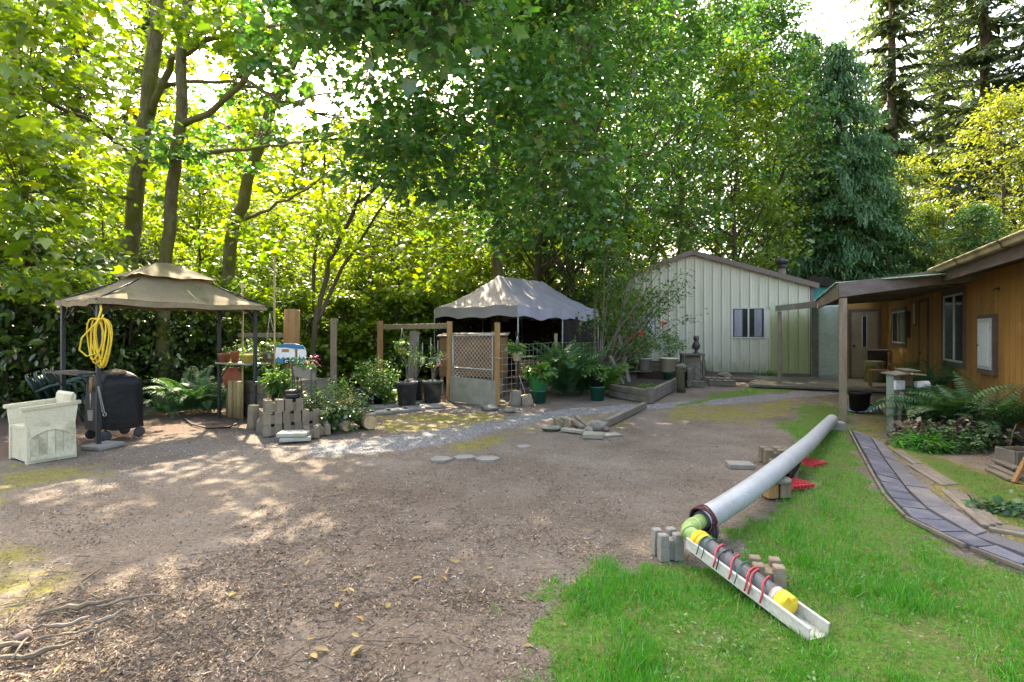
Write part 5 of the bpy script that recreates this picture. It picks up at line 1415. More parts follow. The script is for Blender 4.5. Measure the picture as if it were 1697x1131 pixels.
def edging(label, px0, px1, Y, h, n):
    a = D(px0, 0, Y); b = D(px1, 0, Y - .1); root = thing('log_edging', label, 'edging', V(a.x, a.y, 0))
    for k in range(n):
        p = a.lerp(b, k / (n - 1)); p.z = 0
        MB().lathe([(.052, 0), (.052, h * rs.uniform(.96, 1.04)), (.04, h * 1.04)], p + V(0, .03 * math.sin(k * 2.1), 0), 10).build('stake', M['bamboo'], root)
edging('yellowish half log edging standing left of the raised bed', 383, 399, 9.5, .62, 3)
edging('yellowish half log edging below the camper sign', 449, 487, 8.9, .66, 6)
for (px, py0, py1, Y, lb) in ((402, 690, 470, 9.2, 'thin bamboo pole standing beside the gazebo shelf pots'), (455, 690, 425, 9.0, 'tall thin bamboo pole beside the camper sign')):
    tag(MB().tube([D(px, py0, Y) * Vector((1, 1, 0)), D(px, py1, Y)], .016, 7).build('bamboo_pole', M['bamboo']), lb, 'pole')

# ---- camper shaped planter sign
cY = 8.7
cs = thing('camper_sign', 'painted wooden camper trailer sign, white with blue roof and skirt', 'sign', D(482, 690, cY) * Vector((1, 1, 0)))
def cpoly(pts, y, t, name, mat): return MB().prism([D(px, py, cY) + V(0, y, 0) for px, py in pts], (0, t, 0)).build(name, M[mat], cs)
cpoly([(458, 576), (505, 577), (507, 586), (506, 600), (497, 602), (493, 600), (493, 579), (488, 579), (488, 600), (457, 598), (456, 588)], 0, .03, 'body', 'camper_white')
cpoly([(460, 576), (461, 572), (470, 570), (489, 570), (501, 573), (506, 579), (490, 578.6), (475, 576.4)], -.008, .046, 'roof', 'camper_blue')
sk = [(456, 599)] + [(457 + k, 596 - 4.0 * abs(math.sin((k) / 8.2 * math.pi))) for k in range(0, 33)] + [(489, 600), (484, 603), (466, 603)]
cpoly(sk, -.006, .042, 'skirt', 'camper_blue')
cpoly([(494, 597)] + [(494 + k, 596 - 3.5 * abs(math.sin(k / 6.2 * math.pi))) for k in range(0, 13)] + [(506, 602), (498, 606), (494, 603)], -.006, .042, 'skirt', 'camper_blue')
cpoly([(467, 579), (479, 579), (479, 584), (467, 584)], -.004, .038, 'window', 'wood_orange')
cc = D(476.5, 599, cY) + V(0, -.02, 0)
for r__, t, mt, nm in ((.05, .02, 'black_pl', 'wheel'), (.026, .026, 'camper_white', 'hub'), (.011, .031, 'black_pl', 'axle')):
    MB().lathe([(r__, 0), (r__, t)], cc, 18, rot=Euler((R(90), 0, 0))).build(nm, M[mt], cs)
for px0, px1 in ((480, 470), (486, 491), (497, 503)):
    MB().tube([D(px0, 600, cY), D(px1, 690, cY) * Vector((1, 1, 0))], .009, 6).build('rod', M['metal_dark'], cs)
tp = thing('trough_planter', 'grey green metal trough planter with pink flowers on a wire stand', 'planter', D(503, 690, 8.5) * Vector((1, 1, 0)))
a = D(488, 606, 8.5); b = D(519, 613, 8.35)
MB().prism([a + V(0, -.09, 0), a + V(0, .09, 0), a + V(.02, .06, -.16), a + V(.02, -.06, -.16)], b - a).build('trough', M['board_grey'], tp)
for q in (a, b):
    MB().tube([q + V(0, -.1, .01), q + V(0, .1, .01)], .008, 6).build('stand_rail', M['metal_dark'], tp)
    for s_ in (-.09, .09): MB().tube([q + V(0, s_, .0), V(q.x + .03, q.y + s_ * 1.4, 0)], .007, 6).build('leg', M['metal_dark'], tp)
foliage(tp, [a.lerp(b, k / 9) + V(0, 0, .07 + .05 * math.sin(k * 2)) for k in range(10)], .09, 24, T_OVAL, .045, M['herb'], 4)
foliage(tp, [a.lerp(b, .85) + V(.05, 0, .20), a.lerp(b, .95) + V(.05, 0, .12), a.lerp(b, .6) + V(0, 0, .1)], .05, 14, T_OVAL, .04, M['flower_pink'], 5, 'flower')

# ---- bushes and pots of the left garden
def bush(name, label, c, rx, h, n, per, size, mat, seed, tmpl=T_OVAL, crad=.13, cat='plant', group=None, ry=None, flowers=None, stemn=9, potspec=None, lift=.0):
    c = Vector(c); root = thing(name, label, cat, c, group)
    z0 = lift
    if potspec:
        rt, rb, ph_, pm = potspec; pot(root, c + V(0, 0, lift), rt, rb, ph_, pm); z0 = lift + ph_ - .03
    C = blob(c + V(0, 0, z0 + h * .55), rx, h * .48, n, seed, ry)
    stems(root, c + V(0, 0, z0), C[:stemn])
    foliage(root, C, crad, per, tmpl, size, M[mat], seed)
    if flowers:
        fm, nf = flowers; foliage(root, C[:nf], .06, 10, T_OVAL, .035, M[fm], seed + 1, 'flower')
    return root
bush('flowering_shrub', 'low sprawling shrub with reddish tips over the stumps', G(548, 712) + V(0, .25, 0), .55, .72, 60, 40, .042, 'rose', 61, crad=.14, ry=.35, cat='shrub', flowers=('flower_pink', 3))
bush('ivy_plant', 'dark ivy trailing down to the gravel in front of stumps', G(566, 716) + V(0, .05, 0), .26, .42, 26, 40, .045, 'laurel', 62, T_LOBE, .11, ry=.15)
bush('ivy_plant', 'dark ivy clump beside the stacked deck blocks', G(505, 716) + V(.02, .2, 0), .15, .5, 18, 34, .04, 'laurel', 63, T_LOBE, .1)
bush('potted_bush', 'airy yellow green bush with fine leaves in a low pot', G(618, 675) + V(0, .3, 0), .38, .82, 46, 40, .05, 'herb', 64, crad=.15, potspec=(.17, .13, .22, 'black_pl'))
bush('potted_bush', 'leafy low plant beside the yellow pot on pavers', G(640, 672) + V(0, .1, 0), .25, .4, 18, 34, .06, 'herb', 65, T_LOBE, .13)
bush('onion_plant', 'tall narrow green onion tops in dark pot under camper sign', D(462, 690, 8.75) * Vector((1, 1, 0)), .10, .24, 16, 30, .16, 'herb', 66, T_NARROW, .07, lift=.36, potspec=(.12, .1, .24, 'black_pl'))
bush('flower_plant', 'slim green plant with a pink bloom beside the log edging', D(475, 690, 8.6) * Vector((1, 1, 0)), .12, .9, 16, 24, .05, 'herb', 67, T_OVAL, .09, flowers=('flower_pink', 1))
bush('bed_plant', 'leafy vegetables growing in the dark plank raised bed', D(425, 690, 10.2) * Vector((1, 1, 0)), .5, .5, 30, 30, .09, 'herb', 68, T_LOBE, .16, lift=.55, ry=.4)
bush('bed_plant', 'dark leafy plant behind the gazebo shelf pots', D(405, 690, 10.5) * Vector((1, 1, 0)), .3, .8, 26, 30, .08, 'laurel', 69, T_OVAL, .16, lift=.5)
# pots on the far shelf and hanging round it
sh = GP(LG + .05, WG * .5, .974)
for (off, r__, h, mt, nm, lb) in ((gv * .42, .10, .15, 'terra', 'flower_pot', 'red terracotta pot on the gazebo side shelf'), (gv * -.28, .125, .15, 'yellow_pot', 'flower_pot', 'bright yellow pot on the gazebo side shelf'), (gv * .12, .07, .2, 'terra', 'flower_pot', 'small red pot between shelf pots')):
    root = thing(nm, lb, 'pot', sh + off); pot(root, sh + off, r__, r__ * .75, h, mt)
    foliage(root, blob(sh + off + V(0, 0, h + .06), r__ * .9, .07, 5, 3), .05, 12, T_OVAL, .035, M['herb'], 9)
root = thing('flower_pot', 'large round terracotta urn under the gazebo shelf', 'pot', D(387, 690, 9.7) * Vector((1, 1, 0))); c = Vector(root.location) + V(0, 0, .5)
MB().lathe([(.1, 0), (.17, .1), (.18, .22), (.12, .32), (.14, .36), (.12, .36)], c, 20).build('urn', M['terra'], root)
MB().lathe([(.12, -.5), (.12, 0)], c, 14).build('stand', M['wood_bed'], root)
def hanging(label, px, py, Y, r__, h, mat, top_py, fol, seed, nleaf=14):
    c = D(px, py, Y); root = thing('hanging_pot', label, 'hanging pot', c)
    pot(root, c, r__, r__ * .72, h, mat, .015)
    tpt = D(px, top_py, Y)
    for k in range(3):
        a = k * 2.094 + .4; MB().tube([c + V(r__ * math.cos(a), r__ * math.sin(a), h), tpt], .003, 4).build('hanger_wire', M['wire'], root)
    C = blob(c + V(0, 0, h + .08), r__ * 1.5, .12, nleaf, seed)
    foliage(root, C, .07, 18, T_LOBE, .055, M[fol], seed)
    return root
hanging('yellow green hanging pot below the wooden fence rail', 666, 586, 12.6, .105, .13, 'yellow_pot', 544, 'herb', 71, 10)
hanging('cream hanging pot with leafy plant on a hook by gate post', 857, 598, 10.6, .10, .16, 'cream_pl', 558, 'herb', 72, 20)
hanging('brown hanging pot behind the gazebo corner post', 447, 601, 9.3, .13, .17, 'brown_pot', 520, 'laurel', 73, 8)
hk = thing('hook_pole', 'thin steel shepherd hook pole beside the gate post', 'pole', G(859, 671))
h0 = Vector(hk.location)
MB().tube([h0, h0 + V(0, 0, 1.35), h0 + V(0, 0, 1.46), h0 + V(-.03, 0, 1.5), h0 + V(-.055, 0, 1.46), h0 + V(-.05, 0, 1.40)], .010, 7).build('rod', M['metal_dark'], hk)
MB().tube([h0 + V(0, 0, .65), h0 + V(.22, .05, .0)], .006, 5).build('stay', M['wire'], hk)
# big grey pots on pavers
for (px, py, r__, h, lb, s) in ((672, 676, .205, .46, 'large grey pot with thin sapling standing on the pavers', 81), (686, 668, .19, .44, 'large grey pot half hidden behind another grey pot', 82), (715, 672, .20, .45, 'large grey pot with pink flowering twiggy plant by gate', 83)):
    c = G(px, py) + V(0, .15, .04); root = thing('garden_pot', lb, 'pot', c); pot(root, c, r__, r__ * .82, h, 'grey_pot', .035)
    tips = [c + V(rs.uniform(-.2, .2), rs.uniform(-.15, .15), h + rs.uniform(.3, .75)) for _ in range(7)]
    stems(root, c + V(0, 0, h - .04), tips)
    foliage(root, tips, .13, 30, T_OVAL, .045, M['herb'] if s == 83 else M['rose'], s)
    if s == 83: foliage(root, [t + V(.12, 0, -.05) for t in tips[:3]], .06, 12, T_OVAL, .045, M['flower_pink'], s + 1, 'flower')
# pavers under the pots
base = G(640, 686)
for i in range(5):
    for j in range(2):
        p = G(600 + 28 * i - 6 * j, 690 - 3.4 * i - 9 * j)
        tag(MB().box(p + V(0, .1, .02), (.40, .38, .05), Euler((0, 0, .32 + rs.uniform(-.04, .04))), .008).build('paving_stone', M['concrete']), 'grey square paving slab beneath the large grey pots', 'slab', 'paving slabs under the pots')
# black overturned tools / mower hood on the pavers
bt = thing('plastic_tub', 'black plastic tub tipped over at the end of pavers', 'tub', G(603, 678))
c = Vector(bt.location) + V(0, 0, .02)
MB().lathe([(.0, 0), (.13, .0), (.17, .16), (.185, .16), (.185, .175), (.165, .175), (.125, .015), (0, .012)], c + V(0, .1, .12), 20, rot=Euler((R(65), R(15), 0))).build('tub', M['black_pl'], bt)
MB().tube([c + V(-.1, .02, .2), c + V(-.05, -.06, .28), c + V(.06, -.08, .27), c + V(.13, -.02, .18)], .012, 6).build('handle', M['galv'], bt)

# ---- garden fence, gate
gL = G(745, 665); gR = G(824, 672)
def fpost(px, py, top, w, lb, mat='wood_post'):
    p = G(px, py); h = CAM_H - (top - HOR) * p.y / FPX
    return tag(MB().box(p + V(0, 0, h / 2), (w, w, h), Euler((0, 0, .2)), .006).build('fence_post', M[mat]), lb, 'post'), p, h
_, pL, hL = fpost(745, 664, 533, .115, 'square brown post on the latch side of chain link gate', 'wood_orange')
_, pR, hR = fpost(824, 672, 535, .10, 'square brown post on the hinge side of chain link gate', 'wood_orange')
_, pF, hF = fpost(630, 646, 532, .15, 'square brown post at the end of the wooden fence rail', 'wood_orange')
fpost(921, 652, 553, .07, 'thin wooden stake holding the wire fence by ferns')
fpost(553, 650, 528, .15, 'rough brown post in the shrubs left of the fence rail')
rl = MB().bar(pF + V(.08, -.02, hF - .16), pL + V(-.06, .02, hL - .10), .05, .12, .006).build('fence_rail', M['wood_post']); tag(rl, 'long wooden rail from gate post to the end post', 'rail')
rl = MB().bar(D(395, 556, 12.3), D(490, 556, 11.6), .05, .10, .006).build('fence_rail', M['wood_post']); tag(rl, 'mossy wooden rail behind the camper sign and snag', 'rail')
gate = thing('chain_link_gate', 'chain link garden gate with grey plywood board across its bottom', 'gate', pL.lerp(pR, .5) * Vector((1, 1, 0)))
gd = (pR - pL); gl = gd.length - .17; gd.normalize(); g0 = pL + gd * .085 + V(0, -.05, 0); gn = V(gd.y, -gd.x, 0)
def GA(s, z, off=0.0): return g0 + gd * s + V(0, 0, z) + gn * off
for (s0, z0, s1, z1, nm) in ((.02, .05, .02, 1.46, 'upright'), (gl - .03, .05, gl - .03, 1.5, 'upright'), (.02, 1.44, gl - .03, 1.46, 'top_tube'), (.02, .72, gl - .03, .72, 'middle_tube')):
    MB().tube([GA(s0, z0), GA(s1, z1)], .019, 8).build(nm, M['galv'], gate)
mb = MB(); pit = .10; zt, zb = 1.44, .45
k = -int((zt - zb) / pit) - 1
while k * pit < gl:
    for sg in (1, -1):
        s0 = k * pit if sg == 1 else k * pit + (zt - zb); zz0 = zb
        # line s = s0 + sg*(z-zb)
        pts = []
        za, zb2 = zb, zt
        sa = s0; sb = s0 + sg * (zt - zb)
        lo, hi = .03, gl - .04
        t0, t1 = 0.0, 1.0
        for (a, d_) in ((sa - lo, sb - sa), (hi - sa, -(sb - sa))):
            if d_ > 0: t0 = max(t0, -a / d_)
            else: t1 = min(t1, -a / d_)
        if t1 - t0 > .02:
            mb.tube([GA(sa + (sb - sa) * t0, zb + (zt - zb) * t0, .004 * sg), GA(sa + (sb - sa) * t1, zb + (zt - zb) * t1, .004 * sg)], .0052, 4, cap=False)
    k += 1
o = mb.build('chain_link', M['wire'], gate); o['kind'] = 'stuff'
MB().prism([GA(-.03, -.0, .022), GA(gl + .06, -.02, .022), GA(gl + .06, .50, .022), GA(-.03, .55, .022)], gn * .016).build('bottom_board', M['board_grey'], gate)
MB().tube([GA(gl - .16, .98, .02), GA(gl + .1, .97, .03), GA(gl + .2, .96, .03)], .008, 6).build('latch', M['galv'], gate)
# garden tools hung behind the gate
th0 = pL + V(-.62, .5, 0)
tb = tag(MB().box(th0 + V(-.28, .06, .75), (.22, .05, 1.5), Euler((0, R(3), .2)), .005).build('fence_board', M['wood_grey']), 'wide grey weathered board behind hanging garden tools', 'board')
for (dx, h, nm, lb) in ((-.05, .5, 'hand_spade', 'small pale hand spade hanging left of the gate'), (.14, .62, 'hand_fork', 'pale metal hand fork hanging left of the gate'), (.30, .55, 'hand_trowel', 'pale metal trowel hanging beside the gate post')):
    p = th0 + V(dx, -.02, .75); root = thing(nm, lb, 'garden tool', p)
    MB().tube([p + V(0, 0, h), p + V(0, 0, .16)], .012, 6).build('handle', M['galv'], root)
    if nm == 'hand_fork':
        for q in (-.045, 0, .045): MB().tube([p + V(0, 0, .17), p + V(q, 0, .12), p + V(q, 0, 0)], .007, 5).build('tine', M['galv'], root)
    else:
        MB().prism([p + V(-.05, 0, .18), p + V(.05, 0, .18), p + V(.055, 0, .08), p + V(0, 0, -.02), p + V(-.055, 0, .08)], (0, .006, 0)).build('blade', M['galv'], root)
# wire fence right of the gate
wf = thing('wire_fence', 'sagging wire mesh fence running right from the gate', 'fence', pR * Vector((1, 1, 0)))
w1 = G(921, 652); w2 = G(1000, 648)
for (a, b) in ((pR, w1), (w1, w2)):
    for k in range(9):
        z = .12 + k * .14; o = MB().tube([a + V(0, 0, z), a.lerp(b, .5) + V(0, 0, z - .02), b + V(0, 0, z)], .0028, 4, cap=False).build('wire', M['wire'], wf)
    mb = MB(); n = 14
    for k in range(1, n): mb.tube([a.lerp(b, k / n) + V(0, 0, .08), a.lerp(b, k / n) + V(0, 0, 1.22)], .0025, 4, cap=False)
    o = mb.build('stay_wires', M['wire'], wf); o['kind'] = 'stuff'

# ---- coop behind the gate
cp = thing('chicken_coop', 'brown plywood coop box with slatted tray behind gate', 'coop', V(-.9, 13.3, 0))
MB().prism([V(-1.75, 13.1, .42), V(-.15, 12.9, .42), V(-.1, 13.9, .42), V(-1.7, 14.1, .42)], (0, 0, .95)).build('box', M['plywood_old'], cp)
MB().prism([V(-1.8, 13.0, 1.372), V(-.1, 12.8, 1.40), V(-.05, 14.0, 1.46), V(-1.8, 14.2, 1.44)], (0, 0, .03)).build('lid', M['wood_grey'], cp)
for (x, y) in ((-1.7, 13.2), (-.25, 13.0), (-.2, 13.8), (-1.65, 14.0)): MB().box(V(x, y, .21), (.07, .07, .42)).build('leg', M['wood_post'], cp)
for k in range(14):
    MB().box(V(.1 + k * .062, 12.9 + k * .02, .6), (.052, .02, .42), Euler((0, 0, .3))).build('slat', M['plywood_old'], cp)
MB().bar(V(.06, 12.92, .80), V(.98, 13.2, .80), .035, .05).build('slat_rail', M['wood_post'], cp); MB().bar(V(.06, 12.92, .40), V(.98, 13.2, .40), .035, .05).build('slat_rail', M['wood_post'], cp)

# ---- pop-up tent
tn = V(.15, 13.5, 0); tu = V(.6, .8, 0); tv_ = V(-.8, .6, 0); TL, TW = 4.2, 2.9
tent = thing('canopy_tent', 'grey pop up canopy tent with sagging roof and dark mesh walls', 'tent', tn)
def TP(a, b, z): return tn + tu * a + tv_ * b + V(0, 0, z)
TZ, PZ = 2.16, 3.06
legs = [(0, 0), (TL * .5, 0), (TL, 0), (0, TW), (TL * .5, TW), (TL, TW)]
for (a, b) in legs: MB().tube([TP(a, b, 0), TP(a, b, TZ - .05)], .018, 8).build('leg', M['galv'], tent)
def roofz(a, b):
    """height of the cloth over a point of the rectangle"""
    t = min(b, TW - b) / (TW / 2); e0, e1 = 1.0, TL - .85
    ta = min(1.0, a / e0 if a < e0 else (TL - a) / (TL - e1) if a > e1 else 1.0)
    t = max(0.0, min(t, ta))
    z = TZ + (PZ - TZ) * t ** 1.12
    if abs(t) < .3: z -= .05 * math.sin(a / TL * math.pi * 2) ** 2 * (1 - t / .3)
    return z + .018 * math.sin(a * 5 + b * 3) * (1 - t) + .012 * math.sin(a * 11 - b * 7) - .05 * math.sin(t * math.pi)
MB().sheet(lambda u_, v_: TP(TL * u_, TW * v_, roofz(TL * u_, TW * v_)), 56, 44).build('roof_cloth', M['tent'], tent)
per = [((0, 0), (TL, 0)), ((TL, 0), (TL, TW)), ((TL, TW), (0, TW)), ((0, TW), (0, 0))]
for k, ((a0, b0_), (a1, b1_)) in enumerate(per):
    def vf(u_, v_, a0=a0, b0_=b0_, a1=a1, b1_=b1_):
        a = a0 + (a1 - a0) * u_; b = b0_ + (b1_ - b0_) * u_
        L_ = abs(a1 - a0) + abs(b1_ - b0_); seg = L_ / (1.05 if L_ > 3.5 else .95)
        out = .03 * math.sin(u_ * seg * 6.28) * v_
        p = TP(a, b, roofz(a, b) - (.28 + .012 * math.cos(u_ * seg * 6.28)) * v_)
        nn = (TP((a0 + a1) / 2, (b0_ + b1_) / 2, 0) - TP(TL / 2, TW / 2, 0)).normalized()
        return p + nn * (.02 * v_ + out)
    MB().sheet(vf, 60, 3).build('valance', M['tent'], tent)
for (p0, p1) in (((TL, -.0), (TL, TW)), ((TL, TW), (0, TW)), ((TL * .5, 0.03), (TL, .03))):
    def wf_(u_, v_, p0=p0, p1=p1):
        a = p0[0] + (p1[0] - p0[0]) * u_; b = p0[1] + (p1[1] - p0[1]) * u_
        return TP(a, b, .05 + (TZ - .28) * v_) + (tu * .04 + tv_ * .04) * math.sin(u_ * 23 + v_ * 2)
    MB().sheet(wf_, 40, 6).build('wall_cloth', M['tarp'], tent)

# ---- ferns
def frond_mesh(name, L, seed, mat, arch=1.0, wid=.17):
    r_ = np.random.default_rng(seed); n = 30; s = np.linspace(0, 1, n)
    ang = R(72) - arch * R(95) * s ** 1.3
    dx = np.cos(ang) * L / n; dz = np.sin(ang) * L / n
    y = np.cumsum(dx) ; z = np.cumsum(dz)
    v = []; f = []
    for i in range(n - 1):     # stalk
        b = len(v); w = .004 * (1 - s[i]) + .0015
        v += [(-w, y[i], z[i]), (w, y[i], z[i]), (w, y[i + 1], z[i + 1]), (-w, y[i + 1], z[i + 1])]; f += [(b, b + 1, b + 2), (b, b + 2, b + 3)]
    for i in range(3, n):
        pl = wid * L * math.sin(math.pi * min(1, (s[i] + .1) / 1.1) ** .8) ** .7 + .004
        pw = L / n * .42
        for sg in (-1, 1):
            b = len(v); t = np.array([0, math.cos(ang[i]), math.sin(ang[i])]); o_ = np.array([0, y[i], z[i]])
            tip = o_ + np.array([sg * pl, pl * .22, -pl * .28 + r_.normal(0, .006)])
            mid = (o_ + tip) / 2 + np.array([0, 0, .006])
            v += [tuple(o_), tuple(mid + t * pw), tuple(tip), tuple(mid - t * pw)]
            f += [(b, b + 1, b + 2), (b, b + 2, b + 3)]
    return tri_mesh(name, np.array(v), np.array(f), mat)
FR_ = {'fern': [frond_mesh('frond', 1.0, k, M['fern'], (.75, 1.0, 1.25)[k]) for k in range(3)], 'fern_light': [frond_mesh('frond', 1.0, 5 + k, M['fern_light'], (.8, 1.1, 1.25)[k], .2) for k in range(3)]}
def fern(label, c, n, L, kind='fern', seed=0, up=0.0, group=None):
    r__ = random.Random(seed); root = thing('sword_fern', label, 'fern', c, group)
    for k in range(n):
        a = k * 2.399 + r__.uniform(-.3, .3); q = r__.random()
        sc = L * r__.uniform(.7, 1.1)
        child('frond', FR_[kind][r__.randrange(3)], root, (.03 * math.cos(a), .03 * math.sin(a), 0.0), (R(8 - 30 * q) + up, r__.uniform(-.2, .2), a), (sc, sc, sc))
    return root
fern('sword fern drooping among dark shrubs left of the far gazebo post', G(300, 690) + V(0, .2, 0), 22, 1.15, 'fern', 1, .2)
fern('smaller sword fern at the shrub edge inside the gazebo', G(342, 688) + V(0, .2, 0), 18, 1.0, 'fern', 2, .2)
fern('sword fern under the shrubs behind black covered grill', G(245, 694) + V(0, .5, 0), 16, .8, 'fern', 3)
fern('large upright sword fern between green pots beside tent', G(933, 660) + V(0, .2, 0), 34, 1.75, 'fern', 4, .38)
fern('spreading sword fern right of the tall one near tent', G(968, 658) + V(0, .3, 0), 26, 1.45, 'fern', 5, .25)
fern('light green fern arching over black and green pot', G(1005, 655) + V(0, .2, 0), 16, 1.2, 'fern_light', 6, .3)
fern('sword fern in front of the ochre wall, left of three', G(1556, 725) + V(0, .1, 0), 26, .9, 'fern', 7, .15)
fern('large sword fern filling the corner under big window', G(1575, 728) + V(0, .05, 0), 32, 1.2, 'fern', 8, .2)
fern('sword fern under the white wall panel, right of three', G(1625, 732) + V(0, .0, 0), 30, 1.15, 'fern', 9, .15)
fern('upright sword fern against the siding below big window', WH(2.9, 0, .45), 20, 1.25, 'fern', 10, .35)
fern('small light fern by the pallets at the shop wall', WS(4.2, 0, .7), 12, .55, 'fern_light', 11)
fern('low blue green fern at the foot of plywood scrap', G(1508, 735), 12, .42, 'fern', 12, -.3)

# ---- green pots, raised corner beds and shrubs at the right of the tent
def stackpot(label, px, py, specs, fol=None, seed=0, nl=16, lsize=.06, spread=.22, tm=T_LOBE, hgt=.16):
    c = G(px, py) + V(0, .1, 0); root = thing('garden_pot', label, 'pot', c); z = 0
    for (rt, rb, h, mt) in specs:
        pot(root, c + V(0, 0, z), rt, rb, h, mt, .02, (rt, rb, h, mt) == specs[-1]); z += h
    if fol:
        C = blob(c + V(0, 0, z + hgt * .5), spread, hgt, nl, seed); stems(root, c + V(0, 0, z - .03), C[:6]); foliage(root, C, .10, 30, tm, lsize, M[fol], seed)
    return root
stackpot('bright green bucket of strawberry leaves on dark green pot', 893, 668, [(.165, .15, .26, 'green_dark'), (.21, .17, .30, 'green_pot')], 'fern_light', 91, 26, .075, .30)
stackpot('black pot of light foliage on a dark green pot', 991, 664, [(.16, .14, .30, 'green_dark'), (.16, .14, .24, 'black_pl')], 'herb', 92, 20, .055, .26)
stackpot('cream pot on dark green pot in the corner bed', 1110, 641, [(.17, .16, .40, 'green_dark'), (.24, .2, .38, 'cream_pl')])
bush('potted_bush', 'fresh green bushy plant behind the cream pot', G(1117, 634) + V(0, .35, 0), .48, .75, 40, 34, .055, 'fern_light', 93, T_OVAL, .15, lift=.75)
bush('potted_bush', 'leggy plant with small yellowing leaves in white pot', G(1072, 640) + V(0, .25, 0), .5, 1.1, 36, 26, .05, 'herb', 94, T_OVAL, .15, potspec=(.19, .15, .34, 'white_pl'), lift=.42)
bush('potted_bush', 'thin twiggy grey green plant left of the white pot', G(1048, 640) + V(0, .2, 0), .3, 1.0, 22, 22, .05, 'rose', 95, T_OVAL, .14, lift=.4, potspec=(.15, .12, .22, 'black_pl'))
bush('weed_clump', 'pale weeds at the foot of the metal shop wall', WS(4.45, 0, .5), .5, .9, 30, 22, .06, 'herb', 96, T_OVAL, .16)
bush('weed_clump', 'low green weeds beside the pallet at shop wall', WS(3.6, 0, .6), .4, .5, 22, 24, .055, 'herb', 97, T_OVAL, .14)
bush('weed_clump', 'low green weeds at the porch deck corner', WS(1.4, 0, .8), .35, .22, 14, 24, .05, 'fern_light', 98, T_OVAL, .14)
# corner bed timbers
tbed = thing('timber_bed', 'weathered timber corner bed with ground cover beside the gravel path', 'planter', G(1079, 669))
k0 = G(1079, 669); k1 = G(1012, 658); k2 = G(1121, 645)
for k in range(2):
    MB().bar(k0 + V(-.05, 0, .075 + .145 * k), k1 + V(0, 0, .075 + .145 * k), .09, .14, .012).build('timber', M['wood_bed'], tbed)
    MB().bar(k0 + V(.02, .06, .08 + .145 * k), k2 + V(0, 0, .08 + .145 * k), .09, .14, .012).build('timber', M['wood_grey'], tbed)
MB().box(k0 + V(-.02, .02, .165), (.14, .14, .33), Euler((0, 0, .3)), .012).build('corner_post', M['wood_bed'], tbed)
MB().prism([k0 + V(0, .12, .02), k2 + V(-.05, .05, .02), k2 + V(-.8, 1.0, .02), k1 + V(0, .1, .02)], (0, 0, .19)).build('soil', M['soil'], tbed)
C = [k0.lerp(k1, rs.random() * .8 + .1).lerp(k2, rs.random() * .55) + V(0, .1, .22) for _ in range(40)]
foliage(tbed, C, .12, 22, T_OVAL, .035, M['herb'], 101, 'ground_cover', flat=.12, droop=0)
tb2 = thing('timber_bed', 'taller dark timber bed edge running toward the shop wall', 'planter', G(1142, 643))
m0 = G(1142, 643); m1 = G(1165, 622)
for k in range(3): MB().bar(m0 + V(0, 0, .09 + .165 * k), m1 + V(.25, .6, .09 + .165 * k), .09, .16, .012).build('timber', M['wood_bed'], tb2)
MB().prism([m0 + V(-.1, .05, .02), m1 + V(.2, .6, .02), m1 + V(-1.6, 1.4, .02), m0 + V(-1.2, .8, .02)], (0, 0, .40)).build('soil', M['soil'], tb2)
foliage(tb2, [m0.lerp(m1, rs.random()) + V(rs.uniform(-.7, -.1), rs.uniform(.1, .6), .46) for _ in range(30)], .14, 20, T_OVAL, .045, M['rose'], 102, 'ground_cover', flat=.3)
log_upright('dead_stump', 'dark rotten stump at the bed corner beside cream pot', G(1130, 650) + V(0, .05, 0), .10, .62, (0, R(-4)), 'bark_dark', 12, 'stump')
rock('pale_rock', 'rounded pale rock balanced on the rotten stump', G(1130, 650) + V(0, .05, .60), .15, .1, .08, 'rock', 13)
# shelf with tray
sf = thing('potting_shelf', 'low weathered potting shelf holding the white pot', 'shelf', G(1062, 640) + V(0, .3, 0))
s0_ = Vector(sf.location)
for k in range(3): MB().box(s0_ + V(0, -.16 + .16 * k, .395), (1.25, .145, .035), None, .004).build('board', M['wood_grey'], sf)
for sx in (-.55, .55):
    for sy in (-.16, .16): MB().box(s0_ + V(sx, sy, .19), (.06, .06, .375)).build('leg', M['wood_post'], sf)
# leaning boards
for (pa, pb, Y, lb) in (((1034, 641), (1011, 590), 13.4, 'grey board leaning left against the shrub stems'), ((1042, 634), (1026, 556), 13.9, 'long grey post leaning into shrub behind the leaning board')):
    tag(MB().bar(D(pa[0], pa[1], Y), D(pb[0], pb[1], Y + .3), .11, .05, .004).build('leaning_board', M['wood_grey']), lb, 'board')
# pedestal with figurine
pd = thing('pedestal', 'small rusty framed box pedestal under the dark figurine', 'pedestal', D(1147, 640, 15.6) * Vector((1, 1, 0)))
q = Vector(pd.location)
MB().box(q + V(0, 0, .85), (.62, .40, .05), None, .005).build('top', M['wood_bed'], pd)
MB().box(q + V(0, .1, .41), (.54, .03, .80)).build('back_panel', M['board_grey'], pd)
for sx in (-.27, .27):
    for sy in (-.16, .16): MB().box(q + V(sx, sy, .41), (.05, .05, .82)).build('leg', M['wood_bed'], pd)
for k in range(3): MB().tube([q + V(-.24, -.19, .15 + .2 * k), q + V(0, -.2, .35 + .2 * k), q + V(.24, -.19, .15 + .2 * k)], .012, 6).build('lattice', M['brown_pot'], pd)
fg = thing('figurine', 'small dark bird figurine perched on the pedestal by shop wall', 'figurine', q + V(.12, 0, .876))
f0 = Vector(fg.location)
MB().lathe([(.09, 0), (.10, .02), (.05, .04), (.04, .09)], f0, 14).build('base', M['dark_statue'], fg)
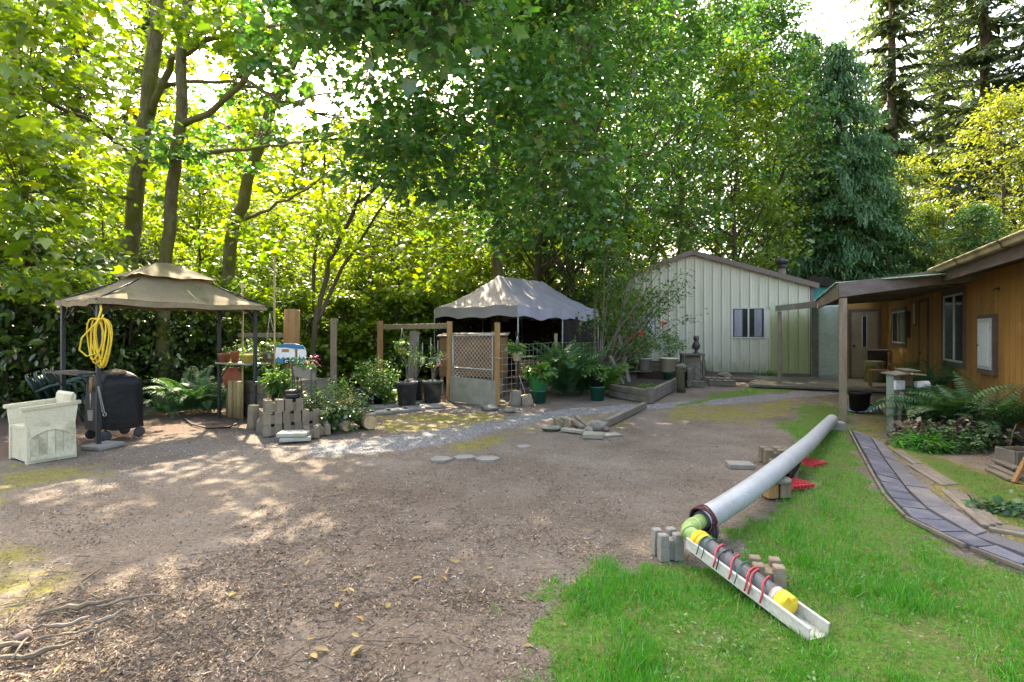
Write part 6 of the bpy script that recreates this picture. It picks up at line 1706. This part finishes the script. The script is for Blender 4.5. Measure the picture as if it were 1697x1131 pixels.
MB().lathe([(.03, .08), (.085, .14), (.105, .22), (.09, .30), (.055, .345), (.06, .37), (.085, .41), (.08, .46), (.04, .50), (0, .505)], f0, 16).build('body', M['dark_statue'], fg)
for sx in (-1, 1):
    MB().lathe([(.028, 0), (.0, .06)], f0 + V(sx * .05, 0, .475), 8).build('ear_tuft', M['dark_statue'], fg)
    MB().prism([f0 + V(sx * .08, -.02, .30), f0 + V(sx * .12, 0, .22), f0 + V(sx * .10, .02, .12), f0 + V(sx * .07, .02, .15)], (0, .04, 0)).build('wing', M['dark_statue'], fg)
MB().lathe([(.016, 0), (0, .04)], f0 + V(0, -.07, .42), 8, rot=Euler((R(110), 0, 0))).build('beak', M['yellow_pl'], fg)
# pallets
def pallet(label, c, rz, L, W, n):
    root = thing('wood_pallet', label, 'pallet', c); m = Matrix.Rotation(rz, 3, 'Z'); c = Vector(c)
    for k in range(n): MB().box(c + m @ V(-L / 2 + L * (k + .5) / n, 0, .135), (L / n - .03, W, .025), m, .003).build('slat', M['wood_grey'], root)
    for y in (-W / 2 + .04, W / 2 - .04): MB().box(c + m @ V(0, y, .06), (L, .06, .12), m).build('bearer', M['wood_bed'], root)
pallet('grey wooden pallet lying flat in front of shop wall', G(1178, 634), -.25, 1.1, .5, 6)
pallet('small grey pallet piece lying right of the larger pallet', G(1196, 639), -.25, .7, .3, 4)
pallet('grey pallet board scrap lying left of the larger pallet', G(1152, 641), -.2, .5, .25, 3)
rock('pale_rock', 'pale rock sitting on the small pallet piece', G(1202, 633) + V(0, 0, .14), .22, .14, .1, 'rock', 14)
tag(MB().bar(G(1200, 632) + V(0, 0, .06), G(1290, 634) + V(0, 0, .05), .2, .10, .01).build('ground_timber', M['wood_grey']), 'long grey timber lying along the shop wall foot', 'timber')

# leggy old shrub before the shop
sroot = D(988, 640, 14.2); sroot.z = 0
hs_ = thing('leggy_shrub', 'old leggy shrub with arching bare branches before the shop', 'shrub', sroot)
mb = MB(); tips = []
tips_px = [(1010, 395), (1045, 420), (1080, 440), (1105, 430), (1130, 452), (1140, 470), (1120, 500), (1085, 520), (1135, 530), (1105, 540), (1060, 500), (1020, 470), (990, 440), (1000, 500), (1050, 460), (1070, 400), (1030, 520), (985, 480), (1120, 470), (1095, 480), (1008, 440), (1025, 400)]
r_ = random.Random(3)
main = [D(1002, 600, 14.2), D(1015, 540, 14.1), D(1040, 505, 13.9)]
for (px, py) in tips_px:
    Y = 14.2 + r_.uniform(-.9, .7); t = D(px, py, Y); b = sroot + V(r_.uniform(-.25, .35), r_.uniform(-.1, .1), 0)
    via = b.lerp(t, .45) + V(r_.uniform(-.15, .1), 0, r_.uniform(.0, .15)); via2 = b.lerp(t, .75) + V(r_.uniform(-.1, .1), r_.uniform(-.1, .1), r_.uniform(0, .12))
    mb.tube([b, via, via2, t], [.028, .02, .013, .005], 6, cap=False)
    for k in range(5):
        c = via.lerp(t, r_.random()) ; e = c + V(r_.uniform(-.35, .35), r_.uniform(-.3, .3), r_.uniform(-.15, .3)); mb.tube([c, e], [.006, .003], 4, cap=False); tips.append(e)
    tips.append(t)
mb.build('stem', M['twig'], hs_)
foliage(hs_, tips, .25, 24, T_OVAL, .08, M['rose'], 111)
for k, (px, py) in enumerate(((1048, 557), (1063, 553), (1098, 536))):
    c = D(px, py, 13.3); foliage(hs_, [c], .05, 26, T_OVAL, .05, M['flower_red'], 112 + k, 'flower', pitch=(0, 1.2), roll=1.2)

# edging timber, stones, flagstones on the dirt
tag(MB().bar(G(1004, 708) + V(0, 0, .06), G(1068, 677) + V(0, 0, .06), .09, .12, .01).build('edging_timber', M['wood_grey']), 'long grey timber edging across the dirt to the bed corner', 'timber')
deck_block(G(930, 710) + V(0, .08, 0), .20, .15, .2, 'concrete_tan', label='tan deck block on the dirt among stones and planks')
for k, (pa, pb, w, lb) in enumerate((((932, 715), (968, 719), .12, 'mossy short plank lying flat before the deck block'), ((950, 704), (966, 712), .09, 'thin weathered lath crossing the short planks'), ((955, 700), (980, 714), .07, 'narrow split plank leaning over the stones'))):
    tag(MB().bar(G(*pa) + V(0, 0, .03 + .03 * k), G(*pb) + V(0, 0, .025), w, .045, .004).build('scrap_plank', M['board_grey'] if k == 0 else M['wood_grey']), lb, 'plank')
for k, (px, py, sx, sy, sz, lb) in enumerate(((991, 712, .17, .12, .10, 'pale rounded stone at the end of edging timber'), (915, 713, .19, .12, .05, 'flat pale stone left of the deck block'), (976, 717, .10, .08, .05, 'small pale stone beside mossy plank'), (1005, 714, .05, .05, .04, 'tiny pinkish stone past the timber end'))):
    rock('field_stone', lb, G(px, py), sx, sy, sz, 'rock' if k < 3 else 'rock_pink', 120 + k, None, k * .7)
tag(MB().box(G(985, 727) + V(0, .08, .03), (.30, .24, .07), Euler((0, 0, -.2)), .012).build('paving_stone', M['board_grey']), 'mossy grey block lying on dirt below the stones', 'slab')
tag(MB().box(G(1012, 723) + V(0, .05, .01), (.3, .2, .03), Euler((0, 0, .3)), .008).build('flat_stone', M['concrete']), 'thin grey slab half sunk beside the mossy block', 'slab')
for k, (px, py, w, lb) in enumerate(((808, 761, .26, 'squarish grey flagstone set flat in the dirt'), (770, 759, .24, 'pale grey flagstone beside the squarish one'), (730, 762, .26, 'sunken grey flagstone by the moss edge'), (868, 741, .2, 'lone grey flagstone in the dirt below gravel path'))):
    rk = random.Random(k); p = G(px, py)
    pts = [p + V(math.cos(a) * w * rk.uniform(.45, .62), math.sin(a) * w * rk.uniform(.42, .6), -.012) for a in [i * 1.047 + k for i in range(6)]]
    tag(MB().prism(pts, (0, 0, .027)).build('flagstone', M['concrete']), lb, 'flagstone')
tag(MB().box(G(1228, 775) + V(0, .03, .02), (.27, .2, .05), Euler((0, 0, -.12)), .006).build('paving_stone', M['concrete']), 'grey rectangular paver lying on dirt left of pipe', 'slab')
for k, (px, py, sx, lb, mt) in enumerate(((830, 668, .12, 'brown flat stone left of stump by gate', 'rock'), (812, 680, .2, 'low mossy flat stone before the gate', 'rock'), (848, 683, .16, 'second flat stone before the gate post', 'rock'))):
    rock('field_stone', lb, G(px, py), sx, sx * .6, sx * .35, mt, 130 + k, None, .3 * k)
log_upright('split_stump', 'pale split stump standing beside the gate and hook pole', G(853, 672), .12, .3, (0, R(6)), 'wood_grey', 15, 'stump')
log_upright('split_stump', 'brown low stump next to the pale split stump', G(873, 671), 0.14, .2, (0, R(-12)), 'wood_post', 16, 'stump')

# ================================================================== PIPE AND TROUGH
def dp(px, py, z): return G(px, py, z)
wp = [dp(1160, 864, .20), dp(1200, 841, .22), dp(1250, 807, .24), dp(1300, 768, .24), dp(1340, 735, .22), dp(1364, 711, .18), dp(1379, 696, .14)]
def spline(P_, n=10):
    P_ = [P_[0] * 2 - P_[1]] + P_ + [P_[-1] * 2 - P_[-2]]; out = []
    for i in range(1, len(P_) - 2):
        for k in range(n):
            t = k / n; a, b, c, d = P_[i - 1], P_[i], P_[i + 1], P_[i + 2]
            out.append(.5 * ((2 * b) + (c - a) * t + (2 * a - 5 * b + 4 * c - d) * t * t + (3 * b - a - 3 * c + d) * t ** 3))
    out.append(P_[-2]); return out
pth = spline(wp)
pipe = thing('drain_pipe', 'long bent grey plastic pipe lying from the porch across lawn edge', 'pipe', (pth[0].x, pth[0].y, 0))
PR = .083
MB().tube(pth, PR, 24, cap=False).build('pipe', M['pipe'], pipe)
MB().tube(pth, PR - .007, 20, cap=False).build('inner_wall', M['grey_pot'], pipe)
d0 = (pth[1] - pth[0]).normalized()
cord = MB(); x = d0.cross(V(0, 0, 1)).normalized(); zc = x.cross(d0)
for k in range(4):
    c = pth[0] + d0 * (.012 + .018 * k)
    cord.tube([c + (x * math.cos(a * .3491) + zc * math.sin(a * .3491)) * (PR + .006) + d0 * .012 * math.sin(a * .9 + k) for a in range(19)], .006, 5, cap=False)
cord.build('cord_wrap', nmat('black_red_cord', (.02, .015, .015), (.16, .03, .03), 60, .7, .2, 60), pipe)
# trough
ta = dp(1150, 906, .12); tbp = dp(1356, 1060, .0)
tdv = (tbp - ta).normalized(); tx = tdv.cross(V(0, 0, 1)).normalized(); tz = tx.cross(tdv)
tr = thing('vinyl_trough', 'white vinyl channel trough cradling the black hose on lawn', 'trough', (tbp.x, tbp.y, 0))
hw, hh = .066, .062
TLn = (tbp - ta).length
prof = [(-hw, hh), (-hw, .0), (hw, .0), (hw, hh), (hw - .007, hh), (hw - .007, .007), (-hw + .007, .007), (-hw + .007, hh)]
MB().prism([ta + tx * a + tz * b for a, b in prof], tdv * TLn).build('channel', M['white_pl'], tr)
for s_ in (-1, 1): MB().prism([ta + tx * (s_ * (hw - .003) + a) + tz * (hh + b) for a, b in ((-.008, .0005), (.008, .0005), (.008, .009), (-.008, .009))], tdv * TLn).build('rim', M['white_pl'], tr)
fx = thing('flex_hose', 'black corrugated hose with yellow end couplings in white trough', 'hose', (ta.x, ta.y, 0))
ha = ta + tdv * .10 + tz * .065; hb = ta + tdv * (TLn * .74) + tz * .062
pts = []; rad = []; n = 150
for i in range(n + 1):
    pts.append(ha.lerp(hb, i / n)); rad.append(.050 + .0022 * math.sin(i * 2.1))
MB().tube(pts, rad, 16).build('hose', M['flex'], fx)
def ring(c, d, r__, L, mat, name, root, n=18): return MB().tube([c, c + d * L], r__, n).build(name, M[mat], root)
ring(ha - tdv * .075, tdv, .06, .075, 'yellow_pl', 'coupling', fx); ring(ha - tdv * .05, tdv, .066, .02, 'yellow_pl', 'coupling_ring', fx)
ring(hb - tdv * .03, tdv, .054, .035, 'galv', 'collar', fx); ring(hb + tdv * .005, tdv, .056, .06, 'yellow_pl', 'coupling', fx)
MB().box(hb + tdv * .05 + tz * .045, (.03, .06, .025), Matrix((tx, tdv, tz)).transposed(), .004).build('coupling_tab', M['yellow_pl'], fx)
e0 = ha - tdv * .075; e2 = pth[0] + d0 * .02
lm = spline([e0, e0 - tdv * .09 + V(0, 0, .012), e2 - d0 * .05 + V(-.005, -.01, 0), e2], 6)
MB().tube(lm, [.048 + .0 * i for i in range(len(lm))], 18).build('elbow', M['lime_pl'], fx)
for k in (4, 9): ring(lm[k], (lm[k + 1] - lm[k]).normalized(), .054, .022, 'lime_pl', 'elbow_bead', fx)
ring(lm[-1] - (lm[-1] - lm[-2]).normalized() * .0, d0, .062, .05, 'flex', 'hose_end', fx)
# bungee cords and ties over the trough
def tie(s, mat, r__, label, cat, skew=.03):
    c = ta + tdv * s; pts = []
    for k in range(13):
        t = k / 12; a = math.pi * t
        off = -hw * 1.08 * math.cos(a); hgt = hh + .012 + .045 * math.sin(a) ** .8
        pts.append(c + tx * off + tz * hgt + tdv * skew * (t - .5) * 2)
    pts = [pts[0] - tz * .07 + tx * -.012] + pts + [pts[-1] - tz * .05 + tx * .012]
    tag(MB().tube(pts, r__, 6).build(cat.replace(' ', '_'), M[mat]), label, cat)
tie(TLn * .24, 'red_cord', .0055, 'red bungee cord over the hose nearest the yellow elbow coupling', 'bungee cord', .05)
tie(TLn * .38, 'red_cord', .0055, 'red bungee cord with black hook over mid hose', 'bungee cord', .05)
tie(TLn * .52, 'red_cord', .0055, 'red bungee cord doubled up with another on the hose', 'bungee cord', .04)
tie(TLn * .545, 'red_cord', .0055, 'orange red bungee cord beside its twin on the hose', 'bungee cord', .045)
tie(TLn * .63, 'red_cord', .0055, 'red bungee cord nearest the open trough end', 'bungee cord', .05)
tie(TLn * .15, 'green_cord', .0035, 'thin dark green tie right below upper coupling', 'cord tie', .03)
tie(TLn * .11, 'green_cord', .0035, 'thin dark green tie across the upper coupling', 'cord tie', .02)
tie(TLn * .30, 'black_pl', .0035, 'thin black tie between two red bungee cords', 'cord tie', .02)
tie(TLn * .45, 'green_cord', .0035, 'thin green tie in the middle of the hose', 'cord tie', .03)
# supports
deck_block(dp(1113, 933, 0) + V(.0, .1, 0), .16, .17, .15, 'concrete', .04, 'grey concrete block under the upper end of the trough')
deck_block(dp(1280, 980, 0) + V(0, .07, 0), .175, .145, -.25, 'concrete_tan', .045, 'tan cross grooved deck block on the lawn beside trough')
deck_block(dp(1285, 768, 0) + V(0, .06, 0), .24, .16, -.1, 'concrete_tan', .05, 'tan deck block on dirt behind the bent pipe')
deck_block(dp(1300, 790, 0) + V(0, .03, 0), .22, .15, -.1, 'concrete_tan', .05, 'tan deck block under the middle of the pipe')
sp_ = thing('pipe_prop', 'stubby wooden prop with round flat stone holding up the pipe', 'support', dp(1290, 826, 0)); q = Vector(sp_.location) + V(0, .05, 0)
MB().box(q + V(-.06, 0, .07), (.10, .15, .14), Euler((0, 0, .1)), .008).build('block', M['wood_orange'], sp_); MB().box(q + V(.06, .01, .07), (.10, .15, .14), Euler((0, 0, .05)), .008).build('block', M['wood_post'], sp_)
MB().lathe([(.12, .141), (.135, .15), (.13, .17), (.09, .18), (0, .182)], q, 18).build('flat_stone', M['rock'], sp_)
tag(MB().box(dp(1390, 714, 0) + V(.0, .06, .06), (.22, .16, .13), Euler((0, 0, -.2)), .01).build('support_block', M['concrete_pale']), 'pale concrete block under the far end of pipe', 'concrete block')
# coil of black corrugated pipe and red plastic mesh beyond the pipe
cl = thing('hose_coil', 'coil of black corrugated drain hose lying beyond the pipe', 'hose', dp(1322, 800, 0)); q = Vector(cl.location) + V(.02, .12, .13)
mb = MB()
for k in range(7):
    c = q + V(.035 * k - .1, .05 * k - .1, 0)
    mb.tube([c + V(.02 * math.cos(a * .3927), .0, 0) + V(math.cos(a * .3927) * .02, math.sin(a * .3927) * .10, math.cos(a * .3927) * .11) for a in range(17)], .017, 8, cap=False)
mb.build('coil', M['black_pl'], cl)
def crate(label, c, rz):
    root = thing('red_grid', label, 'plastic grid', c); m = Matrix.Rotation(rz, 3, 'Z'); c = Vector(c)
    for k in range(7):
        MB().box(c + m @ V(-.12 + .04 * k, 0, .03), (.01, .2, .035), m).build('slat', M['red_pl'], root)
    for k in range(5):
        MB().box(c + m @ V(0, -.1 + .05 * k, .05), (.26, .01, .012), m).build('cross_slat', M['red_pl'], root)
crate('red plastic grid lying on grass near the wooden prop', dp(1318, 808, 0), .3)
crate('red plastic grid lying on grass beyond black hose coil', dp(1345, 772, 0), .5)
ck = thing('hose_coil', 'short coil of black ribbed hose behind the pipe mouth', 'hose', dp(1178, 898, 0)); q = Vector(ck.location) + V(0, .06, .07)
mb = MB()
for k in range(5): mb.tube([q + V(.022 * k - .04, math.sin(a * .3927) * .055, math.cos(a * .3927) * .065) for a in range(17)], .011, 7, cap=False)
mb.build('coil', M['flex'], ck)

# ================================================================== PAVER PATH
left_px = [(1409, 714), (1428, 750), (1448, 788), (1469, 823), (1507, 863), (1558, 888), (1622, 917), (1697, 945), (1790, 980)]
mid_px = [(1443, 727), (1458, 752), (1476, 778), (1507, 820), (1545, 855), (1603, 888), (1650, 910), (1697, 932), (1800, 962)]
right_px = [(1464, 737), (1491, 772), (1523, 804), (1558, 832), (1603, 864), (1635, 888), (1662, 898), (1697, 913), (1805, 940)]
def cum(pts):
    P_ = [G(*p) for p in pts]; L = [0]
    for a, b in zip(P_[:-1], P_[1:]): L.append(L[-1] + (b - a).length)
    def f(t):
        s = t * L[-1]
        for i in range(len(L) - 1):
            if s <= L[i + 1] + 1e-9:
                return P_[i].lerp(P_[i + 1], (s - L[i]) / (L[i + 1] - L[i]))
        return P_[-1]
    return f, L[-1]
fl, Ll = cum(left_px); fm, Lm = cum(mid_px); fr2, Lr = cum(right_px)
path = bpy.data.objects.new('path', None); COL.objects.link(path); path.location = fl(.4); tag(path, kind='structure')
npv = 19
def paver(fa, fb, t0, t1, name, mat, h, ins=.012, thick=.05, drop=0):
    a0, a1, b0_, b1_ = fa(t0), fa(t1), fb(t0), fb(t1)
    cen = (a0 + a1 + b0_ + b1_) / 4
    q = []
    for p in (a0, b0_, b1_, a1):
        d = (cen - p); q.append(p + d.normalized() * ins + V(0, 0, h - thick))
    qt = [p + V(0, 0, thick + rs.uniform(-.004, .004)) for p in q]
    m = MB(); m.add(q + qt, [(0, 3, 2, 1), (4, 5, 6, 7), (0, 1, 5, 4), (1, 2, 6, 5), (2, 3, 7, 6), (3, 0, 4, 7)])
    return m.build(name, M[mat], path)
lin = lambda a, b, k: (lambda t: a(t).lerp(b(t), k))
for k in range(npv):
    t0, t1 = k / npv, (k + 1) / npv
    paver(lin(fl, fm, .06), lin(fl, fm, .97), t0, t1, 'paver', 'paver_blue', .028)
for k in range(7):
    paver(lin(fm, fr2, .03), fr2, k / 7, (k + 1) / 7, 'mat_section', 'shingle', .026 + .003 * (k % 2), .004)
# rim of thin concrete edging on the lawn side
for k in range(9):
    a = fl(k / 9 + .004); b = fl((k + 1) / 9 - .004)
    MB().bar(a + V(-.025, -.01, .018), b + V(-.025, -.01, .018), .022, .03, .004).build('edging_strip', M['wood_grey'], path)
# weathered boards along the inner side
wb = [((1505, 772), (1560, 806), 3), ((1558, 812), (1628, 873), 3), ((1480, 748), (1512, 770), 2), ((1632, 876), (1720, 893), 3)]
for k, (pa, pb, n) in enumerate(wb):
    for j in range(n):
        a = G(*pa) + V(.03 + .07 * j, .02 * j, -.002 + .003 * (j % 2)); b = G(*pb) + V(.03 + .07 * j, .02 * j, .0)
        MB().bar(a, b, .058, .028, .004).build('board', M['wood_grey'], path)

# ================================================================== PORCH THINGS
bk = thing('black_bucket', 'black plastic nursery bucket on the mossy porch edge', 'bucket', G(1433, 686) + V(0, .15, 0)); c = Vector(bk.location)
MB().lathe([(.15, 0), (.175, .34), (.195, .34), (.195, .385), (.175, .385), (.16, .05), (0, .05)], c, 24).build('body', M['black_pl'], bk)
for s_ in (-1, 1): MB().box(c + V(s_ * .2, 0, .35), (.03, .07, .02)).build('handle', M['black_pl'], bk)
mp_ = thing('meter_post', 'green painted post with grey boxes and round white meter under small roof', 'utility post', G(1482, 715)); c = Vector(mp_.location)
MB().box(c + V(0, .02, .42), (.13, .13, .86), Euler((0, 0, .2)), .006).build('post', nmat('old_green_paint', (.16, .22, .18), (.26, .3, .24), 6, .8, .3, 30, (2, 2, .4), dirt=(.2, .16, .11), dirt_amt=.7, dscale=4), mp_)
MB().box(c + V(.24, .10, .52), (.20, .05, .62), Euler((0, 0, .1)), .005).build('side_board', M['wood_post'], mp_)
MB().box(c + V(.03, -.065, .70), (.15, .05, .14), Euler((0, 0, .1)), .006).build('junction_box', M['meter'], mp_)
for k, (dx, dz, rz, sl) in enumerate(((.06, .875, .1, -.08), (.24, .86, .25, .10), (.20, .90, -.1, .02))):
    MB().box(c + V(dx, 0, dz + .012 * k), (.32 - .06 * k, .3, .022), Euler((.06, sl, rz)), .003).build('cap_board', M['wood_grey'] if k != 1 else M['plywood'], mp_)
MB().lathe([(.055, -.11), (.06, -.03), (.062, .0), (.062, .06), (.05, .07), (0, .072)], c + V(.43, -.02, .70), 18, rot=Euler((0, R(90), -.2))).build('meter', M['meter'], mp_)
MB().tube([c + V(.05, -.06, .62), c + V(.04, -.09, .45), c + V(.03, -.08, .3), c + V(.05, -.06, .1)], .012, 6).build('conduit', M['galv'], mp_)
tag(MB().bar(G(1487, 719) + V(0, 0, 0), G(1487, 719) + V(.15, .1, .60), .085, .028, .003, (1, -.3, 0)).build('leaning_plank', M['wood_grey']), 'grey plank leaning against the green meter post', 'plank')
q = G(1497, 716)
tag(MB().prism([q + V(.02, .02, .01), q + V(.30, .05, .1), q + V(.22, .16, .33), q + V(-.05, .14, .22)], V(.0, -.012, .004)).build('plywood_scrap', M['plywood']), 'pale tan plywood scrap leaning beside the meter post', 'plywood')
log_upright('chopping_stump', 'mossy round stump standing on the porch deck', D(1450, 630, 15.3) * Vector((1, 1, 0)) + V(0, 0, .05), .26, .62, (0, 0), 'bark', 21, 'stump')
hc = thing('hose_coil', 'blue grey hose coiled on the porch ground behind bucket', 'hose', G(1462, 690)); c = Vector(hc.location) + V(0, .5, .02)
mb = MB()
for k in range(6): mb.tube([c + V(.30 * math.cos(a * .3307) * (1 - .05 * k), .26 * math.sin(a * .3307) * (1 - .05 * k), .015 + .017 * k + .012 * math.sin(a)) for a in range(20)], .011, 6, cap=False)
mb.build('coil', M['hose_blue'], hc)
# old wooden chair frame by the wall
cf = thing('wooden_chair', 'old wooden chair standing on porch against the ochre wall', 'chair', WH(7.4, .05, .55)); c = Vector(cf.location)
def CH(a, b, z): return c + hd * a + hn * b + V(0, 0, z)
for a in (-.2, .2):
    MB().bar(CH(a, .2, 0), CH(a, .2, .44), .035).build('leg', M['wood_orange'], cf); MB().bar(CH(a, -.2, 0), CH(a, -.24, .95), .035).build('leg', M['wood_orange'], cf)
MB().prism([CH(-.23, -.22, .44), CH(.23, -.22, .44), CH(.23, .23, .44), CH(-.23, .23, .44)], (0, 0, .03)).build('seat', M['wood_orange'], cf)
for z in (.62, .88): MB().bar(CH(-.2, -.22, z), CH(.2, -.22, z), .025, .06).build('back_rail', M['wood_orange'], cf)
bx_ = thing('dark_cabinet', 'dark low cabinet in the porch corner by the door', 'cabinet', WH(9.5, .05, .4)); c = Vector(bx_.location)
wbox(MB(), WH, 9.15, 9.85, .09, .95, .06, .5).build('body', M['tarp'], bx_); wbox(MB(), WH, 9.12, 9.88, .951, .99, .04, .54).build('top', M['wood_bed'], bx_)
# ground cover and dead fronds below the ferns
bush('ground_cover_plant', 'dark trailing ground cover below the wall ferns', G(1590, 745) + V(0, 0, 0), .62, .3, 34, 26, .042, 'fern', 141, T_LOBE, .13, ry=.25)
bush('ground_cover_plant', 'blue green leafy ground cover at the lawn edge', G(1565, 748), .5, .10, 26, 22, .032, 'fern', 142, T_LOBE, .10, ry=.14)
bush('ground_cover_plant', 'dry brown and green tangle beside plywood scrap', G(1530, 735), .4, .3, 24, 26, .05, 'litter', 143, T_CURL, .12, ry=.2)
bush('ground_cover_plant', 'brown dead fern tangle against the skirt board', G(1625, 738), .5, .35, 26, 24, .07, 'litter', 144, T_CURL, .13, ry=.2)
bush('weed_clump', 'grey green strawberry weeds by paver path right edge', G(1680, 850), .2, .06, 12, 16, .05, 'fern', 145, T_LOBE, .09)
bush('weed_clump', 'tiny weeds beside the inner path boards', G(1640, 845), .15, .05, 8, 14, .045, 'fern', 146, T_LOBE, .07)
bush('weed_clump', 'bright green tuft by the top of the paver path', G(1528, 745), .18, .18, 16, 40, .14, 'grass', 147, T_NARROW, .08)
# boards and scrap at the right edge
wbx = thing('wooden_box', 'grey wooden box planter at the house skirt', 'box', G(1694, 780) + V(.12, .14, 0)); c = Vector(wbx.location)
for (dx, dy, sx, sy, nm) in ((0, -.13, .34, .02, 'side_board'), (0, .13, .34, .02, 'side_board'), (-.17, 0, .02, .24, 'end_board'), (.17, 0, .02, .24, 'end_board')):
    MB().box(c + V(dx, dy, .10), (sx, sy, .20), Euler((0, 0, .0)), .003).build(nm, M['wood_grey'], wbx)
for k, (pa, pb, z) in enumerate((((1645, 775), (1690, 795), .02), ((1650, 770), (1688, 786), .05), ((1640, 781), (1680, 799), .015))):
    tag(MB().bar(G(*pa) + V(0, 0, z), G(*pb) + V(0, 0, z), .09, .025, .003).build('scrap_board', M['wood_grey']), ['grey scrap board on moss beside wooden box', 'grey scrap board lying over another by wooden box', 'grey scrap board lying outermost by the moss'][k], 'board')
tag(MB().bar(G(1680, 800) + V(0, 0, 0), G(1680, 800) + V(.28, .06, .42), .045, .03, .003, (1, 0, 0)).build('leaning_stake', M['wood_orange']), 'tan wooden stake leaning at the wooden box', 'stake')
tag(MB().tube([G(1668, 770), G(1668, 770) + V(.09, .02, .35), G(1668, 770) + V(.14, .03, .45)], .004, 5).build('dry_stalk', M['twig']), 'thin dry stalk rising from the wooden box corner', 'stalk')

# ================================================================== LOOSE LEAVES AND BARK
lm_ = tri_mesh('fallen_leaf', *[np.array(T_CURL[0]) * np.array([1, 1, 1.1]), T_CURL[1]], M['yellow_leaf'])
lpx = [(545, 1083), (525, 1095), (580, 1090), (600, 1085), (528, 1052), (508, 1065), (595, 1060), (772, 927), (818, 944), (738, 955), (740, 965), (587, 985), (578, 978), (700, 960), (590, 1025), (640, 1012), (660, 1000), (560, 1010), (760, 935), (388, 983), (378, 740), (270, 770), (840, 828), (240, 870), (975, 1018), (880, 1072), (955, 970), (1075, 1018), (940, 1040), (230, 862), (420, 755), (505, 940), (395, 985), (285, 990), (90, 1120), (165, 1120), (620, 940), (975, 905)]
for k, (px, py) in enumerate(lpx):
    o = bpy.data.objects.new('fallen_leaf', lm_); COL.objects.link(o)
    s_ = rs.uniform(.035, .065) * (1.25 if k < 4 else 1); o.location = G(px, py) + V(0, 0, .012); o.scale = (s_ * rs.uniform(.6, 1), s_, s_)
    o.rotation_euler = (rs.uniform(-.4, .4), rs.uniform(-.5, .5), rs.uniform(0, 6.28))
    tag(o, 'curled yellow brown fallen leaf lying on the ground', 'leaf', 'large fallen leaves')
def bark_piece(label, px, py, L, w, rz, seed):
    rk = random.Random(seed); c = G(px, py); m = Matrix.Translation(c) @ Matrix.Rotation(rz, 4, 'Z'); n = 8
    mb = MB()
    pts = [m @ V(-L / 2 + L * i / n, rk.uniform(-.02, .02) + .03 * math.sin(i * .5 + seed), .012 + rk.uniform(0, .01)) for i in range(n + 1)]
    mb.tube(pts, [max(.004, w * .42 * (.4 + .6 * math.sin(math.pi * (i + .5) / (n + 1))) * rk.uniform(.6, 1.25)) for i in range(n + 1)], 6, True, False)
    tag(mb.build('dead_branch', M['twig'] if seed % 2 else M['wood_grey']), label, 'branch', 'dead branches in the leaf litter')
for k, (px, py, L, w, rz) in enumerate(((130, 1010, .42, .07, .7), (95, 1040, .34, .06, .5), (60, 1085, .36, .07, .35), (165, 1035, .3, .05, .9), (20, 1070, .22, .06, 2.6), (215, 1000, .4, .035, .55), (110, 1055, .4, .03, .75))):
    bark_piece(['long wavy dead branch in leaf litter beside mossy ground', 'dead branch end touching the pinkish stone', 'thick bent dead branch in the leaf litter corner', 'dead branch lying parallel below the long wavy one', 'short stub of dead branch beside pinkish stone', 'thin dead branch end pointing to open dirt', 'narrow dead branch between larger branches in litter'][k], px, py, L * .75, w * .5, rz, k + 1)
rock('field_stone', 'pinkish stone in the leaf litter by dead branches', G(38, 1062), .045, .038, .03, 'rock_pink', 151)
tag(MB().tube([G(140, 985) + V(0, 0, .02), G(132, 970) + V(0, 0, .015), G(160, 952) + V(0, 0, .02), G(172, 942) + V(0, 0, .015)], [.006, .008, .006, .003], 6).build('fallen_twig', M['twig']), 'forked pale twig lying on dirt beside moss', 'twig')
tag(MB().tube([G(20, 1100) + V(0, 0, .02), G(38, 1075) + V(0, 0, .03), G(52, 1058) + V(0, 0, .02)], [.007, .006, .003], 6).build('fallen_twig', M['twig']), 'bent pale twig lying across dead branches', 'twig')
hz_ = MB().tube([G(305, 695), G(318, 705), G(345, 712), G(380, 710), G(392, 704)], .014, 6).build('ground_hose', M['black_pl']); hz_.location.z += .015; tag(hz_, 'black hose lying on gravel under the gazebo', 'hose')
